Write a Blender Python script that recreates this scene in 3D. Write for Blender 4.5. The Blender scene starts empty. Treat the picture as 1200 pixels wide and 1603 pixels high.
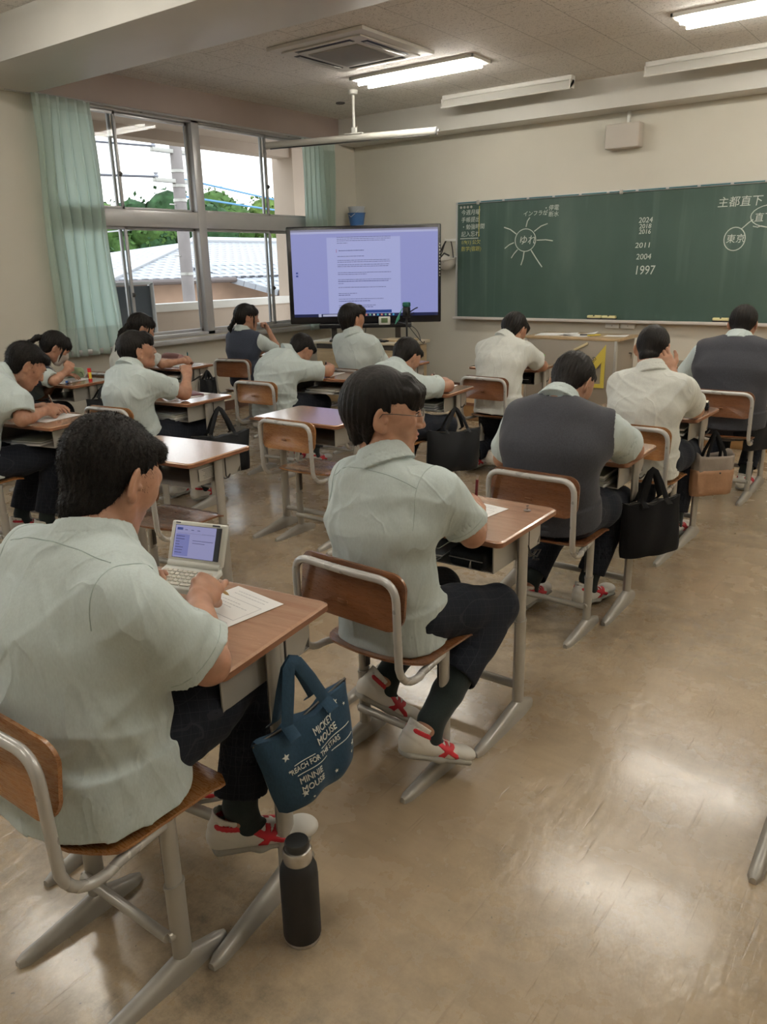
import bpy, bmesh, math, random
import numpy as np
from mathutils import Vector, Matrix, Euler
random.seed(7); np.random.seed(7)
SC = bpy.context.scene
COL = SC.collection
PI = math.pi
rad = math.radians

# ------------------------------------------------------------ camera, world, exposure
CAM_H = 1.50
F_PX, PITCH, YAW, ROLL = 1234.5, 0.303128, 0.6413, -0.022173
def make_camera():
    cy, sy = math.cos(YAW), math.sin(YAW)
    f = Vector((-sy*math.cos(PITCH), cy*math.cos(PITCH), -math.sin(PITCH)))
    r = Vector((cy, sy, 0)); u = r.cross(f)
    cr, sr = math.cos(ROLL), math.sin(ROLL)
    r2 = cr*r + sr*u; u2 = -sr*r + cr*u
    m = Matrix((r2, u2, -f)).transposed().to_4x4()
    m.translation = Vector((0, 0, CAM_H))
    cd = bpy.data.cameras.new('camera'); cam = bpy.data.objects.new('camera', cd); COL.objects.link(cam)
    cam.matrix_world = m
    cd.sensor_fit = 'VERTICAL'; cd.sensor_height = 36.0
    cd.lens = 36.0*F_PX/1603.0
    cd.clip_start = 0.02; cd.clip_end = 500
    SC.camera = cam
make_camera()
vs = SC.view_settings
vs.view_transform = 'Standard'; vs.look = 'None'; vs.gamma = 1.0; vs.use_curve_mapping = False
vs.exposure = 0.54
WORLD_STRENGTH = 2.2
LAMP_STRENGTH = 15.0
def make_world():
    w = bpy.data.worlds.new('sky'); SC.world = w; w.use_nodes = True
    nt = w.node_tree; nt.nodes.clear()
    out = nt.nodes.new('ShaderNodeOutputWorld'); bg = nt.nodes.new('ShaderNodeBackground')
    tc = nt.nodes.new('ShaderNodeTexCoord'); sep = nt.nodes.new('ShaderNodeSeparateXYZ')
    cr = nt.nodes.new('ShaderNodeValToRGB')
    nz = nt.nodes.new('ShaderNodeTexNoise'); nz.inputs['Scale'].default_value = 2.2; nz.inputs['Detail'].default_value = 5
    mx = nt.nodes.new('ShaderNodeMath'); mx.operation = 'MULTIPLY_ADD'; mx.inputs[1].default_value = .25
    nt.links.new(tc.outputs['Generated'], sep.inputs[0]); nt.links.new(tc.outputs['Generated'], nz.inputs['Vector'])
    nt.links.new(nz.outputs['Fac'], mx.inputs[0]); nt.links.new(sep.outputs['Z'], mx.inputs[2])
    nt.links.new(mx.outputs[0], cr.inputs[0])
    e = cr.color_ramp.elements
    e[0].position = 0.0; e[0].color = (.55, .58, .62, 1)
    e[1].position = .9; e[1].color = (.80, .88, 1, 1)
    e.new(.12).color = (1, 1, 1, 1); e.new(.5).color = (.92, .96, 1, 1)
    nt.links.new(cr.outputs[0], bg.inputs[0]); nt.links.new(bg.outputs[0], out.inputs[0])
    bg.inputs[1].default_value = WORLD_STRENGTH
make_world()
SC.cycles.max_bounces = 8; SC.cycles.diffuse_bounces = 5; SC.cycles.glossy_bounces = 3
SC.cycles.transmission_bounces = 6; SC.cycles.transparent_max_bounces = 8
SC.cycles.caustics_reflective = False; SC.cycles.caustics_refractive = False
SC.cycles.sample_clamp_indirect = 6.0
SC.cycles.use_denoising = True

# ------------------------------------------------------------ materials
_M = {}
def mat(name, col=(.8, .8, .8), rough=.5, metal=0, emit=None, es=0, alpha=1, trans=0, sss=0, coat=0, spec=.5, sheen=0):
    if name in _M: return _M[name]
    m = bpy.data.materials.new(name); m.use_nodes = True
    b = m.node_tree.nodes['Principled BSDF']
    b.inputs['Base Color'].default_value = (*col, 1); b.inputs['Roughness'].default_value = rough
    b.inputs['Metallic'].default_value = metal; b.inputs['Specular IOR Level'].default_value = spec
    if emit: b.inputs['Emission Color'].default_value = (*emit, 1); b.inputs['Emission Strength'].default_value = es
    if trans: b.inputs['Transmission Weight'].default_value = trans
    if alpha < 1: b.inputs['Alpha'].default_value = alpha
    if sss:
        b.inputs['Subsurface Weight'].default_value = sss; b.inputs['Subsurface Radius'].default_value = (.012, .005, .003); b.inputs['Subsurface Scale'].default_value = 1
    if coat: b.inputs['Coat Weight'].default_value = coat; b.inputs['Coat Roughness'].default_value = .15
    if sheen: b.inputs['Sheen Weight'].default_value = sheen; b.inputs['Sheen Roughness'].default_value = .4
    _M[name] = m; return m
class NT:
    """small node helper for one material"""
    def __init__(s, m):
        s.m = m; s.t = m.node_tree; s.b = s.t.nodes['Principled BSDF']
        s.tc = s.t.nodes.new('ShaderNodeTexCoord')
    def n(s, typ, **kw):
        o = s.t.nodes.new('ShaderNode'+typ)
        for k, v in kw.items():
            if k in o.inputs.keys(): o.inputs[k].default_value = v
            else: setattr(o, k, v)
        return o
    def l(s, a, b): s.t.links.new(a, b)
    def vec(s, scale=(1, 1, 1), rot=(0, 0, 0), coord='Object'):
        mp = s.n('Mapping'); mp.inputs['Scale'].default_value = scale; mp.inputs['Rotation'].default_value = rot
        s.l(s.tc.outputs[coord], mp.inputs[0]); return mp.outputs[0]
    def noise(s, scale, detail=4, vec=None, rough=.5, dist=0):
        o = s.n('TexNoise'); o.inputs['Scale'].default_value = scale; o.inputs['Detail'].default_value = detail
        o.inputs['Roughness'].default_value = rough; o.inputs['Distortion'].default_value = dist
        s.l(vec if vec is not None else s.tc.outputs['Object'], o.inputs['Vector']); return o.outputs['Fac']
    def ramp(s, fac, stops):
        o = s.n('ValToRGB'); e = o.color_ramp.elements
        while len(e) < len(stops): e.new(.5)
        for i, (p, c) in enumerate(stops):
            e[i].position = p; e[i].color = (*c, 1) if len(c) == 3 else c
        s.l(fac, o.inputs[0]); return o.outputs[0]
    def mix(s, fac, a, b, mode='MIX'):
        o = s.n('Mix', data_type='RGBA'); o.blend_type = mode
        for v, i in ((fac, 0), (a, 6), (b, 7)):
            if hasattr(v, 'is_output') or hasattr(v, 'links'): s.l(v, o.inputs[i])
            elif i == 0: o.inputs[0].default_value = v
            else: o.inputs[i].default_value = (*v, 1)
        return o.outputs[2]
    def math(s, op, a, b=0.0, c=None):
        o = s.n('Math', operation=op)
        for v, i in ((a, 0), (b, 1), (c, 2)):
            if v is None: continue
            if hasattr(v, 'links'): s.l(v, o.inputs[i])
            else: o.inputs[i].default_value = v
        return o.outputs[0]
    def col(s, x): s.l(x, s.b.inputs['Base Color'])
    def rough(s, x): s.l(x, s.b.inputs['Roughness'])
    def bump(s, h, strength=.3, dist=.01):
        o = s.n('Bump'); o.inputs['Strength'].default_value = strength; o.inputs['Distance'].default_value = dist
        s.l(h, o.inputs['Height'])
        if s.b.inputs['Normal'].links: s.l(s.b.inputs['Normal'].links[0].from_socket, o.inputs['Normal'])
        s.l(o.outputs[0], s.b.inputs['Normal'])
def g3(c, k): return tuple(min(1, v*k) for v in c)

def m_floor():
    m = mat('vinyl_floor', (.4, .31, .2), .3, coat=.4); n = NT(m)
    v = n.vec((1, 1, 1)); vs_ = n.vec((.5, 3.2, 1), (0, 0, rad(55)))
    base = n.ramp(n.noise(.9, 2, v), [(.3, (.345, .262, .172)), (.5, (.388, .30, .20)), (.7, (.425, .333, .228))])
    streak = n.ramp(n.noise(9, 4, vs_, .6), [(.25, (.82, .82, .82)), (.75, (1.05, 1.04, 1.02))])
    c = n.mix(.8, base, streak, 'MULTIPLY')
    # grey scuffs concentrated under the desks
    area = n.ramp(n.noise(.85, 3, n.vec((1, 1, 1))), [(.40, (0, 0, 0)), (.66, (1, 1, 1))])
    sc = n.ramp(n.noise(13, 5, n.vec((1, 1, 1)), .75), [(.38, (0, 0, 0)), (.72, (1, 1, 1))])
    f = n.math('MULTIPLY', area, sc)
    c = n.mix(n.math('MULTIPLY', f, .95), c, (.085, .072, .055))
    # fine scratches
    scr = None
    for a, sc2, s2 in ((20, 75, 3.), (70, 90, 5.), (125, 80, 4.)):
        t = n.ramp(n.noise(1.0, 2, n.vec((sc2, s2, 1), (0, 0, rad(a))), .4), [(.24, (1, 1, 1)), (.32, (0, 0, 0))])
        scr = t if scr is None else n.mix(1.0, scr, t, 'LIGHTEN')
    c = n.mix(n.math('MULTIPLY', scr, .28), c, (.15, .11, .08))
    spk = n.ramp(n.noise(55, 2, n.vec((1, 1, 1))), [(.235, (1, 1, 1)), (.27, (0, 0, 0))])
    c = n.mix(n.math('MULTIPLY', spk, .7), c, (.05, .04, .035))
    n.col(c)
    r = n.ramp(n.noise(5, 4, n.vec((1, 1, 1)), .6), [(.25, (.16, .16, .16)), (.75, (.34, .34, .34))])
    r = n.mix(n.math('MULTIPLY', f, .5), r, (.6, .6, .6)); n.rough(r)
    n.bump(n.noise(30, 3, n.vec((1, .35, 1), (0, 0, rad(50))), .6), .22, .008)
    n.bump(scr, .25, -.002)
    n.bump(n.noise(2.2, 3, n.vec()), .12, .03)
    return m
def m_wood(name, c1, c2, scale=(1.5, 14, 14), rough=.35, axis_rot=(0, 0, 0), coat=.3):
    m = mat(name, c1, rough, coat=coat); n = NT(m)
    v = n.vec(scale, axis_rot)
    g = n.noise(2.2, 6, v, .6, .4)
    fine = n.noise(9, 5, n.vec(tuple(s*2.5 for s in scale), axis_rot), .7)
    c = n.ramp(g, [(.28, c2), (.5, c1), (.72, g3(c1, 1.15))])
    c = n.mix(.35, c, n.ramp(fine, [(.3, (.6, .6, .6)), (.6, (1, 1, 1))]), 'MULTIPLY')
    n.col(c); n.rough(n.ramp(fine, [(.2, (rough-.08,)*3), (.8, (rough+.12,)*3)]))
    n.bump(fine, .06, .002)
    return m
def m_paint(name, c, rough=.6, amt=.08, bump=.1, sc=3):
    m = mat(name, c, rough); n = NT(m)
    n.col(n.ramp(n.noise(sc, 5), [(.3, g3(c, 1-amt)), (.7, g3(c, 1+amt*.6))]))
    n.bump(n.noise(90, 3), bump, .002); return m
def m_metal(name, c, rough=.35):
    m = mat(name, c, rough, metal=.25, coat=.35); n = NT(m)
    n.col(n.ramp(n.noise(5, 3), [(.3, g3(c, .94)), (.65, c)]))
    n.rough(n.ramp(n.noise(9, 3), [(.3, (rough-.02,)*3), (.7, (rough+.03,)*3)])); return m
def m_cloth(name, c, weave=900, var=.08, bump=.35, sheen=.15, rough=.9, check=None):
    m = mat(name, c, rough, sheen=sheen, spec=.2); n = NT(m)
    c0 = n.ramp(n.noise(260, 3, n.vec((1, 1, .4))), [(.3, g3(c, 1-var)), (.7, g3(c, 1+var))])
    if check:
        ch = None
        for ax in (0, 1, 2):
            sep = n.n('SeparateXYZ'); n.l(n.vec((1, 1, 1), (0.3, .1, .15)), sep.inputs[0])
            fr = n.math('FRACT', n.math('MULTIPLY', sep.outputs[ax], 1/.022))
            ln = n.math('LESS_THAN', fr, .06)
            ch = ln if ch is None else n.math('MAXIMUM', ch, ln)
        c0 = n.mix(n.math('MULTIPLY', ch, .30), c0, check)
    n.col(c0)
    n.bump(n.noise(weave, 2), bump*.4, .001)
    return m
FLOOR = m_floor()
WALL = m_paint('cream_wall_paint', (.62, .595, .52), .75, .05, .06, 1.2)
WALLB = m_paint('beam_paint', (.63, .615, .57), .45, .05, .08, 2)
PINK = m_paint('mauve_band_paint', (.38, .305, .275), .6, .05)
SILVER = m_metal('aluminium_frame', (.50, .50, .51), .35)
GREYM = m_metal('warm_grey_metal', (.40, .385, .35), .33)
GREYM2 = m_metal('lower_grey_metal', (.37, .355, .325), .36)
TUBEM = m_metal('silver_tube_paint', (.47, .465, .45), .28)
CREAMM = m_metal('cream_metal', (.47, .43, .35), .45)
TOPW = m_wood('desk_top_wood', (.41, .235, .15), (.34, .18, .11), (1.4, 20, 20), .20, (0, 0, 0), 1.0)
EDGEW = m_wood('desk_edge_wood', (.24, .10, .045), (.15, .06, .03), (3, 3, 30), .4)
CHW = m_wood('chair_plywood', (.30, .135, .045), (.22, .085, .026), (1.6, 12, 26), .26, (0, 0, 0), .5)
CHWD = m_wood('chair_plywood_dark', (.18, .070, .026), (.12, .042, .016), (1.6, 12, 26), .28, (0, 0, 0), .5)
PAPER = mat('white_paper', (.84, .84, .84), .7)
INK = mat('grey_ink', (.18, .18, .2), .8)
BLACKP = mat('black_plastic', (.012, .012, .013), .4)
DARKM = m_metal('dark_metal', (.06, .055, .05), .35)
RED = mat('red_plastic', (.55, .02, .02), .35)
YEL = mat('yellow_plastic', (.75, .60, .08), .35)
WHITEP = mat('white_plastic', (.72, .72, .68), .35)
CHROME = mat('brushed_steel', (.6, .58, .55), .28, metal=1)
GREEN = mat('green_plastic', (.08, .45, .05), .35)

# ------------------------------------------------------------ mesh builder
class MB:
    def __init__(s): s.bm = bmesh.new(); s.mi = 0
    def _new(s, geom_before, M=None):
        pass
    def _xf(s, verts, M):
        if M is not None: bmesh.ops.transform(s.bm, matrix=M, verts=verts)
    def _mi(s, faces):
        for f in faces: f.material_index = s.mi; f.smooth = True
    def merge(s, other, M=None):
        other.bm.normal_update()
        me = bpy.data.meshes.new('tmp'); other.bm.to_mesh(me)
        if M is not None: me.transform(M)
        s.bm.from_mesh(me); bpy.data.meshes.remove(me)
    def box(s, c, d, bev=0.0, seg=2, M=None, rot=None):
        b = bmesh.new(); bmesh.ops.create_cube(b, size=1.0)
        bmesh.ops.scale(b, vec=Vector(d), verts=b.verts)
        if bev > 0: bmesh.ops.bevel(b, geom=list(b.edges), offset=bev, segments=seg, profile=.5, affect='EDGES')
        T = Matrix.Translation(Vector(c))
        if rot: T = T @ Euler(rot).to_matrix().to_4x4()
        if M is not None: T = M @ T
        bmesh.ops.transform(b, matrix=T, verts=b.verts)
        s._take(b, flat=(bev == 0)); return s
    def _take(s, b, flat=False):
        b.normal_update()
        me = bpy.data.meshes.new('tmp')
        for f in b.faces: f.material_index = s.mi; f.smooth = not flat
        b.to_mesh(me); b.free(); s.bm.from_mesh(me); bpy.data.meshes.remove(me)
    def raw(s, vs, fs, flat=False, M=None):
        b = bmesh.new(); bv = [b.verts.new(v) for v in vs]
        for f in fs:
            try: b.faces.new([bv[i] for i in f])
            except ValueError: pass
        if M is not None: bmesh.ops.transform(b, matrix=M, verts=b.verts)
        s._take(b, flat); return s
    def tube(s, pts, r, n=10, cap=True, sq=None, M=None, up=None):
        """tube along points; r scalar or list; sq=(ax,ay) multipliers of section"""
        pts = [Vector(p) for p in pts]; k = len(pts)
        rs = r if isinstance(r, (list, tuple)) else [r]*k
        sq = sq or (1, 1); vs_ = []; fs = []
        t0 = (pts[1]-pts[0]).normalized()
        ref = Vector(up) if up else (Vector((0, 0, 1)) if abs(t0.z) < .9 else Vector((0, 1, 0)))
        nrm = ref - t0*ref.dot(t0); nrm.normalize()
        for i, p in enumerate(pts):
            if i == 0: t = t0
            elif i == k-1: t = (pts[i]-pts[i-1]).normalized()
            else: t = ((pts[i]-pts[i-1]).normalized()+(pts[i+1]-pts[i]).normalized()).normalized()
            nrm = (nrm - t*nrm.dot(t)).normalized(); bn = t.cross(nrm)
            for j in range(n):
                a = 2*PI*j/n
                vs_.append(p + nrm*math.cos(a)*rs[i]*sq[0] + bn*math.sin(a)*rs[i]*sq[1])
        for i in range(k-1):
            for j in range(n):
                fs.append((i*n+j, i*n+(j+1) % n, (i+1)*n+(j+1) % n, (i+1)*n+j))
        if cap: fs.append(tuple(range(n))[::-1]); fs.append(tuple((k-1)*n+j for j in range(n)))
        return s.raw(vs_, fs, M=M)
    def lathe(s, prof, n=24, c=(0, 0, 0), M=None):
        vs_ = []; fs = []; k = len(prof)
        for r, z in prof:
            for j in range(n):
                a = 2*PI*j/n; vs_.append((c[0]+r*math.cos(a), c[1]+r*math.sin(a), c[2]+z))
        for i in range(k-1):
            for j in range(n): fs.append((i*n+j, i*n+(j+1) % n, (i+1)*n+(j+1) % n, (i+1)*n+j))
        fs.append(tuple(range(n))[::-1]); fs.append(tuple((k-1)*n+j for j in range(n)))
        return s.raw(vs_, fs, M=M)
    def prism(s, poly, z0, z1, bev=0, M=None, seg=2):
        """polygon in XY extruded z0..z1"""
        b = bmesh.new(); vs_ = [b.verts.new((x, y, z0)) for x, y in poly]
        f = b.faces.new(vs_); r = bmesh.ops.extrude_face_region(b, geom=[f])
        bmesh.ops.translate(b, vec=(0, 0, z1-z0), verts=[v for v in r['geom'] if isinstance(v, bmesh.types.BMVert)])
        bmesh.ops.recalc_face_normals(b, faces=b.faces)
        if bev > 0:
            es = [e for e in b.edges if abs(e.verts[0].co.z-e.verts[1].co.z) < 1e-6]
            bmesh.ops.bevel(b, geom=es, offset=bev, segments=seg, profile=.5, affect='EDGES')
        if M is not None: bmesh.ops.transform(b, matrix=M, verts=b.verts)
        s._take(b, flat=(bev == 0)); return s
    def build(s, name, mats, parent=None, loc=None, rotz=0):
        me = bpy.data.meshes.new(name)
        bmesh.ops.remove_doubles(s.bm, verts=s.bm.verts, dist=1e-6)
        s.bm.to_mesh(me); s.bm.free()
        try: me.shade_smooth_by_angle = None
        except Exception: pass
        o = bpy.data.objects.new(name, me); COL.objects.link(o)
        for m in (mats if isinstance(mats, (list, tuple)) else [mats]): me.materials.append(m)
        if parent: o.parent = parent
        if loc is not None: o.location = loc
        o.rotation_euler = (0, 0, rotz)
        try:
            me.set_sharp_from_angle(angle=rad(38))
        except Exception: pass
        return o
def rrect(w, h, r, n=6, cx=0, cy=0):
    p = []
    for sx, sy, a0 in ((1, 1, 0), (-1, 1, 90), (-1, -1, 180), (1, -1, 270)):
        for i in range(n+1):
            a = rad(a0+90*i/n); p.append((cx+sx*(w/2-r)+r*math.cos(a), cy+sy*(h/2-r)+r*math.sin(a)))
    return p
def thing(name, label, cat, loc=(0, 0, 0), rotz=0, group=None):
    o = bpy.data.objects.new(name, None); COL.objects.link(o); o.empty_display_size = .05
    o.location = loc; o.rotation_euler = (0, 0, rotz); tag(o, label, cat, group); return o
def tag(o, label, cat, group=None, kind=None):
    o['label'] = label; o['category'] = cat
    if group: o['group'] = group
    if kind: o['kind'] = kind
    return o
def struct(o): o['kind'] = 'structure'; return o
def dup(root, loc, rotz, label, cat=None, group=None):
    r = root.copy(); COL.objects.link(r); r.location = loc; r.rotation_euler = (0, 0, rotz); r['label'] = label
    if group: r['group'] = group
    for ch in list(root.children):
        c = ch.copy(); COL.objects.link(c); c.parent = r
        for g in ch.children:
            d = g.copy(); COL.objects.link(d); d.parent = c
    return r
def text_part(s, size, name, mat_, parent, M, extrude=.0004, shear=0, font_w=1.0, align='LEFT'):
    cu = bpy.data.curves.new(name, 'FONT'); cu.body = s; cu.size = size; cu.extrude = extrude; cu.shear = shear
    cu.align_x = align; cu.resolution_u = 3; cu.space_line = .9
    t = bpy.data.objects.new('tmp_text', cu); COL.objects.link(t)
    dg = bpy.context.evaluated_depsgraph_get()
    me = bpy.data.meshes.new_from_object(t.evaluated_get(dg)); me.name = name
    bpy.data.objects.remove(t); bpy.data.curves.remove(cu)
    me.transform(Matrix.Diagonal((font_w, 1, 1, 1))); me.transform(M)
    me.materials.clear(); me.materials.append(mat_)
    o = bpy.data.objects.new(name, me); COL.objects.link(o)
    if parent: o.parent = parent
    return o
def frame(o, x, y):
    """matrix with origin o and axes x, y (z = x cross y)"""
    x = Vector(x).normalized(); y = Vector(y); z = x.cross(y).normalized(); y = z.cross(x)
    m = Matrix((x, y, z)).transposed().to_4x4(); m.translation = Vector(o); return m
def arc(p0, p1, p2, n=6):
    """rounded corner points from p0 to p2 with control p1"""
    p0, p1, p2 = Vector(p0), Vector(p1), Vector(p2)
    return [(p0*(1-t)**2 + p1*2*t*(1-t) + p2*t*t) for t in [i/n for i in range(n+1)]]
# ------------------------------------------------------------ the room shell
XL, XR, YF, YB, ZC = -6.6, 1.9, 8.4, -2.6, 3.18
def wallbox(name, a, b, m=WALL, bev=0):
    q = MB(); q.box([(a[i]+b[i])/2 for i in range(3)], [abs(b[i]-a[i]) for i in range(3)], bev)
    return struct(q.build(name, m))
wallbox('floor', (XL-.15, YB-.15, -.1), (XR+.15, YF+.15, 0), FLOOR)
def m_ceil():
    m = mat('acoustic_ceiling_tile', (.5, .47, .43), .85); n = NT(m)
    br = n.n('TexBrick'); br.offset = .5; br.inputs['Scale'].default_value = 1.0; br.inputs['Mortar Size'].default_value = .004
    br.inputs['Brick Width'].default_value = .91; br.inputs['Row Height'].default_value = .455; br.inputs['Bias'].default_value = 0
    br.inputs['Color1'].default_value = (.83, .80, .76, 1); br.inputs['Color2'].default_value = (.81, .78, .74, 1); br.inputs['Mortar'].default_value = (.54, .52, .49, 1)
    n.l(n.vec((1, 1, 1), (0, 0, PI/2)), br.inputs['Vector'])
    w = n.noise(60, 2, n.vec((1, 1, 1)), .5, 1.4)
    holes = n.ramp(w, [(.37, (1, 1, 1)), (.41, (0, 0, 0))])
    n.col(n.mix(n.math('MULTIPLY', holes, .55), br.outputs[0], (.22, .2, .18)))
    n.bump(holes, .3, -.003); return m
wallbox('ceiling', (XL-.15, YB-.15, ZC), (XR+.15, YF+.15, ZC+.12), m_ceil())
wallbox('wall_front', (XL-.15, YF, 0), (XR+.15, YF+.15, ZC))
wallbox('wall_back', (XL-.15, YB-.15, 0), (XR+.15, YB, ZC))
wallbox('wall_right', (XR, YB, 0), (XR+.15, YF, ZC))
# left wall: pieces round two window openings, in one mesh
W0, W1, WZ0, WZ1 = 4.14, 7.70, .84, 2.92
V0, V1 = -1.9, 3.2
q = MB()
def lw(y0, y1, z0, z1): q.box((XL-.075, (y0+y1)/2, (z0+z1)/2), (.15, y1-y0, z1-z0))
lw(YB, V0, 0, ZC); lw(V0, V1, 0, WZ0); lw(V0, V1, WZ1, ZC); lw(V1, W0, 0, ZC); lw(W0, W1, 0, WZ0)
lw(W0, W1, WZ1, ZC); lw(W1, YF, 0, ZC)
struct(q.build('wall_left', WALL))
wallbox('trim_1', (XL, 4.09, 2.925), (XL+.012, 8.09, ZC), PINK)            # mauve band over the windows
wallbox('trim_2', (XL, YF-.30, 2.90), (XR, YF, ZC), WALLB)                # beam over the board
wallbox('trim_3', (XL, 3.39, 2.90), (XR, 4.09, ZC), WALLB, .008)          # beam across the room
BASE = m_paint('brown_baseboard', (.13, .07, .05), .5, .08)
wallbox('baseboard_left', (XL, YB, 0), (XL+.012, YF, .10), BASE)
wallbox('baseboard_front', (XL, YF-.012, 0), (XR, YF, .10), BASE)
wallbox('trim_4', (XL-.02, W0-.03, WZ0-.06), (XL+.09, W1+.03, WZ0-.015), SILVER, .006)   # window sill
def m_glass():
    m = bpy.data.materials.new('window_glass'); m.use_nodes = True; t = m.node_tree; t.nodes.clear()
    out = t.nodes.new('ShaderNodeOutputMaterial'); tr = t.nodes.new('ShaderNodeBsdfTransparent'); gl = t.nodes.new('ShaderNodeBsdfGlossy')
    fr = t.nodes.new('ShaderNodeFresnel'); mx = t.nodes.new('ShaderNodeMixShader'); fr.inputs[0].default_value = 1.18
    tr.inputs[0].default_value = (.93, .95, .95, 1); gl.inputs['Roughness'].default_value = .02
    t.links.new(fr.outputs[0], mx.inputs[0]); t.links.new(tr.outputs[0], mx.inputs[1]); t.links.new(gl.outputs[0], mx.inputs[2])
    t.links.new(mx.outputs[0], out.inputs[0]); return m
GLASS = m_glass()
def window(idx, y0, y1, bays, cuts=None):
    """aluminium window: outer frame, posts, transom, two sliding sashes per bay and light"""
    root = bpy.data.objects.new('window_%d' % idx, None); COL.objects.link(root); struct(root); root.location = (XL-.06, (y0+y1)/2, WZ0)
    ox, oy, oz = root.location
    def B(mb, a, b, bev=.003): mb.box([(a[i]+b[i])/2-(ox, oy, oz)[i] for i in range(3)], [abs(b[i]-a[i]) for i in range(3)], bev)
    x0, x1 = XL-.10, XL+.01
    fr = MB(); t = .035
    B(fr, (x0, y0, WZ0), (x1, y1, WZ0+t)); B(fr, (x0, y0, WZ1-t), (x1, y1, WZ1)); B(fr, (x0, y0, WZ0), (x1, y0+t, WZ1)); B(fr, (x0, y1-t, WZ0), (x1, y1, WZ1))
    cuts = cuts or [y0+(y1-y0)*i/bays for i in range(bays+1)]
    for i in range(1, bays): B(fr, (x0, cuts[i]-.05, WZ0), (x1, cuts[i]+.05, WZ1))
    fr.build('window_frame', SILVER, root)
    tr = MB(); B(tr, (x0, y0+t, 1.90), (x1-.005, y1-t, 2.05)); tr.build('transom', SILVER, root)
    for i in range(bays):
        a = cuts[i]+(.05 if i else t); b = cuts[i+1]-(.05 if i < bays-1 else t); mid = (a+b)/2+(.06 if i else -.08)
        for z0, z1 in ((WZ0+t, 1.90), (2.05, WZ1-t)):
            for k, (p, r, xx) in enumerate(((a, mid+.03, XL-.035), (mid-.03, b, XL-.07))):
                sm = MB(); s_ = .028
                B(sm, (xx-.012, p, z0), (xx+.012, p+s_, z1)); B(sm, (xx-.012, r-s_, z0), (xx+.012, r, z1))
                B(sm, (xx-.012, p, z0), (xx+.012, r, z0+s_)); B(sm, (xx-.012, p, z1-s_), (xx+.012, r, z1))
                so = sm.build('sash', SILVER, root)
                gm = MB(); B(gm, (xx-.002, p+s_, z0+s_), (xx+.002, r-s_, z1-s_), 0); gm.build('glass_pane', GLASS, so)
                if k == 0:
                    lm = MB(); B(lm, (xx+.012, r-s_, (z0+z1)/2-.13), (xx+.03, r-.004, (z0+z1)/2-.09), .004)
                    lm.lathe([(.010, 0), (.012, .003), (.010, .012)], 12, M=Matrix.Translation((xx+.03-ox, r-.014-oy, (z0+z1)/2-.11-oz)) @ Matrix.Rotation(PI/2, 4, 'Y'))
                    lm.build('latch', DARKM, so)
window(1, W0, W1, 2, [W0, 5.84, W1]); window(2, V0, V1, 3)
# curtain rail and curtains
q = MB(); q.tube([(XL+.07, 3.85, 2.905), (XL+.07, 7.98, 2.905)], .010, 8)
for y in (4.2, 5.2, 6.2, 7.2, 7.9): q.box((XL+.035, y, 2.905), (.07, .015, .02), .002)
tag(q.build('curtain_rail', SILVER), 'thin aluminium curtain rail running along the top of the window', 'curtain rail')
def m_curtain():
    m = mat('mint_curtain_cloth', (.66, .74, .70), .9, sheen=.2, spec=.1); n = NT(m); t = n.t
    hem = n.n('SeparateXYZ'); n.l(n.tc.outputs['Object'], hem.inputs[0])
    z = hem.outputs[2]
    dbl = n.math('MAXIMUM', n.math('LESS_THAN', z, -1.88), n.math('GREATER_THAN', z, -.10))
    n.bump(n.noise(700, 2), .2, .001)
    out = t.nodes['Material Output']; tl = n.n('BsdfTranslucent'); mx = n.n('MixShader')
    tl.inputs['Color'].default_value = (.86, .94, .90, 1)
    fac = n.math('MULTIPLY_ADD', dbl, -.30, .72); n.l(fac, mx.inputs[0])
    n.l(n.b.outputs[0], mx.inputs[1]); n.l(tl.outputs[0], mx.inputs[2]); n.l(mx.outputs[0], out.inputs[0])
    return m
CURT = m_curtain()
def curtain(y0, y1, yb0, yb1, zb, label, folds, seed, xo=.07):
    """hanging folded cloth; the bottom edge may be narrower or wider than the top"""
    rnd = random.Random(seed); N = folds*14; K = 40; vs_ = []; fs = []
    amp = [rnd.uniform(.6, 1.1) for _ in range(folds+2)]; ph = [rnd.uniform(-.12, .12) for _ in range(folds+2)]
    zt = 2.90
    for k in range(K+1):
        t = k/K; z = zt + (zb-zt)*t
        for i in range(N+1):
            u = i/N; f = u*folds; j = int(min(f, folds-1)); lo = f-j
            ya = y0+(yb0-y0)*t**.8; yb = y1+(yb1-y1)*t**.8
            w = math.sin(2*PI*(f+ph[j]*t*math.sin(PI*lo)))
            pleat = .018+.030*t**.5*amp[j]
            x = xo + pleat*w + .012*math.sin(3.1*u+4*t+seed)
            y = ya+(yb-ya)*u + .012*math.sin(2*PI*2*f)*amp[j] + .01*math.sin(9*t+6*u)
            vs_.append((x, y-y0, z-zt))
    for k in range(K):
        for i in range(N):
            a = k*(N+1)+i; fs.append((a, a+1, a+N+2, a+N+1))
    q = MB(); q.raw(vs_, fs); o = q.build('curtain', CURT, None, (XL, y0, zt))
    s = o.modifiers.new('thick', 'SOLIDIFY'); s.thickness = .0025
    tag(o, label, 'curtain', 'curtains at the classroom window')
curtain(4.05, 4.61, 4.01, 4.66, .77, 'pale mint curtain gathered at the left end of the window, beside the bare wall', 6, 1, .09)
curtain(7.34, 7.90, 7.32, 7.88, .77, 'pale mint curtain at the far corner end of the window behind the display screen', 7, 5, .09)

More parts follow.
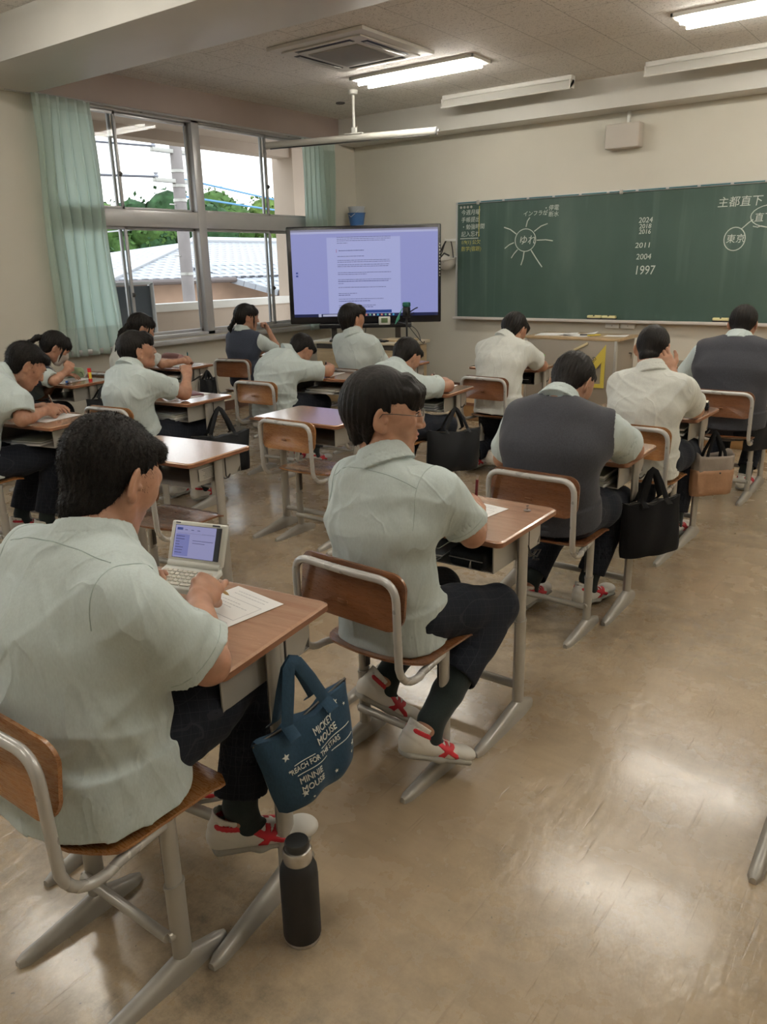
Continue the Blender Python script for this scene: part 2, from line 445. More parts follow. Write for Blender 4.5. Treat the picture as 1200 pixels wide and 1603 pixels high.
# ------------------------------------------------------------ ceiling things
TUBE_E = mat('tube_light', (1, 1, 1), .5, emit=(1, .95, .85), es=LAMP_STRENGTH*2.6)
LAMPW = mat('lamp_enamel', (.75, .74, .70), .35)
def ceiling_light(x0, x1, y0, y1, label):
    cx, cy = (x0+x1)/2, (y0+y1)/2; w, d = x1-x0, y1-y0
    t = thing('ceiling_light', label, 'ceiling light', (cx, cy, ZC), 0, 'fluorescent ceiling lights')
    f = MB(); e = .02
    f.box((0, -d/2+e/2, -.01), (w, e, .03), .003); f.box((0, d/2-e/2, -.01), (w, e, .03), .003)
    f.box((-w/2+e/2, 0, -.01), (e, d, .03), .003); f.box((w/2-e/2, 0, -.01), (e, d, .03), .003)
    f.build('frame', LAMPW, t)
    b = MB(); b.box((0, 0, -.004), (w-2*e, d-2*e, .006)); b.build('reflector', LAMPW, t)
    for s_ in (-1, 1):
        u = MB(); u.tube([(-w/2+.05, s_*d*.24, -.050), (w/2-.05, s_*d*.24, -.050)], .015, 10); u.build('light_tube', TUBE_E, t)
    b = MB(); b.box((0, 0, -.018), (w-.06, .012, .02), .002); b.build('louver', LAMPW, t)
ceiling_light(-5.12, -3.79, 6.47, 6.79, 'lit recessed tube light in the ceiling over the hanging projector screen case')
ceiling_light(-2.15, -.82, 6.45, 6.77, 'lit recessed tube light at the top right corner of the view')
for (x, y, w) in ((-2.15, 4.70, 'in the middle of the room, behind the big beam'), (.6, 6.45, 'at the front right, out of view'), (.6, 4.70, 'at the middle right, out of view'), (-2.15, 2.0, 'in the centre over the near aisle'), (-5.12, 2.0, 'above the left desk rows'), (.4, 2.0, 'at the right above the camera side'), (-2.15, -.6, 'at the back of the room, centre'), (-5.12, -.6, 'at the back of the room, left')):
    ceiling_light(x, x+1.33, y, y+.32, 'lit recessed tube light '+w)
# board lights hanging from the ceiling, their reflectors turned to the board
def board_light(x0, x1, label):
    t = thing('board_light', label, 'ceiling light', ((x0+x1)/2, 7.82, ZC), 0, 'lights over the chalkboard'); w = x1-x0
    q = MB(); q.box((0, 0, -.02), (w, .09, .04), .006); q.build('mount', LAMPW, t)
    q = MB(); q.prism([(-.02, -.04), (-.075, -.115), (-.070, -.125), (.02, -.065), (.05, -.04)], -w/2, w/2, M=Matrix(((0, 0, 1, 0), (1, 0, 0, 0), (0, 1, 0, 0), (0, 0, 0, 1)))); q.build('reflector', LAMPW, t)
    q = MB(); q.tube([(-w/2+.03, .035, -.085), (w/2-.03, .035, -.085)], .014, 10); q.build('light_tube', LAMPW, t)
    for s_ in (-1, 1):
        q = MB(); q.box((s_*(w/2-.006), -.02, -.075), (.012, .10, .075), .003); q.build('end_cap', LAMPW, t)
board_light(-4.92, -3.48, 'white chalkboard light under the ceiling, left one above the sun drawing')
board_light(-2.78, -1.30, 'white chalkboard light under the ceiling, right one above the wall box')
board_light(-.6, .9, 'white chalkboard light under the ceiling beyond the right edge')
# air conditioner cassette
t = thing('air_conditioner', 'white square ceiling cassette air conditioner with a grey louvred intake', 'air conditioner', (-4.46, 5.68, ZC-.002))
ACW = mat('ac_white', (.62, .60, .56), .4); q = MB(); s_ = .485
q.prism([(-s_, -s_), (s_, -s_), (s_, s_), (-s_, s_)], -.03, 0, .008)
q.prism([(-.40, -.40), (.40, -.40), (.40, .40), (-.40, .40)], -.045, -.03, .012); q.build('panel', ACW, t)
def m_grille():
    m = mat('ac_grille', (.3, .29, .27), .6); n = NT(m)
    sep = n.n('SeparateXYZ'); n.l(n.tc.outputs['Object'], sep.inputs[0])
    fr = n.math('FRACT', n.math('MULTIPLY', sep.outputs[1], 70)); n.col(n.ramp(fr, [(.3, (.14, .135, .13)), (.5, (.36, .35, .33))])); n.bump(fr, .5, .004); return m
q = MB(); q.box((0, 0, -.047), (.50, .50, .014), .004); q.build('intake_grille', m_grille(), t)
for a in range(4):
    R = Matrix.Rotation(a*PI/2, 4, 'Z')
    q = MB(); q.box((0, .345, -.0455), (.56, .065, .006), .002, M=R); so = q.build('air_slot', BLACKP, t)
    q = MB(); q.box((0, .338, -.052), (.53, .035, .004), .001, M=R @ Matrix.Translation((0, .0, 0))); q.build('flap', ACW if a in (0, 2) else GREYM, so)
q = MB(); q.lathe([(.045, -.012), (.05, -.006), (.05, 0)], 20)
tag(q.build('ceiling_speaker', mat('dark_mesh', (.10, .09, .085), .7), None, (-5.93, 7.33, ZC)), 'small round dark fitting in the ceiling near the window wall', 'ceiling speaker')
# projector screen case on a pole
ps = (-5.44, 6.93)
t = thing('projector_screen', 'rolled-up projector screen case hanging from the ceiling on a white pole', 'projector screen', (ps[0], ps[1], ZC), rad(13.5))
q = MB(); q.lathe([(.02, -.045), (.045, -.035), (.05, -.01), (.05, 0)], 20); q.build('ceiling_mount', WHITEP, t)
q = MB(); q.tube([(0, 0, -.03), (0, 0, -.36)], .014, 12); q.box((0, 0, -.37), (.05, .03, .06), .004); q.box((0, 0, -.398), (.20, .06, .012), .003)
for s2 in (-1, 1): q.tube([(s2*.025, .015, -.33), (s2*.028, 0, -.385)], .004, 6)
q.build('pole', WHITEP, t)
SCRW = mat('screen_case_white', (.62, .61, .56), .4); q = MB()
q.tube([(-1.03, 0, -.437), (.88, 0, -.437)], .036, 16, sq=(1, .9)); q.build('case', SCRW, t)
q = MB(); q.box((-.08, -.016, -.474), (1.80, .018, .012), .003); q.build('bottom_bar', DARKM, t)
for x in (-1.035, .885):
    q = MB(); q.lathe([(.030, -.01), (.038, -.006), (.038, .006), (.018, .012), (.014, .03)] , 16, M=Matrix.Translation((x, 0, -.437)) @ Matrix.Rotation(PI/2*(1 if x > 0 else -1), 4, 'Y')); q.build('end_cap', mat('grey_cap', (.35, .35, .35), .5), t)
# speaker box on the front wall
t = thing('wall_box', 'beige boxy speaker mounted on the front wall above the chalkboard', 'speaker', (-3.14, YF, 2.67))
q = MB(); q.box((0, -.075, 0), (.345, .13, .225), .012, 3); q.build('body', mat('beige_box', (.52, .48, .43), .6), t)
q = MB(); q.box((0, -.02, .005), (.32, .04, .19), .004); q.build('bracket', GREYM, t)
q = MB(); q.box((.02, -.03, .17), (.03, .03, .13), .004); q.build('cable_duct', WHITEP, t)

# ------------------------------------------------------------ chalkboard
def m_board():
    m = mat('chalkboard_green', (.045, .09, .075), .55); n = NT(m)
    dust = n.noise(1.2, 4, n.vec((1.5, 1, .6)), .5)
    c = n.ramp(dust, [(.3, (.034, .072, .058)), (.6, (.050, .092, .075)), (.75, (.080, .125, .105))])
    st = n.noise(2.0, 5, n.vec((5, 1, .22), (0, .12, 0)), .5, .4)
    mask = n.ramp(n.noise(.8, 2), [(.45, (0, 0, 0)), (.62, (1, 1, 1))])
    f = n.math('MULTIPLY', n.ramp(st, [(.52, (0, 0, 0)), (.72, (1, 1, 1))]), mask)
    c = n.mix(n.math('MULTIPLY', f, .35), c, (.22, .30, .26))
    n.col(c); n.rough(n.ramp(dust, [(.3, (.42,)*3), (.7, (.6,)*3)])); return m
BX0, BX1, BZ0, BZ1 = -5.08, .60, .895, 2.15
t = thing('chalkboard', 'long green chalkboard with white chalk writing on the front wall', 'chalkboard', ((BX0+BX1)/2, YF, BZ0))
cb = t; bw, bh = BX1-BX0, BZ1-BZ0
q = MB(); q.box((0, -.02, bh/2), (bw, .03, bh)); q.build('writing_surface', m_board(), t)
q = MB()
q.box((0, -.025, bh+.012), (bw+.03, .05, .025), .004); q.box((-bw/2-.005, -.025, bh/2), (.02, .05, bh+.03), .004); q.box((bw/2+.005, -.025, bh/2), (.02, .05, bh+.03), .004)
q.build('frame', SILVER, t)
q = MB()
for i in range(int(bw/.30)): q.box((-bw/2+.15+i*.30, -.051, bh+.012), (.27, .003, .012), .0005)
q.build('teal_strip', mat('teal_strip', (.02, .12, .14), .4), t)
q = MB(); q.box((0, -.06, -.018), (bw+.03, .10, .018), .004); q.box((0, -.11, -.008), (bw+.03, .008, .028), .002); q.build('chalk_tray', mat('tray_pink_white', (.62, .58, .55), .4), t)
for x in (-.0, -3.9+2.24):
    q = MB(); q.box((-.9+x, -.055, bh+.008), (.035, .012, .045), .003); q.build('clip', GREYM, t)
CHALK = mat('white_chalk', (.56, .60, .56), .9); CHALKY = mat('yellow_chalk', (.52, .48, .14), .9)
ox, oz = (BX0+BX1)/2, BZ0
def board_xf(x, z): return frame((x-ox, -.0365, z-oz), (1, 0, 0), (0, 0, 1))
def chalk_text(s, x, z, size, m=CHALK, shear=.1, w=1.0, name='chalk_writing'): return text_part(s, size, name, m, cb, board_xf(x, z), .0003, shear, w)
def chalk_lines(polys, m=CHALK, r=.0045, name='chalk_line'):
    q = MB()
    for p in polys: q.tube([(x-ox, -.0365, z-oz) for x, z in p], r, 5, sq=(1, 1))
    return q.build(name, m, cb)
# writing on the board
chalk_text('2024', -2.95, 1.855, .072); chalk_text('2018', -2.94, 1.80, .062); chalk_text('2016', -2.94, 1.748, .062)
chalk_text('2011', -2.97, 1.615, .072, w=1.15); chalk_text('2004', -2.95, 1.502, .078); chalk_text('1997', -2.96, 1.355, .125, w=.85)
chalk_text('ゆれ', -4.285, 1.695, .105, shear=.15)
chalk_lines([[(-4.204+.125*math.cos(a), 1.732+.118*math.sin(a)) for a in [i*2*PI/28 for i in range(29)]]], name='chalk_circle')
for ray_ in ([(-4.20, 1.87), (-4.185, 1.93), (-4.158, 1.965)], [(-4.098, 1.82), (-4.02, 1.87), (-3.943, 1.893)], [(-4.064, 1.727), (-3.96, 1.728), (-3.875, 1.714)],
    [(-4.13, 1.625), (-4.06, 1.53), (-3.992, 1.445)], [(-4.215, 1.61), (-4.225, 1.54), (-4.249, 1.469)], [(-4.295, 1.635), (-4.34, 1.59), (-4.371, 1.547)],
    [(-4.344, 1.71), (-4.40, 1.69), (-4.455, 1.652)], [(-4.316, 1.80), (-4.39, 1.85), (-4.469, 1.876)]): chalk_lines([ray_], r=.006, name='chalk_ray')
chalk_text('インフラが', -4.24, 1.985, .058); chalk_text('・停電', -4.0, 2.03, .060); chalk_text('・断水', -4.0, 1.965, .060)
for i, s in enumerate(('今週月曜', '手帳提出', '・勉強時間', '記入忘れ')): chalk_text(s, -5.03, 2.035-.078*i, .062)
chalk_text('1/9(1) 公欠', -5.03, 1.715, .055, CHALKY); chalk_text('数学(宿題)', -5.03, 1.64, .058, CHALKY)
chalk_lines([[(-5.04, 1.775), (-4.80, 1.775)]]); chalk_lines([[(-4.79, 2.12), (-4.795, 1.79)]], CHALKY)
chalk_text('主都直下', -2.20, 1.965, .10); chalk_text('直下', -1.86, 1.82, .085); chalk_text('東京', -2.09, 1.64, .085)
chalk_lines([[(-2.013+.095*math.cos(a), 1.668+.105*math.sin(a)) for a in [i*2*PI/24 for i in range(25)]], [(-1.96, 1.755), (-1.90, 1.81), (-1.865, 1.835)],
    [(-1.70+.19*math.cos(a), 1.86+.10*math.sin(a)) for a in [i*2*PI/24 for i in range(25)]], [(-1.86, 1.775), (-1.82, 1.765), (-1.79, 1.775), (-1.75, 1.765)]], name='chalk_ring')
def magnets():
    for i in range(4):
        o = MB(); o.lathe([(.014, 0), (.014, .006), (.010, .009)], 12, M=Matrix.Rotation(PI/2, 4, 'X'))
        tag(o.build('magnet', GREYM, None, (-5.03+i*.045, YF-.036, 2.115)), ('leftmost', 'second from the left', 'third from the left', 'rightmost')[i]+' of four small grey magnets at the top left of the chalkboard', 'magnet', 'magnets on the chalkboard')
magnets()
# erasers on the chalk tray, boxes below it
def eraser(x, label, rz=0):
    t = thing('board_eraser', label, 'eraser', (x, YF-.075, .889), rz, 'erasers on the chalk tray')
    q = MB(); q.box((0, 0, .012), (.15, .05, .024), .004); q.build('felt', mat('dark_felt', (.02, .02, .03), .9), t)
    q = MB(); q.box((0, 0, .038), (.152, .056, .03), .010, 3); q.build('back_pad', mat('pale_yellow_pad', (.70, .65, .35), .7), t)
    q = MB(); q.box((0, 0, .05), (.016, .058, .012), .003); q.build('strap', BLACKP, t)
eraser(-3.34, 'pale yellow eraser, left one of the pair on the chalk tray above the teacher desk'); eraser(-3.18, 'pale yellow eraser, right one of the pair on the chalk tray above the teacher desk')
eraser(-2.05, 'single pale yellow eraser on the chalk tray left of the far right pupil')
for i, x in enumerate((-3.155, -2.985)):
    t = thing('wall_socket_box', ('left', 'right')[i]+' one of two small white boxes fixed on the wall under the chalk tray', 'wall box', (x, YF, .835), 0, 'small white boxes under the chalk tray')
    q = MB(); q.box((0, -.02, 0), (.15, .04, .055), .005); q.build('body', WHITEP, t)
    q = MB(); q.box((0, -.041, 0), (.012, .004, .012), .001); q.build('knob', GREYM, t)
# helmet on a hook
t = thing('hard_hat', 'white safety helmet hanging by black straps beside the left edge of the chalkboard', 'helmet', (-5.19, YF, 1.56))
HW = mat('helmet_white', (.68, .66, .62), .3)
q = MB(); q.lathe([(.001, -.13), (.05, -.122), (.085, -.095), (.105, -.05), (.112, 0), (.125, .008), (.120, .012), (.105, .004), (.09, -.06), (.02, -.12)], 24, M=Matrix.Translation((0, -.10, 0)) @ Matrix.Rotation(rad(14), 4, 'X')); q.build('shell', HW, t)
q = MB(); q.tube([(-.10, -.09, .0), (-.075, -.06, .10), (-.055, -.03, .20)], .006, 6, sq=(1.8, .5)); q.tube([(.09, -.09, .0), (.06, -.06, .10), (.02, -.03, .19)], .006, 6, sq=(1.8, .5))
q.tube([(-.09, -.15, .01), (-.07, -.08, .12), (-.05, -.03, .20)], .006, 6, sq=(1.8, .5)); q.tube([(-.05, -.14, .02), (0, -.15, .06), (.06, -.13, .03)], .010, 6); q.build('chin_strap', BLACKP, t)
q = MB(); q.box((0, -.198, -.035), (.05, .004, .022), .001); q.build('name_tag', mat('tag_grey', (.3, .28, .24), .6), t)
q = MB(); q.box((.02, -.012, .205), (.16, .02, .03), .003); q.tube([(-.05, 0, .205), (-.05, -.05, .20), (-.05, -.055, .225)], .004, 6); q.build('hook', WHITEP, t)

# ------------------------------------------------------------ display screen
tvL, tvR = Vector((-6.06, 6.50, 0)), Vector((-4.693, 7.398, 0)); tvw = (tvR-tvL).length; tva = math.atan2(tvR.y-tvL.y, tvR.x-tvL.x)
t = thing('display_screen', 'large black-framed flat display showing a lilac text page', 'display', ((tvL.x+tvR.x)/2, (tvL.y+tvR.y)/2, .905), tva)
tv = t; th = 1.0
q = MB(); q.box((0, .04, th/2), (tvw, .07, th), .012, 3); q.build('bezel', mat('tv_black', (.010, .010, .013), .25), t)
def emat(n, c, s): return mat(n, (0, 0, 0), .3, emit=c, es=s*.52)
SX0, SX1, SZ0, SZ1 = -tvw/2+.048, tvw/2-.032, .072, th-.035
sw, sh = SX1-SX0, SZ1-SZ0
def spx(u0, u1, v0, v1, lvl=0):  # u right, v down in 0..1 of the lit area
    return (SX0+sw*(u0+u1)/2, .0045-.0006*lvl, SZ1-sh*(v0+v1)/2), (sw*(u1-u0), .0006, sh*(v1-v0))
def srect(rs, name, m, lvl=1):
    q = MB()
    for r in rs: c, d = spx(*r, lvl); q.box(c, d)
    return q.build(name, m, tv)
srect([(0, 1, 0, 1)], 'screen_image', emat('lilac', (.40, .43, .86), .80), 0)
srect([(.245, .745, .09, .965)], 'page', emat('page_lilac', (.50, .54, .92), .86), 1)
srect([(0, 1, 0, .022)], 'tab_bar', emat('tabs', (.38, .38, .55), .7), 2)
srect([(0, 1, .022, .045)], 'address_bar', emat('addr', (.55, .58, .9), .85), 2)
srect([(0, 1, .965, 1)], 'task_bar', emat('task', (.02, .03, .12), .6), 2)
srect([(.17, .19, .965, 1), (.20, .33, .972, .995)], 'search_field', emat('search', (.6, .62, .85), .8), 3)
rnd = random.Random(3); DT = emat('text_grey', (.24, .25, .50), .55)
rows = [(.085, 1), (.105, 1), (.125, .9), (.15, .2), (.235, -.5), (.30, .5), (.345, .98), (.365, .99), (.395, .97), (.415, .95), (.485, 1), (.505, .55), (.565, 1), (.585, .95), (.61, .1), (.655, .9), (.725, .35), (.745, .22), (.79, .85), (.815, .6), (.865, .7), (.885, .65)]
rl = []; rh = []
for v, w in rows:
    u = .315; end = .315+.365*abs(w); dst = rh if (w < 0 or v in (.745, .815, .885, .585)) else rl
    if w < 0: u += .01
    while u < end:
        d = rnd.uniform(.006, .022); dst.append((u, min(u+d, end), v, v+.0065)); u += d+rnd.uniform(.002, .004)
srect(rl, 'text_lines', DT, 2); srect(rh, 'bold_text_lines', emat('text_dark', (.06, .07, .28), .5), 2)
srect([(.308, .311, .222, .26)], 'heading_bar', emat('heading', (.6, .1, .25), .6), 2)
srect([(.50, .68, .925, .96)], 'picture_strip', emat('pic', (.04, .10, .42), .6), 2)
ic = [emat('icon%d' % i, c, .8) for i, c in enumerate(((.1, .5, .8), (.8, .3, .2), (.2, .6, .4), (.8, .75, .6)))]
for i in range(9): srect([(.47+.027*i, .482+.027*i, .972, .992)], 'taskbar_icon', ic[i % 4], 3)
srect([(.025, .04, .475, .495), (.025, .04, .51, .53)], 'side_icon', emat('sideic', (.05, .1, .5), .6), 2)
q = MB()
for i in range(11): q.box((tvw/2-.013, .0035, .80-.032*i), (.010, .002, .014), .0005)
q.build('side_buttons', GREYM, tv)
q = MB(); q.box((0, .0, -.025), (1.0, .05, .05), .006); q.build('lower_bar', mat('tv_black'), tv)
q = MB()
for x in (-.35, .35): q.box((x, .07, -.085), (.06, .04, .19), .006); q.box((x, .02, -.174), (.07, .30, .02), .006)
q.build('stand', DARKM, tv)
# cabinet below it
ca = rad(8.8)
t = thing('media_cabinet', 'low light-wood cabinet under the display, cables and a keyboard on top', 'cabinet', (-5.37, 7.02, 0), ca); cabp = t
BEI = m_wood('birch_panel', (.47, .36, .215), (.42, .315, .18), (1, 1, 9), .5, coat=.1)
q = MB(); q.box((0, .0, .705), (1.23, .48, .03), .008); q.build('top', mat('cream_top', (.56, .50, .38), .35), t)
q = MB(); q.box((0, .02, .36), (1.15, .42, .62), .004); q.build('body', BEI, t)
for s_ in (-1, 1):
    q = MB(); q.box((s_*.285, -.20, .33), (.56, .02, .54), .004); d = q.build('door', BEI, t)
    q = MB(); q.box((s_*.06, -.215, .35), (.012, .012, .10), .003); q.build('handle', GREYM, d)
q = MB(); q.box((0, -.19, .66), (1.15, .015, .05), .002); q.build('shadow_gap', DARKM, t)
for sx in (-.53, .53):
    for sy in (-.14, .18):
        q = MB(); q.tube([(sx, sy, 0), (sx, sy, .05)], .022, 12); q.build('caster', BLACKP, t)
def oncab(x, y): c, s = math.cos(ca), math.sin(ca); return (-5.37+c*x-s*y, 7.02+s*x+c*y, .72)
t = thing('keyboard', 'flat black keyboard on the light cabinet below the display', 'keyboard', oncab(.10, -.17), ca)
q = MB(); q.box((0, 0, .008), (.40, .13, .016), .003); q.build('base', BLACKP, t)
q = MB()
for i in range(14):
    for j in range(5): q.box((-.185+i*.0275, -.045+j*.023, .018), (.022, .018, .006), .001)
q.build('keys', mat('key_grey', (.03, .03, .03), .5), t)
q = MB(); q.lathe([(.020, 0), (.032, .008), (.026, .026), (.008, .034)], 16); tag(q.build('mouse', BLACKP, None, oncab(.47, -.16)), 'black computer mouse at the right end of the cabinet top', 'mouse')
q = MB(); q.box((0, 0, .012), (.34, .22, .022), .004); tag(q.build('folder', mat('card_tan', (.50, .40, .25), .7), None, oncab(.38, -.02), ca+.1), 'tan folder lying on the cabinet top behind the mouse', 'folder')
t = thing('document_camera', 'black document camera on a pole with a green top, before the display', 'document camera', oncab(.545, -.20), ca)
q = MB(); q.lathe([(.06, 0), (.06, .015), (.02, .02)], 20); q.build('base', BLACKP, t)
q = MB(); q.tube([(0, 0, .01), (0, 0, .26)], .010, 10); q.build('pole', BLACKP, t)
q = MB(); q.box((0, 0, .31), (.07, .06, .11), .010); q.lathe([(.02, 0), (.02, .03)], 14, M=Matrix.Translation((0, -.03, .30)) @ Matrix.Rotation(PI/2, 4, 'X')); q.tube([(.03, 0, .31), (.10, 0, .35), (.13, -.01, .36)], .006, 6); q.tube([(.03, 0, .27), (.08, .01, .31)], .005, 6); q.build('camera_head', BLACKP, t)
q = MB(); q.box((0, 0, .388), (.075, .065, .05), .014); q.build('top_knob', mat('dark_green_cap', (.01, .12, .09), .4), t)
q = MB()
for k in range(5): q.tube([(-.035, -.03, .35), (-.06-.008*k, -.04, .29-.01*k), (-.07-.012*k, -.03, .24-.012*k)], .004, 5)
q.build('green_cord', mat('mint_cord', (.12, .5, .35), .5), t)
t = thing('desk_clock', 'small white thermometer clock with a green display, fixed below the display', 'clock', (tv.location.x+.21*math.cos(tva)+.03*math.sin(tva), tv.location.y+.21*math.sin(tva)-.03*math.cos(tva), .93), tva)
q = MB(); q.box((0, 0, 0), (.125, .03, .085), .008); q.build('case', WHITEP, t)
q = MB(); q.box((0, -.0155, .003), (.07, .003, .05), .001); q.build('display', mat('lcd_green', (.13, .20, .09), .3), t)
# cable tangle
rnd = random.Random(5)
for k, (x0, x1, lab) in enumerate(((.30, .62, 'black cable looping down from the display beside the document camera'), (.42, .66, 'second black cable looping by the document camera pole'), (-.50, -.35, 'thin black cable hanging behind the left end of the cabinet'), (-.05, .10, 'black cable drooping from the middle of the display to the cabinet'))):
    pts = []
    a = Vector(oncab(x0, .02)) + Vector((0, 0, .20)); b = Vector(oncab(x1, -.02)) + Vector((0, 0, .005))
    for i in range(15):
        u = i/14; p = a.lerp(b, u); p.z += .10*math.sin(PI*u)*(-1 if k % 2 else .4); p.x += .08*math.sin(PI*u)*(1 if k < 2 else -1); pts.append(p)
    q = MB(); q.tube(pts, .0045, 6); tag(q.build('cable', BLACKP), lab, 'cable', 'cables by the display')
q = MB(); q.raw([(-.09, 0, 0), (.08, .01, 0), (.10, .09, .01), (-.06, .11, 0), (-.05, .04, .05), (.02, .06, .075), (.06, .05, .03)], [(0, 1, 5, 4), (1, 2, 6), (1, 6, 5), (2, 3, 5, 6), (3, 0, 4), (3, 4, 5), (0, 3, 2, 1)])
tag(q.build('tissue', mat('pinkish_tissue', (.62, .5, .52), .9), None, oncab(-.42, -.05), 0), 'crumpled pinkish tissue on the cabinet left of the pupil in front of it', 'tissue')
# bucket on a corner shelf
t = thing('corner_shelf', 'small wall shelf in the far corner mostly hidden behind the display', 'shelf', (-6.36, 8.18, 1.955))
q = MB(); q.box((0, 0, 0), (.42, .40, .025), .004); q.build('board', WHITEP, t)
q = MB(); q.box((0, .12, -.08), (.02, .18, .14), .003); q.build('bracket', GREYM, t)
for k, (z, m, lab, c) in enumerate(((0, mat('blue_plastic', (.045, .14, .36), .4), 'blue plastic bucket on the corner shelf, the lower of two nested', 0), (.045, mat('grey_white_plastic', (.45, .48, .52), .4), 'whitish plastic bucket stacked in the blue one in the far corner', 1))):
    t = thing('bucket', lab, 'bucket', (-6.38, 8.13, 1.968+z*1.6), 0, 'buckets in the far corner')
    r = .105-.006*c; q = MB()
    q.lathe([(r*.78, 0), (r, .14), (r+.006, .142), (r+.006, .15), (r-.003, .15), (r*.78-.004, .004)], 24); q.build('body', m, t)
    if c: q = MB(); q.tube([(-r*.9, -.03, .14), (-r*.5, -.09, .06), (0, -.115, .03+.0), (r*.5, -.09, .07), (r*.9, -.03, .14)], .003, 6); q.build('handle', WHITEP, t)

# ------------------------------------------------------------ platform and teacher's desk
PLW = m_wood('platform_wood', (.36, .20, .075), (.30, .155, .05), (1, 8, 8), .4)
t = thing('teaching_platform', 'low orange-brown wooden platform along the front wall below the chalkboard', 'platform', (-1.2, 7.56, 0))
q = MB(); q.box((0, 0, .09), (6.0, 1.56, .18), .006); q.build('body', PLW, t)
q = MB(); q.box((0, -.785, .165), (6.0, .02, .03), .004); q.build('edge_strip', CHWD, t)
TDG = m_paint('grey_beige_panel', (.30, .265, .22), .5, .06)
t = thing('teacher_desk', 'grey-sided teacher desk with a light wood top, papers lying on it', 'desk', (-3.0, 7.165, .18))
q = MB(); q.box((0, 0, .645), (.92, .50, .026), .004); q.build('top', m_wood('teacher_top', (.45, .33, .19), (.38, .26, .14), (1.5, 12, 12), .35), t)
q = MB(); q.box((0, -.235, .335), (.86, .02, .60), .003); q.build('front_panel', TDG, t)
for s_ in (-1, 1):
    q = MB(); q.box((s_*.42, 0, .325), (.03, .46, .62), .004); q.build('side_panel', TDG, t)
    q = MB(); q.box((s_*.435, -.235, .32), (.025, .03, .64), .003); q.build('corner_post', GREYM, t)
q = MB(); q.tube([(.437, .10, .50), (.452, .12, .50), (.452, .12, .44), (.437, .10, .44)], .006, 6); q.build('lock', DARKM, t)
TZ = .18+.658
def sheet(name, label, cat, loc, w, h, rz, z=None, group=None, m=PAPER, curl=.0, n=1, lines=0, pad=.0008):
    """paper sheet(s) with slight curl and faint printed lines"""
    q = MB(); N = 8; vs_ = []; fs = []
    for i in range(N+1):
        for j in range(N+1):
            u, v = i/N, j/N; vs_.append(((u-.5)*w, (v-.5)*h, pad*n + curl*max(0, (u+v-1.3))**1.5))
    for i in range(N):
        for j in range(N): a = i*(N+1)+j; fs.append((a, a+N+1, a+N+2, a+1))
    q.raw(vs_, fs)
    k = len(vs_); q.raw([(x, y, z-pad*n) for x, y, z in vs_], [f[::-1] for f in fs])
    for a, b in (((0), N), (N*(N+1), N*(N+1)+N)): pass
    edge = [i for i in range(N+1)] + [(N+1)*i+N for i in range(1, N+1)] + [N*(N+1)+N-i for i in range(1, N+1)] + [(N+1)*(N-i) for i in range(1, N)]
    ring = [vs_[i] for i in edge]; M_ = len(ring)
    q.raw(ring+[(x, y, z-pad*n) for x, y, z in ring], [(i, (i+1) % M_, (i+1) % M_+M_, i+M_) for i in range(M_)])
    o = q.build(name, m, None, loc, rz); tag(o, label, cat, group)
    if lines:
        rn = random.Random(lines); q = MB(); zz = pad*n+.0004
        if curl == 0:
            for r in range(2):
                y0 = h*(.36-.13*r*0); x = -w*.34
                y = h*(.42-.05*r)
                while x < w*.3: d = rn.uniform(.004, .012); q.box((x+d/2, y, zz), (d, .0022, .0003)); x += d+.0025
            for (a, b, c, d) in ((-.40, .40, .28, .285), (-.40, .40, -.05, -.045), (-.40, -.395, -.05, .285), (.395, .40, -.05, .285), (-.40, .40, -.12, -.115), (-.40, .40, -.42, -.415), (-.40, -.395, -.42, -.12), (.395, .40, -.42, -.12)):
                q.box(((a+b)/2*w, (c+d)/2*h, zz), (max((b-a)*w, .0008), max((d-c)*h, .0008), .0003))
            for r in range(3):
                x = -w*.34; y = h*(.22-.05*r)
                while x < w*rn.uniform(.0, .3): d = rn.uniform(.004, .010); q.box((x+d/2, y, zz), (d, .002, .0003)); x += d+.003
            q.build('printed_lines', mat('faint_ink', (.60, .60, .63), .8), o)
    return o
pl = [(-3.22, 7.12, .36, .26, .2, 'open white papers spread on the left of the teacher desk'), (-3.0, 7.10, .30, .21, -.25, 'white papers in the middle of the teacher desk'), (-2.66, 7.17, .20, .14, .1, 'single white note at the right end of the teacher desk')]
for i, (x, y, w, h, r, lab) in enumerate(pl): sheet('paper', lab, 'paper', (x, y, TZ+.001), w, h, r, group='papers on the teacher desk', curl=.06 if i == 1 else .012, n=4 if i < 2 else 1)
for i, (x, y, r, m, lab) in enumerate(((-2.87, 7.02, .5, BLACKP, 'black pen lying on the papers of the teacher desk'), (-2.80, 7.00, .9, YEL, 'yellow pencil beside the papers on the teacher desk'))):
    q = MB(); q.tube([(-.07, 0, .006), (.055, 0, .006), (.07, 0, .006)], [.006, .006, .001], 8); tag(q.build('pen', m, None, (x, y, TZ+.012), r), lab, 'pen', 'pens on the teacher desk')
q = MB(); q.box((0, 0, .0), (.145, .012, .022), .003); o = q.build('wooden_bar', mat('pale_wood', (.60, .50, .30), .5), None, (-2.885, 6.913, .757)); o.rotation_euler = (0, -rad(27), 0)
tag(o, 'short pale wooden bar stuck slanting on the front of the teacher desk', 'wooden bar')
t = thing('set_square', 'big yellow set square leaning at the front of the teacher desk, numbered 60 and 0', 'set square', (-2.72, 6.90, .70))
YT = mat('yellow_rule', (.62, .50, .08), .4); q = MB(); A = rad(52)
Mt = frame((0, 0, 0), (1, 0, 0), (0, 0, 1))
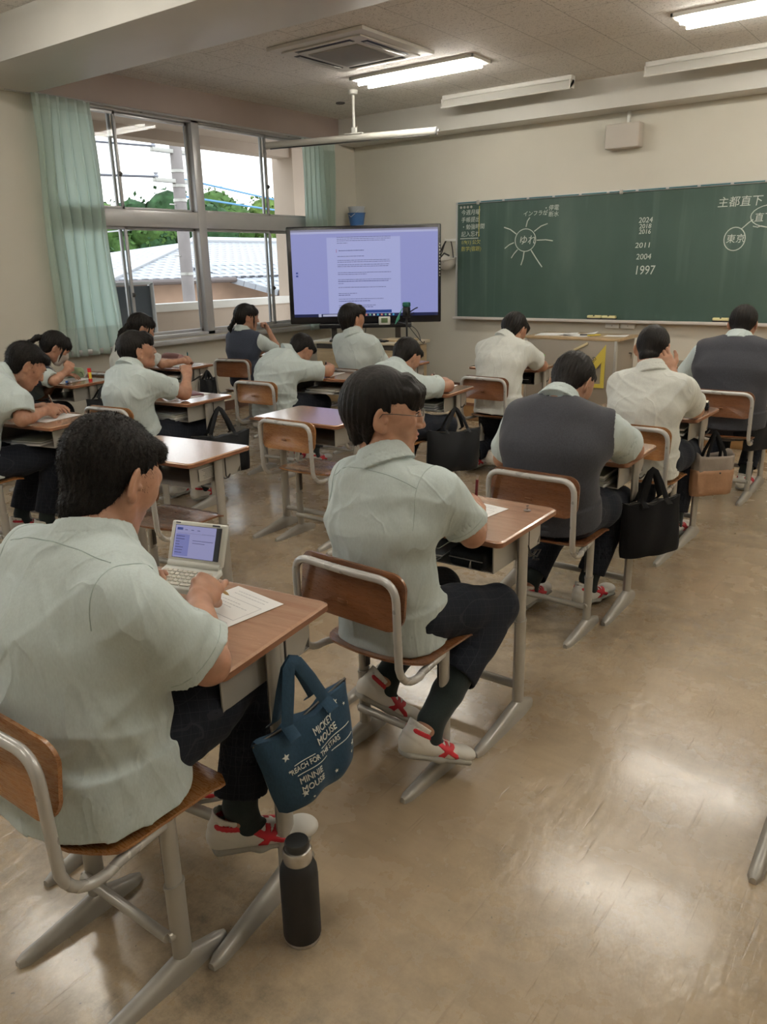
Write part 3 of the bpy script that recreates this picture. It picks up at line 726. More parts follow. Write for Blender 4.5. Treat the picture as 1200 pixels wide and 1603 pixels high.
q.prism([(.075, .085), (-.16, -.215), (-.105, -.26), (.075, -.03)], 0, .006, M=Mt); q.prism([(.075, -.03), (.040, -.075), (.040, -.30), (.075, -.30)], 0, .006, M=Mt); q.prism([(-.105, -.26), (-.16, -.215), (-.20, -.30), (-.14, -.305)], 0, .006, M=Mt); q.prism([(-.14, -.305), (-.14, -.27), (.040, -.265), (.040, -.30)], 0, .006, M=Mt); q.build('frame', YT, t)
Mx = frame((-.035, -.0065, -.085), (math.cos(A), 0, math.sin(A)), (-math.sin(A), 0, math.cos(A)))
text_part('60', .055, 'number', BLACKP, t, Mx); text_part('0', .055, 'number', BLACKP, t, Matrix.Translation((-.075, 0, -.095)) @ Mx)
# ------------------------------------------------------------ outside the window
STU = m_paint('tan_stucco', (.50, .40, .32), .85, .06)
CAPW = m_paint('white_cap', (.72, .68, .62), .7, .05)
def ext(name, a, b, m, kind=None):
    q = MB(); q.box([(a[i]+b[i])/2 for i in range(3)], [abs(b[i]-a[i]) for i in range(3)]); o = q.build(name, m); o['kind'] = 'structure'; return o
ext('veranda_floor', (-8.5, -3, -.2), (XL-.15, 12, -.02), STU)
ext('veranda_roof', (-8.6, -3, 3.12), (XL-.15, 12, 3.35), STU)
ext('veranda_beam', (-8.6, -3, 3.0), (-8.35, 12, 3.12), STU)
ext('veranda_column', (-8.7, 9.12, -.2), (-8.3, 9.6, 3.12), STU)
t = thing('parapet_wall', 'low tan veranda parapet with a white cap outside the window', 'wall', (-8.5, 5, 0))
q = MB(); q.box((0, 0, .5), (.15, 18, 1.0)); q.build('body', STU, t)
q = MB(); q.box((0, 0, 1.04), (.22, 18, .10), .01); q.build('cap', CAPW, t)
for i in range(5):
    q = MB(); q.box((.08, -6.6+i*3.0, .45), (.02, 2.5, .6), .004); q.build('panel', STU, t)
t = thing('screen_door', 'dark grey mesh door panel with a pale frame outside the lower left pane', 'screen door', (-7.9, 5.15, 0))
q = MB(); q.box((0, 0, .68), (.02, 1.90, 1.30)); q.build('mesh_panel', mat('slate_mesh', (.085, .10, .12), .6), t)
q = MB(); q.box((0, .97, .68), (.05, .05, 1.36), .004); q.box((0, 0, 1.36), (.05, 1.98, .035), .004); q.build('frame', SILVER, t)
# neighbouring house
def m_tiles():
    m = mat('silver_roof_tiles', (.42, .43, .46), .35); n = NT(m)
    sep = n.n('SeparateXYZ'); n.l(n.tc.outputs['UV'], sep.inputs[0])
    u = n.math('FRACT', n.math('MULTIPLY', sep.outputs[0], 3.6)); v = n.math('FRACT', n.math('MULTIPLY', sep.outputs[1], 3.3))
    wv = n.math('ABSOLUTE', n.math('SUBTRACT', u, .5)); low = n.math('MULTIPLY', n.math('LESS_THAN', v, .22), n.math('GREATER_THAN', wv, .18))
    seam = n.math('LESS_THAN', u, .10)
    d = n.math('MAXIMUM', low, n.math('MULTIPLY', seam, .45))
    n.col(n.mix(d, (.32, .33, .355), (.05, .05, .06))); n.bump(n.math('MULTIPLY', wv, -1.0), .6, .06); n.bump(v, .5, .05); return m
TILES = m_tiles()
def roof_plane(q, a, b, c, d):
    """quad a,b (eave) c,d (ridge) with metre UVs"""
    q.append((a, b, c, d))
def roof_mesh(name, quads, parent):
    bm = bmesh.new(); uv = bm.loops.layers.uv.new('UVMap')
    for qd in quads:
        P = [Vector(p) for p in qd]; vs_ = [bm.verts.new(p) for p in P]; f = bm.faces.new(vs_)
        ex = (P[1]-P[0]).normalized(); nrm = (P[1]-P[0]).cross(P[-1]-P[0]).normalized(); ey = nrm.cross(ex)
        for l in f.loops: d = l.vert.co-P[0]; l[uv].uv = (d.dot(ex), d.dot(ey))
    me = bpy.data.meshes.new(name); bm.to_mesh(me); bm.free(); me.materials.append(TILES)
    o = bpy.data.objects.new(name, me); COL.objects.link(o); o.parent = parent
    s = o.modifiers.new('thick', 'SOLIDIFY'); s.thickness = .12; return o
HW_ = m_paint('house_tan_wall', (.40, .26, .18), .85, .12)
t = thing('tiled_house', 'tan house with a big silver-grey tiled hip roof just beyond the parapet', 'house', (-17, 12, -3.2)); L = Vector((-17, 12, -3.2))
def loc(*p): return tuple(Vector(p)-L)
e0, e1 = loc(-14, 9.2, 1.32), loc(-14, 17.5, 1.32); r0, r1 = loc(-17.2, 13.2, 2.30), loc(-17.2, 21, 2.30)
roof_mesh('roof', [(loc(-14, 9.9, 1.33), loc(-14, 24, 1.33), loc(-19, 24, 2.29), loc(-19, 16.4, 2.29)), (loc(-24, 9.9, 1.33), loc(-14, 9.9, 1.33), loc(-19, 16.4, 2.29)), (loc(-24, 24, 1.33), loc(-24, 9.9, 1.33), loc(-19, 16.4, 2.29), loc(-19, 24, 2.29))], t)
roof_mesh('lower_roof', [(loc(-13.1, 13.7, 1.0), loc(-13.1, 21, 1.0), loc(-15, 21, 1.62), loc(-15, 12.6, 1.62)), (loc(-14.0, 13.15, 1.30), loc(-13.1, 13.7, 1.0), loc(-15, 12.6, 1.62))], t)
q = MB(); q.tube([loc(-19, 16.4, 2.33), loc(-19, 24, 2.33)], .09, 8); q.tube([loc(-14, 9.9, 1.37), loc(-19, 16.4, 2.33)], .07, 8); q.build('ridge_tiles', mat('ridge_grey', (.55, .55, .56), .5), t)
q = MB(); q.box(tuple((Vector(loc(-18.4, 17.1, -.98)))), (8.2, 13.4, 4.4)); q.build('wall', HW_, t)
q = MB(); q.tube([loc(-13.95, 9.9, 1.26), loc(-13.95, 13.2, 1.26)], .06, 8); q.tube([loc(-13.05, 13.7, .94), loc(-13.05, 20, .94)], .06, 8); q.build('gutter', mat('gutter_brown', (.12, .09, .08), .5), t)
q = MB(); q.box(loc(-14.38, 13.2, .62), (.06, 1.6, .55)); q.build('dark_window', mat('slate_dark', (.05, .055, .07), .3), t)
t = thing('annex_house', 'smaller house with a tiled roof behind the left of the big tiled house', 'house', (-21, 11, -3.2)); L = Vector((-21, 11, -3.2))
roof_mesh('roof', [(loc(-24.9, 8, 1.2), loc(-24.9, 20.4, 1.2), loc(-27.5, 18.4, 2.35), loc(-27.5, 8, 2.35)), (loc(-24.9, 20.4, 1.2), loc(-30, 20.4, 1.2), loc(-27.5, 18.4, 2.35))], t)
q = MB(); q.tube([loc(-27.5, 8, 2.40), loc(-27.5, 18.4, 2.40)], .11, 8); q.tube([loc(-27.5, 18.4, 2.40), loc(-24.9, 20.4, 1.25)], .09, 8); q.build('ridge_tiles', mat('ridge_grey'), t)
q = MB(); q.box(loc(-27.5, 14, -1.1), (4.4, 11.4, 4.2)); q.build('wall', HW_, t)
GR = m_paint('ground_grey', (.25, .24, .2), .9); ext('ground', (-90, -60, -3.4), (-8.7, 90, -3.2), GR)
# utility pole
t = thing('utility_pole', 'grey-brown concrete utility pole with metal bands and brackets beyond the window', 'utility pole', (-12.3, 10.40, -3.2))
q = MB(); q.tube([(0, 0, 0), (0, 0, 10.5)], [.13, .10], 16); q.build('pole', m_paint('pole_concrete', (.26, .23, .22), .8, .15), t)
for z in (3.9, 4.6, 5.9, 6.15, 6.4, 6.9, 7.3): q = MB(); q.lathe([(.125, 0), (.125, .05)], 16, c=(0, 0, z)); q.build('band', GREYM, t)
for i, z in enumerate((6.25, 6.75, 7.25)):
    q = MB(); q.box((0, 0, z), (.10, 1.1, .07), .01); a = q.build('cross_arm', GREYM, t)
    for y in (-.5, .5): q = MB(); q.lathe([(.03, 0), (.05, .03), (.03, .06), (.045, .09)], 10, c=(0, y, z+.03)); q.build('insulator', mat('insulator', (.3, .3, .33), .3), a)
for i in range(6): q = MB(); q.tube([(0, -.25 if i % 2 else .25, 3.6+i*.45), (0, 0, 3.6+i*.45)], .012, 6); q.build('step_bolt', GREYM, t)
P0 = Vector((-12.3, 10.4, 0)); BW = mat('blue_wire', (.10, .28, .50), .5); BKW = mat('grey_wire', (.10, .10, .12), .5)
wires = [((-12.3, 9.9, 4.1), (-15, -8, 5.2), BKW, .028, 'dark upper overhead wire running left from the pole'), ((-12.3, 9.9, 3.6), (-15, -8, 4.5), BKW, .03, 'dark middle overhead wire running left from the pole'),
    ((-12.3, 9.9, 3.1), (-15, -8, 3.7), BKW, .035, 'thick dark low overhead wire running left from the pole'), ((-12.3, 10.5, 3.1), (-14, 40, 1.6), BW, .03, 'blue overhead cable sloping down right from the pole'),
    ((-12.3, 10.5, 2.8), (-13, 40, 2.2), BW, .03, 'second blue overhead cable sloping right below the first'), ((-12.3, 10.3, 2.3), (-16, -6, 1.7), mat('pale_wire', (.5, .5, .5), .5), .02, 'pale thin wire crossing the lower left pane')]
for a, b, m, r, lab in wires:
    a, b = Vector(a), Vector(b); pts = []
    for i in range(17): u = i/16; p = a.lerp(b, u); p.z -= .5*4*u*(1-u)*.6; pts.append(p)
    q = MB(); q.tube(pts, r*.6, 6); tag(q.build('overhead_wire', m), lab, 'wire', 'wires at the utility pole')
# trees beyond the houses
def m_leaf(name, c):
    m = mat(name, c, .8, spec=.1); n = NT(m)
    n.col(n.ramp(n.noise(1.6, 6, None, .7), [(.3, g3(c, .45)), (.5, c), (.7, g3(c, 1.9))])); return m
LEAF = [m_leaf('leaf_green', (.07, .13, .035)), m_leaf('leaf_dark', (.035, .075, .03)), m_leaf('leaf_yellow_green', (.11, .17, .04))]
BARK = mat('bark', (.08, .06, .04), .9)
def tree(x, y, zt, r, mi, label, seed):
    rn = random.Random(seed); t = thing('tree', label, 'tree', (x, y, -3.2), 0, 'trees beyond the houses')
    h = zt+3.2; q = MB(); q.tube([(0, 0, 0), (.1, .1, h*.5), (0, 0, h*.8)], [.3, .2, .08], 8); q.build('trunk', BARK, t)
    N = 2600; c = np.zeros((N, 3)); blobs = [(rn.uniform(-.6, .6)*r, rn.uniform(-.75, .75)*r, h-r*.55-rn.uniform(0, 1.5)*r*.6, r*rn.uniform(.35, .6)) for _ in range(11)] + [(0, 0, h-r*.5, r*.5)]
    rg = np.random.RandomState(seed); vs_ = []; fs = []
    for i in range(N):
        b = blobs[rg.randint(len(blobs))]; d = rg.normal(size=3); d /= np.linalg.norm(d); rr = b[3]*rg.uniform(.72, 1.05)
        p = np.array(b[:3])+d*rr; s = rg.uniform(.09, .17); a = rg.normal(size=3); a /= np.linalg.norm(a); bb = np.cross(a, d); bb /= np.linalg.norm(bb)+1e-9
        k = len(vs_); vs_ += [tuple(p-a*s), tuple(p+bb*s*.7), tuple(p+a*s), tuple(p-bb*s*.7)]; fs.append((k, k+1, k+2, k+3))
    q = MB(); q.raw(vs_, fs)
    for b in blobs:
        bb_ = bmesh.new(); bmesh.ops.create_icosphere(bb_, subdivisions=2, radius=b[3]*.86, matrix=Matrix.Translation(b[:3])); q._take(bb_)
    q.build('crown', LEAF[mi], t)
trs = [(-34, 20.5, 4.0, 2.6, 1, 'dark green tree above the small annex roof, leftmost of the trees'), (-35, 24.5, 4.4, 2.8, 0, 'green tree left of the utility pole beyond the roofs'), (-34, 28.0, 5.0, 2.9, 1, 'dark green tree right behind the utility pole'),
    (-35, 32.0, 5.3, 3.0, 0, 'green tree just right of the utility pole'), (-34, 35.0, 5.0, 2.8, 2, 'yellow-green bushy tree above the middle of the big roof'), (-35, 38.8, 5.2, 3.0, 0, 'green tree above the right part of the big roof'), (-34, 42.0, 5.0, 3.0, 2, 'yellow-green tree near the right end of the window view'), (-35, 46.5, 4.8, 3.2, 0, 'green tree at the far right of the window view')]
for i, a in enumerate(trs): tree(a[0], a[1], a[2]+.55, *a[3:], 11+i)
# ------------------------------------------------------------ school chair and desk (one of each kind, then copies)
def foot_mesh(q, y0, y1, yj, w=.046, h=.058):
    """long tapered cast foot from y0 (rear) to y1 (front), highest at the leg joint yj"""
    N = 16; vs_ = []; fs = []; S = 10
    for i in range(N+1):
        u = i/N; y = y0+(y1-y0)*u
        k = (y-y0)/(yj-y0) if y < yj else (y1-y)/(y1-yj)
        k = max(0, min(1, k)); hh = .022+(h-.022)*k**1.25; ww = w*(.72+.28*k)
        e = min(1, min(u, 1-u)*N/1.2+.25)**.5; ww *= e; hh *= .6+.4*e
        for j in range(S+1):
            a = PI*j/S; x = -math.cos(a)*ww/2; z = hh*min(1, math.sin(a)**.55)
            vs_.append((x, y, z))
    for i in range(N):
        for j in range(S): a = i*(S+1)+j; fs.append((a, a+1, a+S+2, a+S+1))
        fs.append((i*(S+1), (i+1)*(S+1), (i+1)*(S+1)+S, i*(S+1)+S))
    fs.append(tuple(range(S+1))[::-1]); fs.append(tuple(N*(S+1)+j for j in range(S+1)))
    q.raw(vs_, fs)
def curved_panel(w, h, r, th, curve, n=14):
    """rounded plate in local X (width) / Z (height), bowed along Y; returns MB"""
    q = MB(); out = rrect(w, h, r, 8); K = len(out); vs_ = []; fs = []
    rings = [(1.0, 0), (.985, .0), (.8, 0), (.5, 0), (.2, 0)]
    def P(x, z, off): return (x, curve*(1-(2*x/w)**2)*1.0+off + .010*math.cos(PI*z/h), z)
    def face(off, sgn):
        base = len(vs_)
        for s, _ in ((1, 0), (.9, 0), (.7, 0), (.45, 0), (.2, 0)):
            o2 = off if s < 1 else off*.75
            for x, z in out: vs_.append(P(x*s, z*s, o2))
        for a in range(4):
            for j in range(K):
                f = (base+a*K+j, base+a*K+(j+1) % K, base+(a+1)*K+(j+1) % K, base+(a+1)*K+j); fs.append(f if sgn > 0 else f[::-1])
        f = tuple(base+4*K+j for j in range(K)); fs.append(f if sgn > 0 else f[::-1]); return base
    a = face(-th/2, 1); b = face(th/2, -1)
    for j in range(K): fs.append((a+j, b+j, b+(j+1) % K, a+(j+1) % K))
    q.raw(vs_, fs); bmesh.ops.recalc_face_normals(q.bm, faces=q.bm.faces); return q
def seat_mesh():
    """moulded plywood seat, dished, rear edge turned up a little, front edge rolled down"""
    q = MB(); w, d, th = .365, .375, .013; y0 = -.175; N = 18; vs_ = []; fs = []
    def half(u):  # half width at depth u
        t = max(0, (.26-u)/.26); r = max(0, (u-.90)/.10); return w/2*(1-.34*t**2.3)*(1-.16*r**2)
    def zz(x, u): return .420 - .010*math.sin(PI*min(1, u*1.15))*(1-(2*x/w)**2) + .016*max(0, .16-u)/.16 - .016*max(0, u-.82)/.18
    for side in (1, -1):
        for i in range(N+1):
            u = i/N; hw = half(u)*(1 if 0 < i < N else .93)
            for j in range(N+1):
                x = (2*j/N-1)*hw; e = 1 if (0 < i < N and 0 < j < N) else .55
                yy = y0+d*u + (.03*(2*x/w)**2 if u < .3 else 0)*(1-u/.3)
                vs_.append((x, yy, zz(x, u)+side*th/2*e))
    M_ = (N+1)*(N+1)
    for s in range(2):
        for i in range(N):
            for j in range(N):
                a = s*M_+i*(N+1)+j; f = (a, a+1, a+N+2, a+N+1); fs.append(f if s == 0 else f[::-1])
    edge = [j for j in range(N+1)]+[(N+1)*i+N for i in range(1, N+1)]+[N*(N+1)+N-j for j in range(1, N+1)]+[(N+1)*(N-i) for i in range(1, N)]
    for a, b in zip(edge, edge[1:]+edge[:1]): fs.append((a, a+M_, b+M_, b))
    q.raw(vs_, fs); bmesh.ops.recalc_face_normals(q.bm, faces=q.bm.faces); return q
def make_chair(label, wood=CHW, loc=(0, 0, 0), rot=0):
    t = thing('school_chair', label, 'chair', loc, rot, 'pupils\' wooden school chairs')
    s_ = seat_mesh(); so = s_.build('seat', wood, t)
    b = curved_panel(.375, .165, .045, .011, -.020); b.bm.transform(Matrix.Translation((0, -.203, .642)) @ Matrix.Rotation(rad(-7), 4, 'X')); bo = b.build('backrest', wood, t)
    q = MB(); q.box((-.0, -.2365, .62), (.035, .002, .010), .0005); q.build('maker_mark', CHWD, bo)
    q = MB()
    for x in (-.15, .15): q.lathe([(.006, 0), (.006, .003), (.003, .004)], 10, M=Matrix.Translation((x, -.197, .62)) @ Matrix.Rotation(-PI/2, 4, 'X'))
    q.build('rivet', CHROME, bo)
    def side(x):
        return [Vector((x*.88, .02, .398)), Vector((x*.95, -.10, .396))]+arc((x, -.13, .396), (x, -.205, .392), (x, -.222, .46), 6)+[Vector((x, -.226, .56))]
    X = .182; R = side(X); L = side(-X)
    top = arc((X, -.229, .655), (X, -.232, .712), (X-.055, -.232, .712), 6)+[Vector((0, -.236, .712))]+arc((-X+.055, -.232, .712), (-X, -.232, .712), (-X, -.229, .655), 6)
    q = MB(); q.tube(R+top+L[::-1], .0115, 12); q.build('back_frame', TUBEM, t)
    for s in (-1, 1):
        q = MB(); q.tube([(s*.158, .03, .05), (s*.158, .03, .24)], .019, 14, sq=(1.25, .85), up=(0, 1, 0)); q.tube([(s*.158, .03, .235), (s*.158, .03, .243)], .0205, 14, sq=(1.25, .85), up=(0, 1, 0))
        q.tube([(s*.158, .03, .20), (s*.158, .03, .405)], .0160, 14, sq=(1.25, .85), up=(0, 1, 0)); lo = q.build('leg', GREYM, t)
        q = MB(); foot_mesh(q, -.185, .150, .03); q.bm.transform(Matrix.Translation((s*.158, 0, 0))); q.build('foot', GREYM2, lo)
        q = MB(); q.box((s*.1405, .03, .31), (.003, .022, .10), .001)
        for k in range(4): q.box((s*.139, .03, .275+.023*k), (.003, .009, .012), .001)
        q.build('height_plate', DARKM, lo)
    q = MB(); q.tube([(-.155, .0, .115), (.155, .0, .115)], .0125, 10); q.tube([(-.155, .0, .115), (-.157, .025, .115)], .0125, 10); q.tube([(.155, .0, .115), (.157, .025, .115)], .0125, 10); q.build('crossbar', GREYM, t)
    q = MB(); q.box((0, .03, .397), (.32, .05, .012), .003); q.build('seat_bar', GREYM, t)
    return t
def top_mesh(w=.60, d=.42, z=.70, th=.022):
    q = MB(); out = rrect(w, d, .022, 5); K = len(out); vs_ = []; fs = []
    lv = [(.975, 0, 1), (1-.006/.3, 0, 1), (1, -.004, 1), (1, -th+.004, 1), (.985, -th, 1)]
    for s, dz, _ in lv:
        for x, y in out:
            k = s if s < 1 else 1
            vs_.append((x-(1-k)*math.copysign(.3, x), y-(1-k)*math.copysign(.3, y), z+dz))
    for a in range(len(lv)-1):
        for j in range(K): fs.append((a*K+j, a*K+(j+1) % K, (a+1)*K+(j+1) % K, (a+1)*K+j))
    fs.append(tuple(range(K))); fs.append(tuple((len(lv)-1)*K+j for j in range(K)))
    q.raw(vs_, fs); bmesh.ops.recalc_face_normals(q.bm, faces=q.bm.faces)
    for f in q.bm.faces: f.material_index = 0 if f.normal.z > .75 else 1
    return q
def make_desk(label, loc=(0, 0, 0), rot=0):
    t = thing('school_desk', label, 'desk', loc, rot, 'pupils\' school desks')
    top_mesh().build('tabletop', [TOPW, EDGEW], t)
    q = MB(); w, d, z0, z1, e = .50, .34, .575, .675, .004
    q.box((0, .01, z0), (w, d, e), .001)
    q.box((0, .01+d/2, (z0+z1)/2), (w, e, z1-z0), .001)
    for s in (-1, 1):
        q.prism([(-d/2+.01, z0), (d/2-.03+.01, z0), (d/2+.01, z0+.035), (d/2+.01, z1), (-d/2+.01, z1)], 0, e, M=frame((s*w/2-(0 if s > 0 else -e)-(e if s > 0 else 0), 0, 0), (0, 1, 0), (0, 0, 1)))
        q.box((s*(w/2+.001), .0, z1-.008), (.014, d-.02, .006), .001)
    q.build('book_tray', GREYM, t)
    q = MB()
    for s in (-1, 1): q.box((s*.22, 0, .676), (.10, .34, .005), .001)
    q.build('top_bracket', GREYM, t)
    for s in (-1, 1):
        x = s*.272; q = MB()
        q.tube([(x, 0, .05), (x, 0, .36)], .0235, 14, sq=(1.25, .72), up=(0, 1, 0)); q.tube([(x, 0, .352), (x, 0, .362)], .0248, 14, sq=(1.25, .74), up=(0, 1, 0))
        q.tube([(x, 0, .3), (x, 0, .678)], .0205, 14, sq=(1.25, .72), up=(0, 1, 0)); lo = q.build('leg', GREYM, t)
        q = MB(); foot_mesh(q, -.30, .105, 0, .048, .070); q.bm.transform(Matrix.Translation((x, 0, 0))); q.build('foot', GREYM2, lo)
        q = MB(); X = s*.262; q.tube([(X+s*.004, .055, .67), (X+s*.004, .055, .60)]+arc((X+s*.004, .055, .585), (X+s*.02, .05, .565), (X+s*.038, .045, .60), 5), .0032, 6); q.tube([(X+s*.004, .030, .67), (X+s*.004, .030, .60)]+arc((X+s*.004, .03, .585), (X+s*.02, .035, .565), (X+s*.038, .045, .60), 5), .0032, 6)
        q.build('bag_hook', DARKM, t)
    q = MB(); q.tube([(-.27, 0, .115), (.27, 0, .115)], .0145, 12, sq=(1.0, 1.1)); q.build('footrest_bar', GREYM, t)
    return t
CH = {  # key: x, y, rot, label
 1: (-1.362, .80, 0, 'wooden school chair of the nearest pupil, its backrest cut by the left frame edge'),
 2: (-1.285, 1.77, -2, 'wooden school chair under the pupil with glasses'),
 3: (-1.305, 2.93, 0, 'wooden school chair of the grey-vested pupil bending low in the right row'),
 4: (-1.30, 4.02, 0, 'wooden school chair mostly hidden behind the pupil holding the back of his head'),
 5: (-1.21, 5.33, 0, 'wooden school chair of the grey-vested pupil at the right edge'),
 6: (-2.79, 5.20, -2, 'wooden school chair of the front pupil before the teacher desk'),
 7: (-4.02, 5.10, 0, 'wooden school chair of the upright pupil facing the display'),
 8: (-2.92, 3.98, 4, 'wooden school chair of the pupil bent behind the boy with glasses'),
 9: (-4.15, 4.24, 4, 'wooden school chair of the very low-bent pupil left of the centre'),
 10: (-5.42, 5.18, 12, 'wooden school chair of the vested girl by the window'),
 11: (-4.16, 3.01, 6, 'wooden school chair whose back shows above the nearest pupil\'s head'),
 12: (-5.66, 4.02, 8, 'wooden school chair of the girl with the long ponytail'),
 13: (-5.62, 2.95, 8, 'wooden school chair of the masked girl at the left'),
 14: (-4.30, 2.02, 8, 'wooden school chair of the pupil writing at the left edge'),
 'a': (-2.84, 2.16, 4, 'empty wooden school chair behind the nearest pupil, tucked under the glossy empty desk'),
 'b': (-2.895, 3.24, 0, 'empty wooden school chair left of the boy with glasses'),
}
c0 = make_chair(CH[1][3], CHW, (*CH[1][:2], 0), rad(CH[1][2])); chairs = {1: c0}
for k, (x, y, r, lab) in CH.items():
    if k != 1: chairs[k] = dup(c0, (x, y, 0), rad(r), lab)
for k in (2, 3, 5, 6, 7, 10, 'a'):
    for ch in chairs[k].children:
        if ch.name.startswith(('backrest', 'seat')) and not ch.name.startswith('seat_bar'):
            ch.data = ch.data.copy(); ch.data.materials[0] = CHWD
DK = {
 1: (-1.465, 1.125, 7.8, 'wooden-topped desk of the nearest pupil, holding the electronic dictionary'),
 2: (-1.35, 2.19, 1, 'wooden-topped desk of the boy with glasses'),
 3: (-1.38, 3.32, 2, 'desk of the vested pupil bending low, a black tote bag hanging on it'),
 4: (-1.40, 4.43, -1, 'desk with a black pencil case and a brown paper bag hanging on it'),
 5: (-1.33, 5.76, 0, 'desk of the vested pupil at the right edge'),
 6: (-3.02, 5.85, 6, 'desk of the front pupil before the teacher desk'),
 7: (-4.08, 5.58, 2, 'desk of the upright pupil, hidden behind him'),
 8: (-2.99, 4.47, 6, 'desk with a large black bag hanging on its right side, in the middle'),
 9: (-4.02, 4.42+.28, 8, 'desk of the bent pupil left of the middle, small blue bag beside it'),
 10: (-5.60, 5.68, 10, 'desk of the vested girl by the window'),
 11: (-4.21, 3.35+.03, 5, 'pale glossy desk of the pupil looking up, black bag on its side'),
 12: (-5.69, 4.55, 7, 'desk with a pink pencil case under the window'),
 13: (-5.63, 3.47, 9, 'desk with a red glue stick and green pencil case'),
 14: (-4.28, 2.46, 10, 'desk of the pupil writing at the left edge'),
 'a': (-2.96, 2.32, 7, 'empty glossy desk right behind the nearest pupil'),
 'b': (-2.94, 3.33, 2, 'empty desk left of the boy with glasses, its top shining mauve'),
 'c': (-1.82, 6.54, 0, 'desk top seen between the two right-hand pupils near the platform'),
 'd': (.037, 2.125, 0, 'desk at the right edge of which only grey feet show'),
}
d0 = make_desk(DK[1][3], (*DK[1][:2], 0), rad(DK[1][2])); desks = {1: d0}
for k, (x, y, r, lab) in DK.items():
    if k != 1: desks[k] = dup(d0, (x, y, 0), rad(r), lab)
def on(k, x, y, z=.7015):
    X, Y, r, _ = DK[k]; c, s = math.cos(rad(r)), math.sin(rad(r)); return (X+c*x-s*y, Y+s*x+c*y, z)
def dr(k, a=0): return rad(DK[k][2]+a)
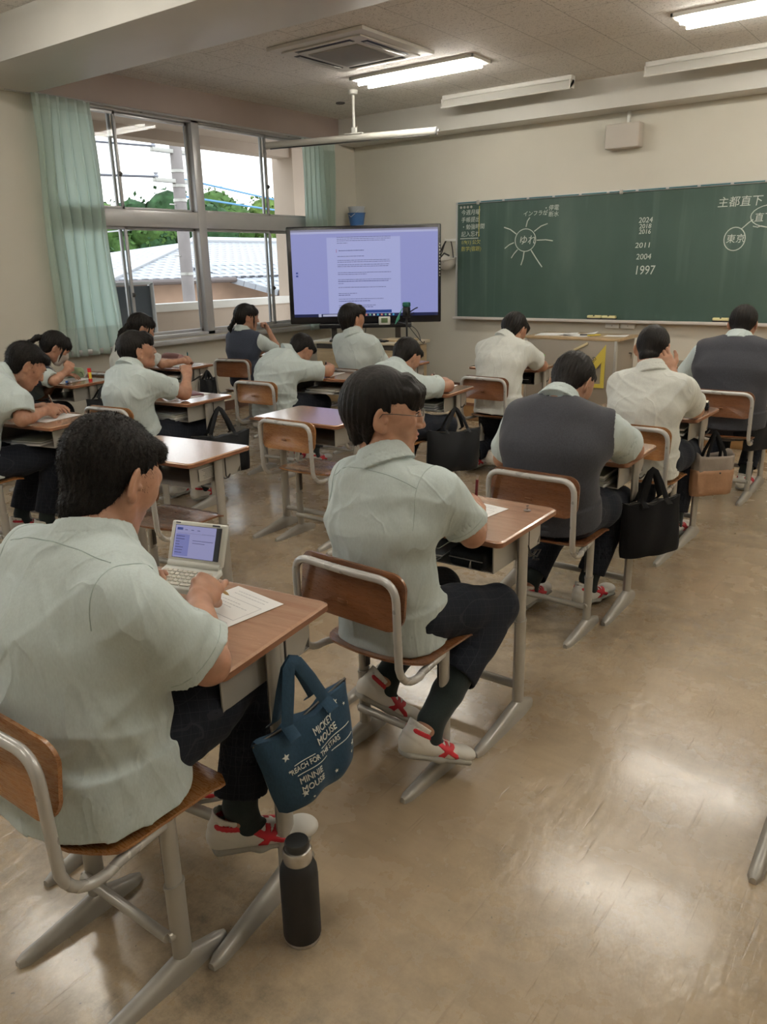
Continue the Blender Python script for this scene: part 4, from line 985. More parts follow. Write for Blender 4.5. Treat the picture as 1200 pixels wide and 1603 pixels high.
# ------------------------------------------------------------ implicit surfaces -> one continuous mesh (for people and soft things)
V = lambda *a: np.array(a, dtype=np.float64)
def nrm(v): v = np.asarray(v, float); return v/(np.linalg.norm(v)+1e-12)
def basis(fwd, up):
    """columns: right, forward, up"""
    f = nrm(fwd); r = nrm(np.cross(f, up)); u = np.cross(r, f); return np.stack([r, f, u], 1)
class Field:
    def __init__(s, res): s.res = res; s.p = []; s.disp = None
    def add(s, fn, lo, hi, k=.01, op='u'):
        m = k+3*s.res+.004; s.p.append((fn, np.asarray(lo, float)-m, np.asarray(hi, float)+m, k, op)); return s
    def cone(s, a, b, ra, rb, k=.01, op='u'):
        a = np.asarray(a, float); b = np.asarray(b, float); ab = b-a; L2 = ab@ab+1e-12
        def fn(P):
            d = P-a; t = np.clip(d@ab/L2, 0, 1); return np.sqrt(((d-t[:, None]*ab)**2).sum(1))-(ra+(rb-ra)*t)
        R = max(ra, rb); return s.add(fn, np.minimum(a, b)-R, np.maximum(a, b)+R, k, op)
    def chain(s, pts, rs, k=.01, op='u'):
        for i in range(len(pts)-1): s.cone(pts[i], pts[i+1], rs[i], rs[i+1], k, op)
        return s
    def ell(s, c, r, B=None, k=.01, op='u'):
        c = np.asarray(c, float); r = np.asarray(r, float); B = np.eye(3) if B is None else B
        def fn(P):
            q = (P-c)@B; k0 = np.sqrt(((q/r)**2).sum(1)); k1 = np.sqrt(((q/(r*r))**2).sum(1)); return k0*(k0-1)/(k1+1e-9)
        R = r.max(); return s.add(fn, c-R, c+R, k, op)
    def box(s, c, h, B=None, r=.0, k=.005, op='u'):
        c = np.asarray(c, float); h = np.asarray(h, float); B = np.eye(3) if B is None else B
        def fn(P):
            q = np.abs((P-c)@B)-(h-r); return np.sqrt((np.maximum(q, 0)**2).sum(1))+np.minimum(q.max(1), 0)-r
        R = np.linalg.norm(h); return s.add(fn, c-R, c+R, k, op)
    def ec(s, a, b, side, r0, r1, k=.02, op='u', flat=False, p=2.0):
        """elliptic cone a->b; side = direction of the first radius; flat ends or rounded ones; p = superellipse power"""
        a = np.asarray(a, float); b = np.asarray(b, float); ax = nrm(b-a); L = np.linalg.norm(b-a)
        sd = nrm(np.asarray(side, float)-ax*(np.asarray(side, float)@ax)); fr = np.cross(ax, sd)
        def fn(P):
            d = P-a; h = d@ax; t = np.clip(h/L, 0, 1); u = d@sd; v = d@fr
            rx = r0[0]+(r1[0]-r0[0])*t; ry = r0[1]+(r1[1]-r0[1])*t; rm = np.minimum(rx, ry); w = h-t*L
            if flat:
                q = (np.abs(u/rx)**p+np.abs(v/ry)**p)**(1/p); return np.maximum((q-1)*rm, np.abs(w)-0.0 if False else np.where(w == 0, np.maximum(-h, h-L), np.abs(w)))
            return ((np.abs(u/rx)**p+np.abs(v/ry)**p+np.abs(w/rm)**p)**(1/p)-1)*rm
        R = max(*r0, *r1); return s.add(fn, np.minimum(a, b)-R, np.maximum(a, b)+R, k, op)
    def half(s, c, n, lo, hi, k=.004, op='i'):
        """keep the side opposite to n (op i) inside box lo..hi"""
        c = np.asarray(c, float); n = nrm(n); return s.add(lambda P: (P-c)@n, lo, hi, k, op)
    def displace(s, fn):
        us = [p for p in s.p if p[4] == 'u']; return s.add(fn, np.min([p[1] for p in us], 0), np.max([p[2] for p in us], 0), .01, 'd')
    def mesh(s):
        res = s.res; us = [p for p in s.p if p[4] == 'u']
        lo = np.min([p[1] for p in us], 0); hi = np.max([p[2] for p in us], 0)
        n = np.ceil((hi-lo)/res).astype(int)+1; BS = 40
        ids = []; pos = []; quads = []; NX, NY, NZ = [int(v)+4 for v in n]
        def gid(i, j, k): return (i*NY+j)*NZ+k
        for bx in range(0, n[0], BS):
            for by in range(0, n[1], BS):
                for bz in range(0, n[2], BS):
                    b0 = np.array([bx, by, bz]); l = lo+(b0-1)*res; h = lo+(b0+BS+1)*res
                    pr = [p for p in s.p if (p[1] <= h).all() and (p[2] >= l).all()]
                    if not any(p[4] == 'u' for p in pr): continue
                    m = BS+2
                    ax = [lo[a]+(b0[a]-1+np.arange(m))*res for a in range(3)]
                    D = np.full((m, m, m), .08)
                    for fn, pl, ph, k, op in pr:
                        i0 = [int(max(0, math.floor((pl[a]-ax[a][0])/res))) for a in range(3)]; i1 = [int(min(m, math.ceil((ph[a]-ax[a][0])/res)+1)) for a in range(3)]
                        if any(i1[a] <= i0[a] for a in range(3)): continue
                        X, Y, Z = np.meshgrid(ax[0][i0[0]:i1[0]], ax[1][i0[1]:i1[1]], ax[2][i0[2]:i1[2]], indexing='ij')
                        P = np.stack([X.ravel(), Y.ravel(), Z.ravel()], 1); d = fn(P).reshape(X.shape)
                        S = D[i0[0]:i1[0], i0[1]:i1[1], i0[2]:i1[2]]
                        if op == 'd': S += np.where(np.abs(S) < .04, d, 0); continue
                        if op == 'u': hh = np.maximum(k-np.abs(S-d), 0)/k; S[...] = np.minimum(S, d)-hh*hh*k*.25
                        else:
                            if op == 's': d = -d
                            hh = np.maximum(k-np.abs(S-d), 0)/k; S[...] = np.maximum(S, d)+hh*hh*k*.25
                    if D.min() > .02 or D.max() < -.02: continue
                    if s.disp is not None:
                        nr = np.abs(D) < .03; ii = np.argwhere(nr)
                        P = np.stack([ax[a][ii[:, a]] for a in range(3)], 1); D[nr] += s.disp(P)
                    neg = D < 0
                    c = neg[:-1, :-1, :-1].astype(np.int8)
                    for dx, dy, dz in ((1, 0, 0), (0, 1, 0), (0, 0, 1), (1, 1, 0), (1, 0, 1), (0, 1, 1), (1, 1, 1)):
                        c = c+neg[dx:m-1+dx, dy:m-1+dy, dz:m-1+dz]
                    act = np.argwhere((c > 0) & (c < 8))
                    if len(act) == 0: continue
                    acc = np.zeros((len(act), 3)); cnt = np.zeros(len(act))
                    cor = [(0, 0, 0), (1, 0, 0), (0, 1, 0), (0, 0, 1), (1, 1, 0), (1, 0, 1), (0, 1, 1), (1, 1, 1)]
                    for a in range(8):
                        for b in range(a+1, 8):
                            ca, cb = np.array(cor[a]), np.array(cor[b])
                            if np.abs(ca-cb).sum() != 1: continue
                            da = D[tuple((act+ca).T)]; db = D[tuple((act+cb).T)]; x = (da < 0) != (db < 0)
                            t = np.where(x, da/(da-db+1e-20), 0); pt = ca+(cb-ca)*t[:, None]
                            acc[x] += pt[x]; cnt[x] += 1
                    v = acc/cnt[:, None]+act
                    g = act+b0
                    ids.append(gid(g[:, 0], g[:, 1], g[:, 2])); pos.append(lo+(b0-1)*res+v*res)
                    # quads for edges whose lower corner lies in 1..BS
                    for a in range(3):
                        sl0 = [slice(1, m-1)]*3; sl1 = list(sl0); sl1[a] = slice(2, m)
                        A = neg[tuple(sl0)]; Bn = neg[tuple(sl1)]; e = np.argwhere(A != Bn)
                        if len(e) == 0: continue
                        sg = A[tuple(e.T)]; e = e+1+b0; u, w = [(1, 2), (2, 0), (0, 1)][a]
                        eu = np.zeros(3, int); eu[u] = 1; ew = np.zeros(3, int); ew[w] = 1
                        q = [e-eu-ew, e-ew, e, e-eu]
                        Q = np.stack([gid(x[:, 0], x[:, 1], x[:, 2]) for x in q], 1)
                        Q[~sg] = Q[~sg][:, ::-1]; quads.append(Q)
        ids = np.concatenate(ids); pos = np.concatenate(pos); uq, first = np.unique(ids, return_index=True); pos = pos[first]
        Q = np.concatenate(quads); fi = np.searchsorted(uq, Q); fi = np.clip(fi, 0, len(uq)-1); ok = (uq[fi] == Q).all(1); return pos, fi[ok]
def smooth_mesh(pos, F, it=1, lam=.5):
    for _ in range(it):
        acc = np.zeros_like(pos); c = np.zeros(len(pos))
        for a in range(4):
            i = F[:, a]; j = F[:, (a+1) % 4]; np.add.at(acc, i, pos[j]); np.add.at(c, i, 1); np.add.at(acc, j, pos[i]); np.add.at(c, j, 1)
        pos = pos+lam*(acc/np.maximum(c, 1)[:, None]-pos)
    return pos
def np_mesh(name, pos, F, mats, parent, origin, smooth=True):
    me = bpy.data.meshes.new(name); pos = pos-np.asarray(origin)
    F = np.asarray(F); k = F.shape[1]; me.vertices.add(len(pos)); me.vertices.foreach_set('co', pos.astype(np.float32).ravel())
    me.loops.add(F.size); me.loops.foreach_set('vertex_index', F.astype(np.int32).ravel())
    me.polygons.add(len(F)); me.polygons.foreach_set('loop_start', np.arange(0, F.size, k, dtype=np.int32))
    me.polygons.foreach_set('use_smooth', np.full(len(F), smooth)); me.update(calc_edges=True); me.validate()
    o = bpy.data.objects.new(name, me); COL.objects.link(o)
    for m in (mats if isinstance(mats, (list, tuple)) else [mats]): me.materials.append(m)
    if parent: o.parent = parent
    return o
def fobj(f, name, m, parent, origin, it=1):
    pos, F = f.mesh(); pos = smooth_mesh(pos, F, it); return np_mesh(name, pos, F, m, parent, origin)
def folds(seed, amp, freq=18., dirv=(0, 0, 1), stretch=.35, sharp=1.6):
    """cloth folds: warped ridges, elongated along dirv"""
    rg = np.random.RandomState(seed); dv = nrm(dirv)
    ks = []
    for i in range(5):
        k = rg.normal(size=3); k -= dv*(k@dv)*(1-stretch); k = nrm(k)*freq*rg.uniform(.55, 1.5); ks.append((k, rg.uniform(0, 6.28), rg.uniform(.5, 1)))
    wk = [(nrm(rg.normal(size=3))*freq*.5, rg.uniform(0, 6.28)) for _ in range(3)]
    def fn(P):
        w = sum(np.sin(P@k+p) for k, p in wk)*1.1; o = 0; t = 1
        for i, (k, p, a) in enumerate(ks):
            r = 1-np.abs(np.sin(P@k+p+w*(.5+.2*i))); o = np.maximum(o, (.55+.45*a)*r**sharp*(.5+.5*np.sin(P@(wk[i % 3][0]*.8)+p*3)))
        m = .5+.5*np.sin(P@wk[0][0]*.7+wk[1][1]+w)
        return -amp*(o-.35)*(.5+.8*m)
    return fn
# ------------------------------------------------------------ people
SKIN = mat('skin', (.52, .30, .20), .5, sss=.12); 
def _skin():
    n = NT(SKIN); n.col(n.ramp(n.noise(35, 5), [(.3, (.36, .185, .12)), (.7, (.46, .255, .17))])); n.bump(n.noise(420, 3), .12, .0006)
_skin()
LIPS = mat('lips', (.42, .16, .13), .45); EYEW = mat('eye_white', (.65, .62, .58), .2); IRIS = mat('iris', (.015, .008, .005), .15)
def m_hair():
    m = mat('black_hair', (.008, .0065, .006), .48, spec=.18); n = NT(m)
    n.col(n.ramp(n.noise(60, 4, n.vec((1, 1, .15))), [(.35, (.005, .0042, .004)), (.7, (.014, .011, .0095))])); n.bump(n.noise(110, 5, n.vec((1, 1, .12)), .7), .7, .004); return m
HAIR = m_hair()
def m_shirt(name, c):
    m = m_cloth(name, c, 800, .05, .3, .1, .85); n = NT(m); n.b = m.node_tree.nodes['Principled BSDF']
    n.bump(n.noise(5.5, 3, n.vec((1, 1, .55)), .45, 1.0), .7, .02); 
    for sc_, st_, rt in ((6.5, .50, (.3, .2, .5)), (4.0, .45, (-.4, .3, -.6))):
        z_ = n.noise(sc_, 2, n.vec((1.3, 1.3, .55), rt), .4, .6); cz = n.math('ABSOLUTE', n.math('SUBTRACT', z_, .5)); n.bump(n.ramp(cz, [(0, (1, 1, 1)), (.05, (.4, .4, .4)), (.14, (0, 0, 0))]), st_*.75, .007)
    return m
SHIRT = m_shirt('mint_shirt', (.50, .572, .572)); SHIRTW = m_shirt('white_shirt', (.61, .63, .60))
VEST = m_cloth('charcoal_knit', (.050, .052, .062), 500, .14, .8, .12)
VESTB = m_cloth('navy_knit', (.048, .058, .085), 500, .14, .8, .12)
TROU = m_cloth('navy_check_wool', (.012, .0145, .022), 900, .15, .5, .04, check=(.05, .055, .065))
SKIRT = m_cloth('dark_check_skirt', (.018, .02, .025), 900, .15, .5, .04, check=(.06, .06, .07))
SOCK = m_cloth('dark_green_sock', (.022, .030, .030), 700, .1, .9, .2)
SHOEW = mat('white_shoe', (.62, .60, .56), .55); SOLE = mat('grey_rubber', (.32, .31, .28), .7); SRED = mat('red_stripe', (.50, .015, .03), .5)
SKINDIRT = None
def ik(a, c, l1, l2, pole):
    a, c = np.asarray(a, float), np.asarray(c, float); d = c-a; L = np.linalg.norm(d); L_ = min(L, (l1+l2)*.995); ax = d/(L+1e-9)
    x = (l1*l1-l2*l2+L_*L_)/(2*L_); h = math.sqrt(max(l1*l1-x*x, 1e-6)); p = np.asarray(pole, float); p = nrm(p-ax*(p@ax)); return a+ax*x*(L/L_)+p*h
def rot(v, axis, a):
    axis = nrm(axis); v = np.asarray(v, float); return v*math.cos(a)+np.cross(axis, v)*math.sin(a)+axis*(axis@v)*(1-math.cos(a))
POSES = {'write': ((.62, .75, .45), (.75, .9, .5), (.95, 1.1, .6), (1.1, 1.2, .7)), 'relax': ((.25, .35, .25), (.3, .4, .3), (.35, .45, .3), (.4, .45, .3)),
         'flat': ((.08, .12, .1), (.08, .14, .1), (.1, .15, .1), (.12, .18, .12)), 'fist': ((1.2, 1.4, .8),)*4, 'type': ((.35, .55, .35), (.42, .6, .4), (.5, .7, .4), (.55, .7, .4)),
         'hold': ((.15, .35, .3), (.9, 1.1, .6), (1.1, 1.2, .7), (1.2, 1.3, .7)), 'grip': ((.5, .8, .5), (.6, .85, .5), (.65, .9, .5), (.7, .9, .5))}
def hand(f, W, d, palm, rs, pose, sc=1.0, fat=1.0):
    """W wrist, d hand direction, palm = direction the palm faces, rs = +1 right / -1 left hand. Returns pinch point."""
    d = nrm(d); palm = nrm(np.asarray(palm, float)-d*(np.asarray(palm, float)@d)); th = np.cross(palm, d)*rs   # thumb side
    kc = max(.004, f.res*.9)
    f.ec(W-d*.005*sc, W+d*.045*sc, th, (.026*sc, .019*sc), (.036*sc, .0155*sc), .014); f.ec(W+d*.045*sc, W+d*.080*sc, th, (.037*sc, .0155*sc), (.036*sc, .0125*sc), .010)
    f.ell(W+d*.035*sc+th*.018*sc+palm*.006*sc, (.014*sc, .030*sc, .014*sc), np.stack([th, d, palm], 1), .012)
    r0 = max(.0082*sc*fat, f.res*1.15); tips = []
    for i, (off, L, sp) in enumerate(((.0285, .072, .10), (.0100, .079, .02), (-.0095, .073, -.05), (-.0275, .058, -.13))):
        b = W+d*(.082-.004*abs(i-1))*sc+th*off*sc; dd = nrm(d+th*sp*(.6 if pose != 'flat' else 1)); axis = np.cross(dd, palm); a = 0
        pts = [b-dd*.012*sc, b]
        for j, fr in enumerate((.46, .30, .24)): a += POSES[pose][i][j]; pts.append(pts[-1]+rot(dd, axis, a)*L*fr*sc)
        f.chain(pts, [r0*1.05, r0*1.08, r0*1.0, r0*.92, r0*.80], kc); tips.append(pts[-1])
    tb = W+d*.022*sc+th*.022*sc+palm*.006*sc
    if pose in ('write', 'hold', 'grip'):
        t1 = W+d*.058*sc+th*.042*sc+palm*.024*sc; t2 = W+d*.085*sc+th*.036*sc+palm*.036*sc; t3 = W+d*.105*sc+th*.026*sc+palm*.040*sc
    elif pose == 'fist': t1 = W+d*.055*sc+th*.036*sc+palm*.020*sc; t2 = W+d*.075*sc+th*.022*sc+palm*.035*sc; t3 = W+d*.080*sc+th*.004*sc+palm*.038*sc
    elif pose == 'type': t1 = W+d*.050*sc+th*.045*sc+palm*.010*sc; t2 = W+d*.078*sc+th*.056*sc+palm*.016*sc; t3 = W+d*.102*sc+th*.056*sc+palm*.020*sc
    else: t1 = W+d*.048*sc+th*.048*sc+palm*.008*sc; t2 = W+d*.074*sc+th*.060*sc+palm*.012*sc; t3 = W+d*.096*sc+th*.062*sc+palm*.014*sc
    f.chain([tb, t1, t2, t3], [.0145*sc, .0115*sc, r0*1.15, r0*.95], kc*1.4)
    return (tips[0]+t3)/2
def head_sdf(f, H, B, sc=1.0, female=False, detail=True):
    """H = skull centre, B = columns right, forward, up"""
    def W(x, y, z): return H+B@(np.array([x, y, z])*sc)
    def E(c, r, k=.01, op='u', rx=0):
        BB = B if not rx else B@np.array(Euler((rx, 0, 0)).to_matrix()); f.ell(W(*c), np.array(r)*sc, BB, k, op)
    E((0, -.014, .026), (.074, .092, .083), .02); E((0, .030, .012), (.066, .058, .062), .03)
    f.ec(W(0, .028, .0), W(0, .040, -.074), B[:, 0], (.064*sc, .056*sc), (.041*sc, .038*sc), .03)
    E((0, .074, -.099), (.022, .019, .017), .022); E((0, .066, -.056), (.032, .028, .034), .02)
    for s in (-1, 1):
        f.chain([W(s*.054, .0, -.035), W(s*.045, .014, -.066), W(s*.016, .056, -.094)], [.015*sc, .013*sc, .014*sc], .030)
        E((s*.036, .058, -.018), (.024, .024, .024), .030)      # cheek
        if detail:
            E((s*.032, .098, .004), (.020, .014, .012), .014, 's')   # socket
            E((s*.031, .0765, .004), (.0150, .0135, .0125), .004)     # lid over the ball
            f.chain([W(s*.010, .084, .022), W(s*.032, .084, .026), W(s*.050, .074, .020)], [.006*sc, .007*sc, .006*sc], .016)
    f.chain([W(0, .088, .016), W(0, .099, -.012), W(0, .108, -.028)], [.008*sc, .0085*sc, .0105*sc], .012)
    if detail:
        for s in (-1, 1): E((s*.0125, .098, -.031), (.0085, .010, .0075), .006)
        E((0, .089, -.052), (.021, .009, .0065), .012); E((0, .087, -.0655), (.017, .009, .0065), .010)
        f.chain([W(-.022, .0985, -.0585), W(0, .1015, -.0585), W(.022, .0985, -.0585)], [.0012*sc, .0016*sc, .0012*sc], .003, 's')
    for s in (-1, 1):
        c = (s*.0800, -.010, -.008); BB = B@np.array((Matrix.Rotation(s*rad(27), 3, 'Z') @ Matrix.Rotation(rad(-10), 3, 'X')))
        f.ell(W(*c), np.array((.0060, .0200, .034))*sc, BB, .005)
        if f.res < .005:
            f.ell(W(s*.0860, -.007, -.005), np.array((.0048, .0115, .020))*sc, BB, .003, 's'); f.ell(W(s*.076, -.001, -.036), np.array((.007, .010, .010))*sc, BB, .008)
            f.ell(W(s*.0795, .008, -.012), np.array((.004, .004, .008))*sc, BB, .004)
    return W
def hair_blades(pos, F, H, B, sc, n, length, mode, seed, width=.0007):
    """thin tapered strands standing on the hair surface"""
    rg = np.random.RandomState(seed); fn = np.cross(pos[F[:, 2]]-pos[F[:, 0]], pos[F[:, 3]]-pos[F[:, 1]]); A = np.linalg.norm(fn, axis=1)
    i = rg.choice(len(F), n, p=A/A.sum()); w = rg.dirichlet((1, 1, 1, 1), n); p = (pos[F[i]]*w[:, :, None]).sum(1); N = fn[i]/(A[i][:, None]+1e-12)
    sgn = np.sign(((p-H)*N).sum(1)); N = N*np.where(sgn == 0, 1, sgn)[:, None]
    q_ = (p-H)@B/sc; fr_ = (.045, .02) if mode == 'crop' else (.036, .034)
    keep = ~((q_[:, 1] > fr_[0]) & (q_[:, 2] < fr_[1])); p = p[keep]; N = N[keep]; n = len(p); down = -B[:, 2]; crown = H+B@(np.array([0, -.02, .11])*sc)
    away = p-crown; away /= np.linalg.norm(away, axis=1)[:, None]
    T = away-N*(away*N).sum(1)[:, None]; T /= np.linalg.norm(T, axis=1)[:, None]+1e-9
    if mode == 'crop': dirn = N*.55+T*.75+rg.normal(size=(n, 3))*.16
    elif mode == 'mop': dirn = N*.05+T*1.0+rg.normal(size=(n, 3))*.055
    else: dirn = N*.05+T*1.0+rg.normal(size=(n, 3))*.04
    dirn /= np.linalg.norm(dirn, axis=1)[:, None]; L = (length*rg.uniform(.5, 1.1, n))[:, None]
    side = np.cross(dirn, N); side /= np.linalg.norm(side, axis=1)[:, None]+1e-9; s2 = side*width
    g = -T*0 + (down*.0 if mode == 'crop' else (down*.25))
    p0 = p-N*.004; p1 = p0+dirn*L*.55; p2 = p1+(dirn+g*.6-N*(.05 if mode == 'crop' else .30))*L*.5
    up = np.cross(side, dirn)*width*.8
    vs_ = np.stack([p0-s2, p0+s2, p0+up, p1-s2*.8, p1+s2*.8, p1+up*.8, p2], 1).reshape(-1, 3)
    base = (np.arange(n)*7)[:, None]; tri = np.array([(0, 1, 4), (0, 4, 3), (1, 2, 5), (1, 5, 4), (2, 0, 3), (2, 3, 5), (3, 4, 6), (4, 5, 6), (5, 3, 6)])
    return vs_, (base[:, :, None]+tri[None]).reshape(-1, 3)
def shoe(parent, A, d, toe_drop, up, origin, res, stripe=True, sc=1.0):
    """A = ankle joint, d = foot direction (unit), up = foot up"""
    B = basis(d, up)
    def W(x, y, z): return A+B@(np.array([x, y, z])*sc)
    f = Field(res); f.ec(W(0, -.045, -.045), W(0, .10, -.058), B[:, 0], (.036, .040), (.042, .026), .02); f.ell(W(0, .155, -.060), (.040, .045, .024), B, .02); f.ec(W(0, -.035, -.03), W(0, -.02, .010), B[:, 0], (.034, .040), (.036, .046), .015, flat=True)
    f.ec(W(0, -.02, -.01), W(0, -.015, .05), B[:, 0], (.030, .040), (.030, .040), .004, 's')
    lo, hi = A-.3, A+.3; f.half(W(0, 0, -.076), -B[:, 2], lo, hi); up_f = list(f.p); o = fobj(f, 'shoe', SHOEW, parent, origin)
    s = Field(res); s.ec(W(0, -.052, -.078), W(0, .05, -.080), B[:, 0], (.036, .016), (.034, .015), .02); s.ec(W(0, .05, -.080), W(0, .165, -.078), B[:, 0], (.036, .015), (.043, .015), .02); s.half(W(0, 0, -.089), -B[:, 2], lo, hi); so = fobj(s, 'sole', SOLE, o, origin)
    if stripe:
        for sd in (-1, 1):
            st = Field(min(res, .0032)); st.p = list(f.p); st.disp = lambda P: -.0016 + 0*P[:, 0]
            def pat(P, sd=sd):
                q = (P-A)@B/sc; y = q[:, 1]; z = q[:, 2]; D = np.full(len(P), 1.)
                for (a, b, w) in (((-.055, -.004), (.02, -.022), .0055), ((.02, -.022), (.062, -.045), .006), ((.062, -.045), (.105, -.062), .0055), ((.105, -.062), (.118, -.072), .005), ((.072, -.020), (.060, -.068), .0055), ((.098, -.030), (.048, -.066), .005)):
                    a = np.array(a); b = np.array(b); ab = b-a; t = np.clip(((y-a[0])*ab[0]+(z-a[1])*ab[1])/(ab@ab), 0, 1)
                    D = np.minimum(D, np.hypot(y-a[0]-t*ab[0], z-a[1]-t*ab[1])-w)
                return np.maximum(D, -sd*q[:, 0]+.012)*sc
            st.add(pat, A-.3, A+.3, .001, 'i')
            try: fobj(st, 'stripe', SRED, o, origin, 0)
            except ValueError: pass
    return o
def person(label, origin, pelvis, nb, head, face, lean_side=0, arms=None, legs=None, res=.006, cres=.006, girth=1.0, shirt=SHIRT, vest=None, hair='crop', hsc=1.0,
           skirt=False, group=None, hunch=.04, upv=(0, 0, 1), shfwd=(.02, .02), shw=.168, seed=1, hem=.435, nblades=2500, armr=1.0, shoes=True, twist=0, hair_len=.012, detail=True, sleeve=.68, shup=(0, 0), foldamp=.0032, hb=None, headroll=0, fwdh=None):
    """arms/legs: dicts L/R. arms: wrist, dir, palm, pose, pole(elbow). legs: ankle, fdir, pole, fup. Everything in metres, world frame."""
    o3 = V(origin[0], origin[1], 0); t = thing('person', label, 'person', tuple(o3), 0, group)
    pelvis, nb, head = V(*pelvis), V(*nb), V(*head); face = nrm(face)
    fwd = nrm(V(*fwdh, 0)) if fwdh else V(0, 1, 0); side = V(fwd[1], -fwd[0], 0)
    B = basis(face, V(*upv)); 
    if headroll: B = np.stack([rot(B[:, i], face, headroll) for i in range(3)], 1)
    sp = nb-pelvis; back = np.cross(side, nrm(sp)); back = back if back@fwd < 0 else -back
    def S(u): return pelvis+sp*u+back*hunch*4*u*(1-u)
    tw = rad(twist); ss = nrm(side*math.cos(tw)+fwd*math.sin(tw)+V(0, 0, lean_side))
    spd = nrm(S(1)-S(.8)); fup = np.cross(ss, spd); fup = fup if fup@fwd > 0 else -fup
    sh = {}; g = girth
    for k, sg, i in (('L', -1, 0), ('R', 1, 1)):
        sh[k] = S(.90)+ss*sg*(shw-.008)*math.sqrt(g)+fup*shfwd[i]+spd*(-.020+shup[i])
        if 'sh' in arms[k]: sh[k] = V(*arms[k]['sh'])
    f = Field(res)
    head_sdf(f, head, B, hsc, detail=detail)
    f.cone(nb-spd*.02, head+B@(V(0, -.020, -.055)*hsc), .056*math.sqrt(g), .053*math.sqrt(g), .02); f.cone(S(.85), nb, .07, .057, .03)
    f.ec(S(.05), S(.5), side, (.13*g, .095*g), (.13*g, .09*g), .04); f.ec(S(.5), S(.85), ss, (.135*g, .095*g), (.12, .075), .04)
    el = {}; pinch = {}; info = {}
    for k, sg in (('L', -1), ('R', 1)):
        a = arms[k]; w = V(*a['wrist']); e = V(*a['elbow']) if 'elbow' in a else ik(sh[k], w, .275, .245, V(*a.get('pole', (sg*.5, -.2, -1)))); el[k] = e
        f.cone(S(.86), sh[k]-spd*.01, .05, .040, .04); f.cone(sh[k]-spd*.005, e, .041*armr, .039*armr, .03)
        mid = e+(w-e)*.30; f.cone(e, mid, .038*armr, .039*armr, .02); f.cone(mid, w, .039*armr, .0235*armr, .02)
        d = nrm(a['dir']); pinch[k] = hand(f, w, d, V(*a['palm']), sg, a.get('pose', 'relax'), a.get('sc', 1.0)*.98)
    hips = {'L': pelvis-side*.085, 'R': pelvis+side*.085}; kn = {}
    for k, sg in (('L', -1), ('R', 1)):
        l = legs[k]; an = V(*l['ankle']); kn[k] = V(*l['knee']) if 'knee' in l else ik(hips[k], an, .42, .40, V(*l.get('pole', (fwd[0], fwd[1], .6))))
        f.cone(hips[k], kn[k], .075, .050, .03); f.cone(kn[k], kn[k]+(an-kn[k])*.35, .047, .046, .03); f.cone(kn[k]+(an-kn[k])*.35, an, .046, .032, .02)
        fd = nrm(l.get('fdir', (fwd[0], fwd[1], 0))); fu = V(*l.get('fup', (0, 0, 1))); BF = basis(fd, fu); f.cone(an, an+BF@V(0, .03, -.03), .026, .022, .02); f.ec(an+BF@V(0, -.01, -.045), an+BF@V(0, .14, -.06), BF[:, 0], (.020, .020), (.026, .012), .02)
        info[k] = (an, fd, fu, BF)
    fobj(f, 'body', SKIN, t, o3)
    # shirt (with sleeves) and vest
    def torso(f, gi, extra=0, bottom=True):
        bottom = bottom and vest is None
        f.ec(S(.30), S(.62), side*.4+ss*.6, (.158*g+extra, .122*g+extra), (.168*g+extra, .122*g+extra), .05); f.ec(S(.62), S(.84), ss, (.168*g+extra, .122*g+extra), (.150*math.sqrt(g)+extra, .092*g+extra), .05)
        f.ec(S(.03)+V(0, 0, .02), S(.32), side, (.172*g+extra, .135*g+extra), (.160*g+extra, .124*g+extra), .05)
        if bottom: f.ec(V(pelvis[0], pelvis[1], hem)-fwd*.012, S(.10)-fwd*.005, side, (.186*g+extra, .148*g+extra), (.172*g+extra, .136*g+extra), .03, flat=True, p=2.4)
        f.ec(S(.80), S(.885), ss, (.110+extra, .080+extra), (.075+extra, .062+extra), .045)
    sf = Field(cres); torso(sf, g); cuts = []
    lo, hi = pelvis-1.2, pelvis+1.6
    for k, sg in (('L', -1), ('R', 1)):
        f_ = sleeve; e = el[k]; s0 = sh[k]; q = s0+(e-s0)*f_; up_ = nrm(e-s0)
        sf.cone(S(.86)+ss*sg*.05, s0, .070+.01*(g-1), .062*armr, .06)
        sd = nrm(np.cross(up_, V(0, 0, 1))+.001); 
        sf.ec(s0+up_*.015, q, sd, (.060*armr, .062*armr), (.070*armr, .075*armr), .035, flat=True)
        sf.cone(S(.62)+ss*sg*.11*g, s0+(e-s0)*.25, .07*g, .055*armr, .05)
        if cres < .0051: cuts.append((q-up_*.010, q+up_*.03, sd, (.0520*armr, .0550*armr), (.0545*armr, .0585*armr)))
        else: cuts.append((q-up_*.012, q+up_*.03, sd, (.048*armr, .050*armr), (.050*armr, .052*armr)))
    dd = folds(seed, foldamp, 11., nrm(sp)+.5*side, .45, 2.2); d2 = folds(seed+50, foldamp*.55, 24., nrm(sp)-.6*side, .4, 2.0)
    sf.displace(lambda P: dd(P)+d2(P))
    for c_ in cuts: sf.ec(*c_, .003, 's', flat=True)
    # cut the bottom flat at the hem
    if vest is None: sf.half(V(pelvis[0], pelvis[1], hem), V(0, 0, -1), V(pelvis[0]-.5, pelvis[1]-.5, hem-.4), V(pelvis[0]+.5, pelvis[1]+.5, hem+.02), .004)
    nd = nrm(head+B@(V(0, -.02, -.05)*hsc)-nb); cb = nb-nd*.012
    sgn = math.sqrt(g); cs = nrm(ss+B[:, 0]*.3)
    Hc = pelvis-2
    sf.ec(cb-nd*.004, cb+nd*.052, cs, (.093*sgn, .093*sgn), (.0700*sgn, .0735*sgn), .003, flat=True)
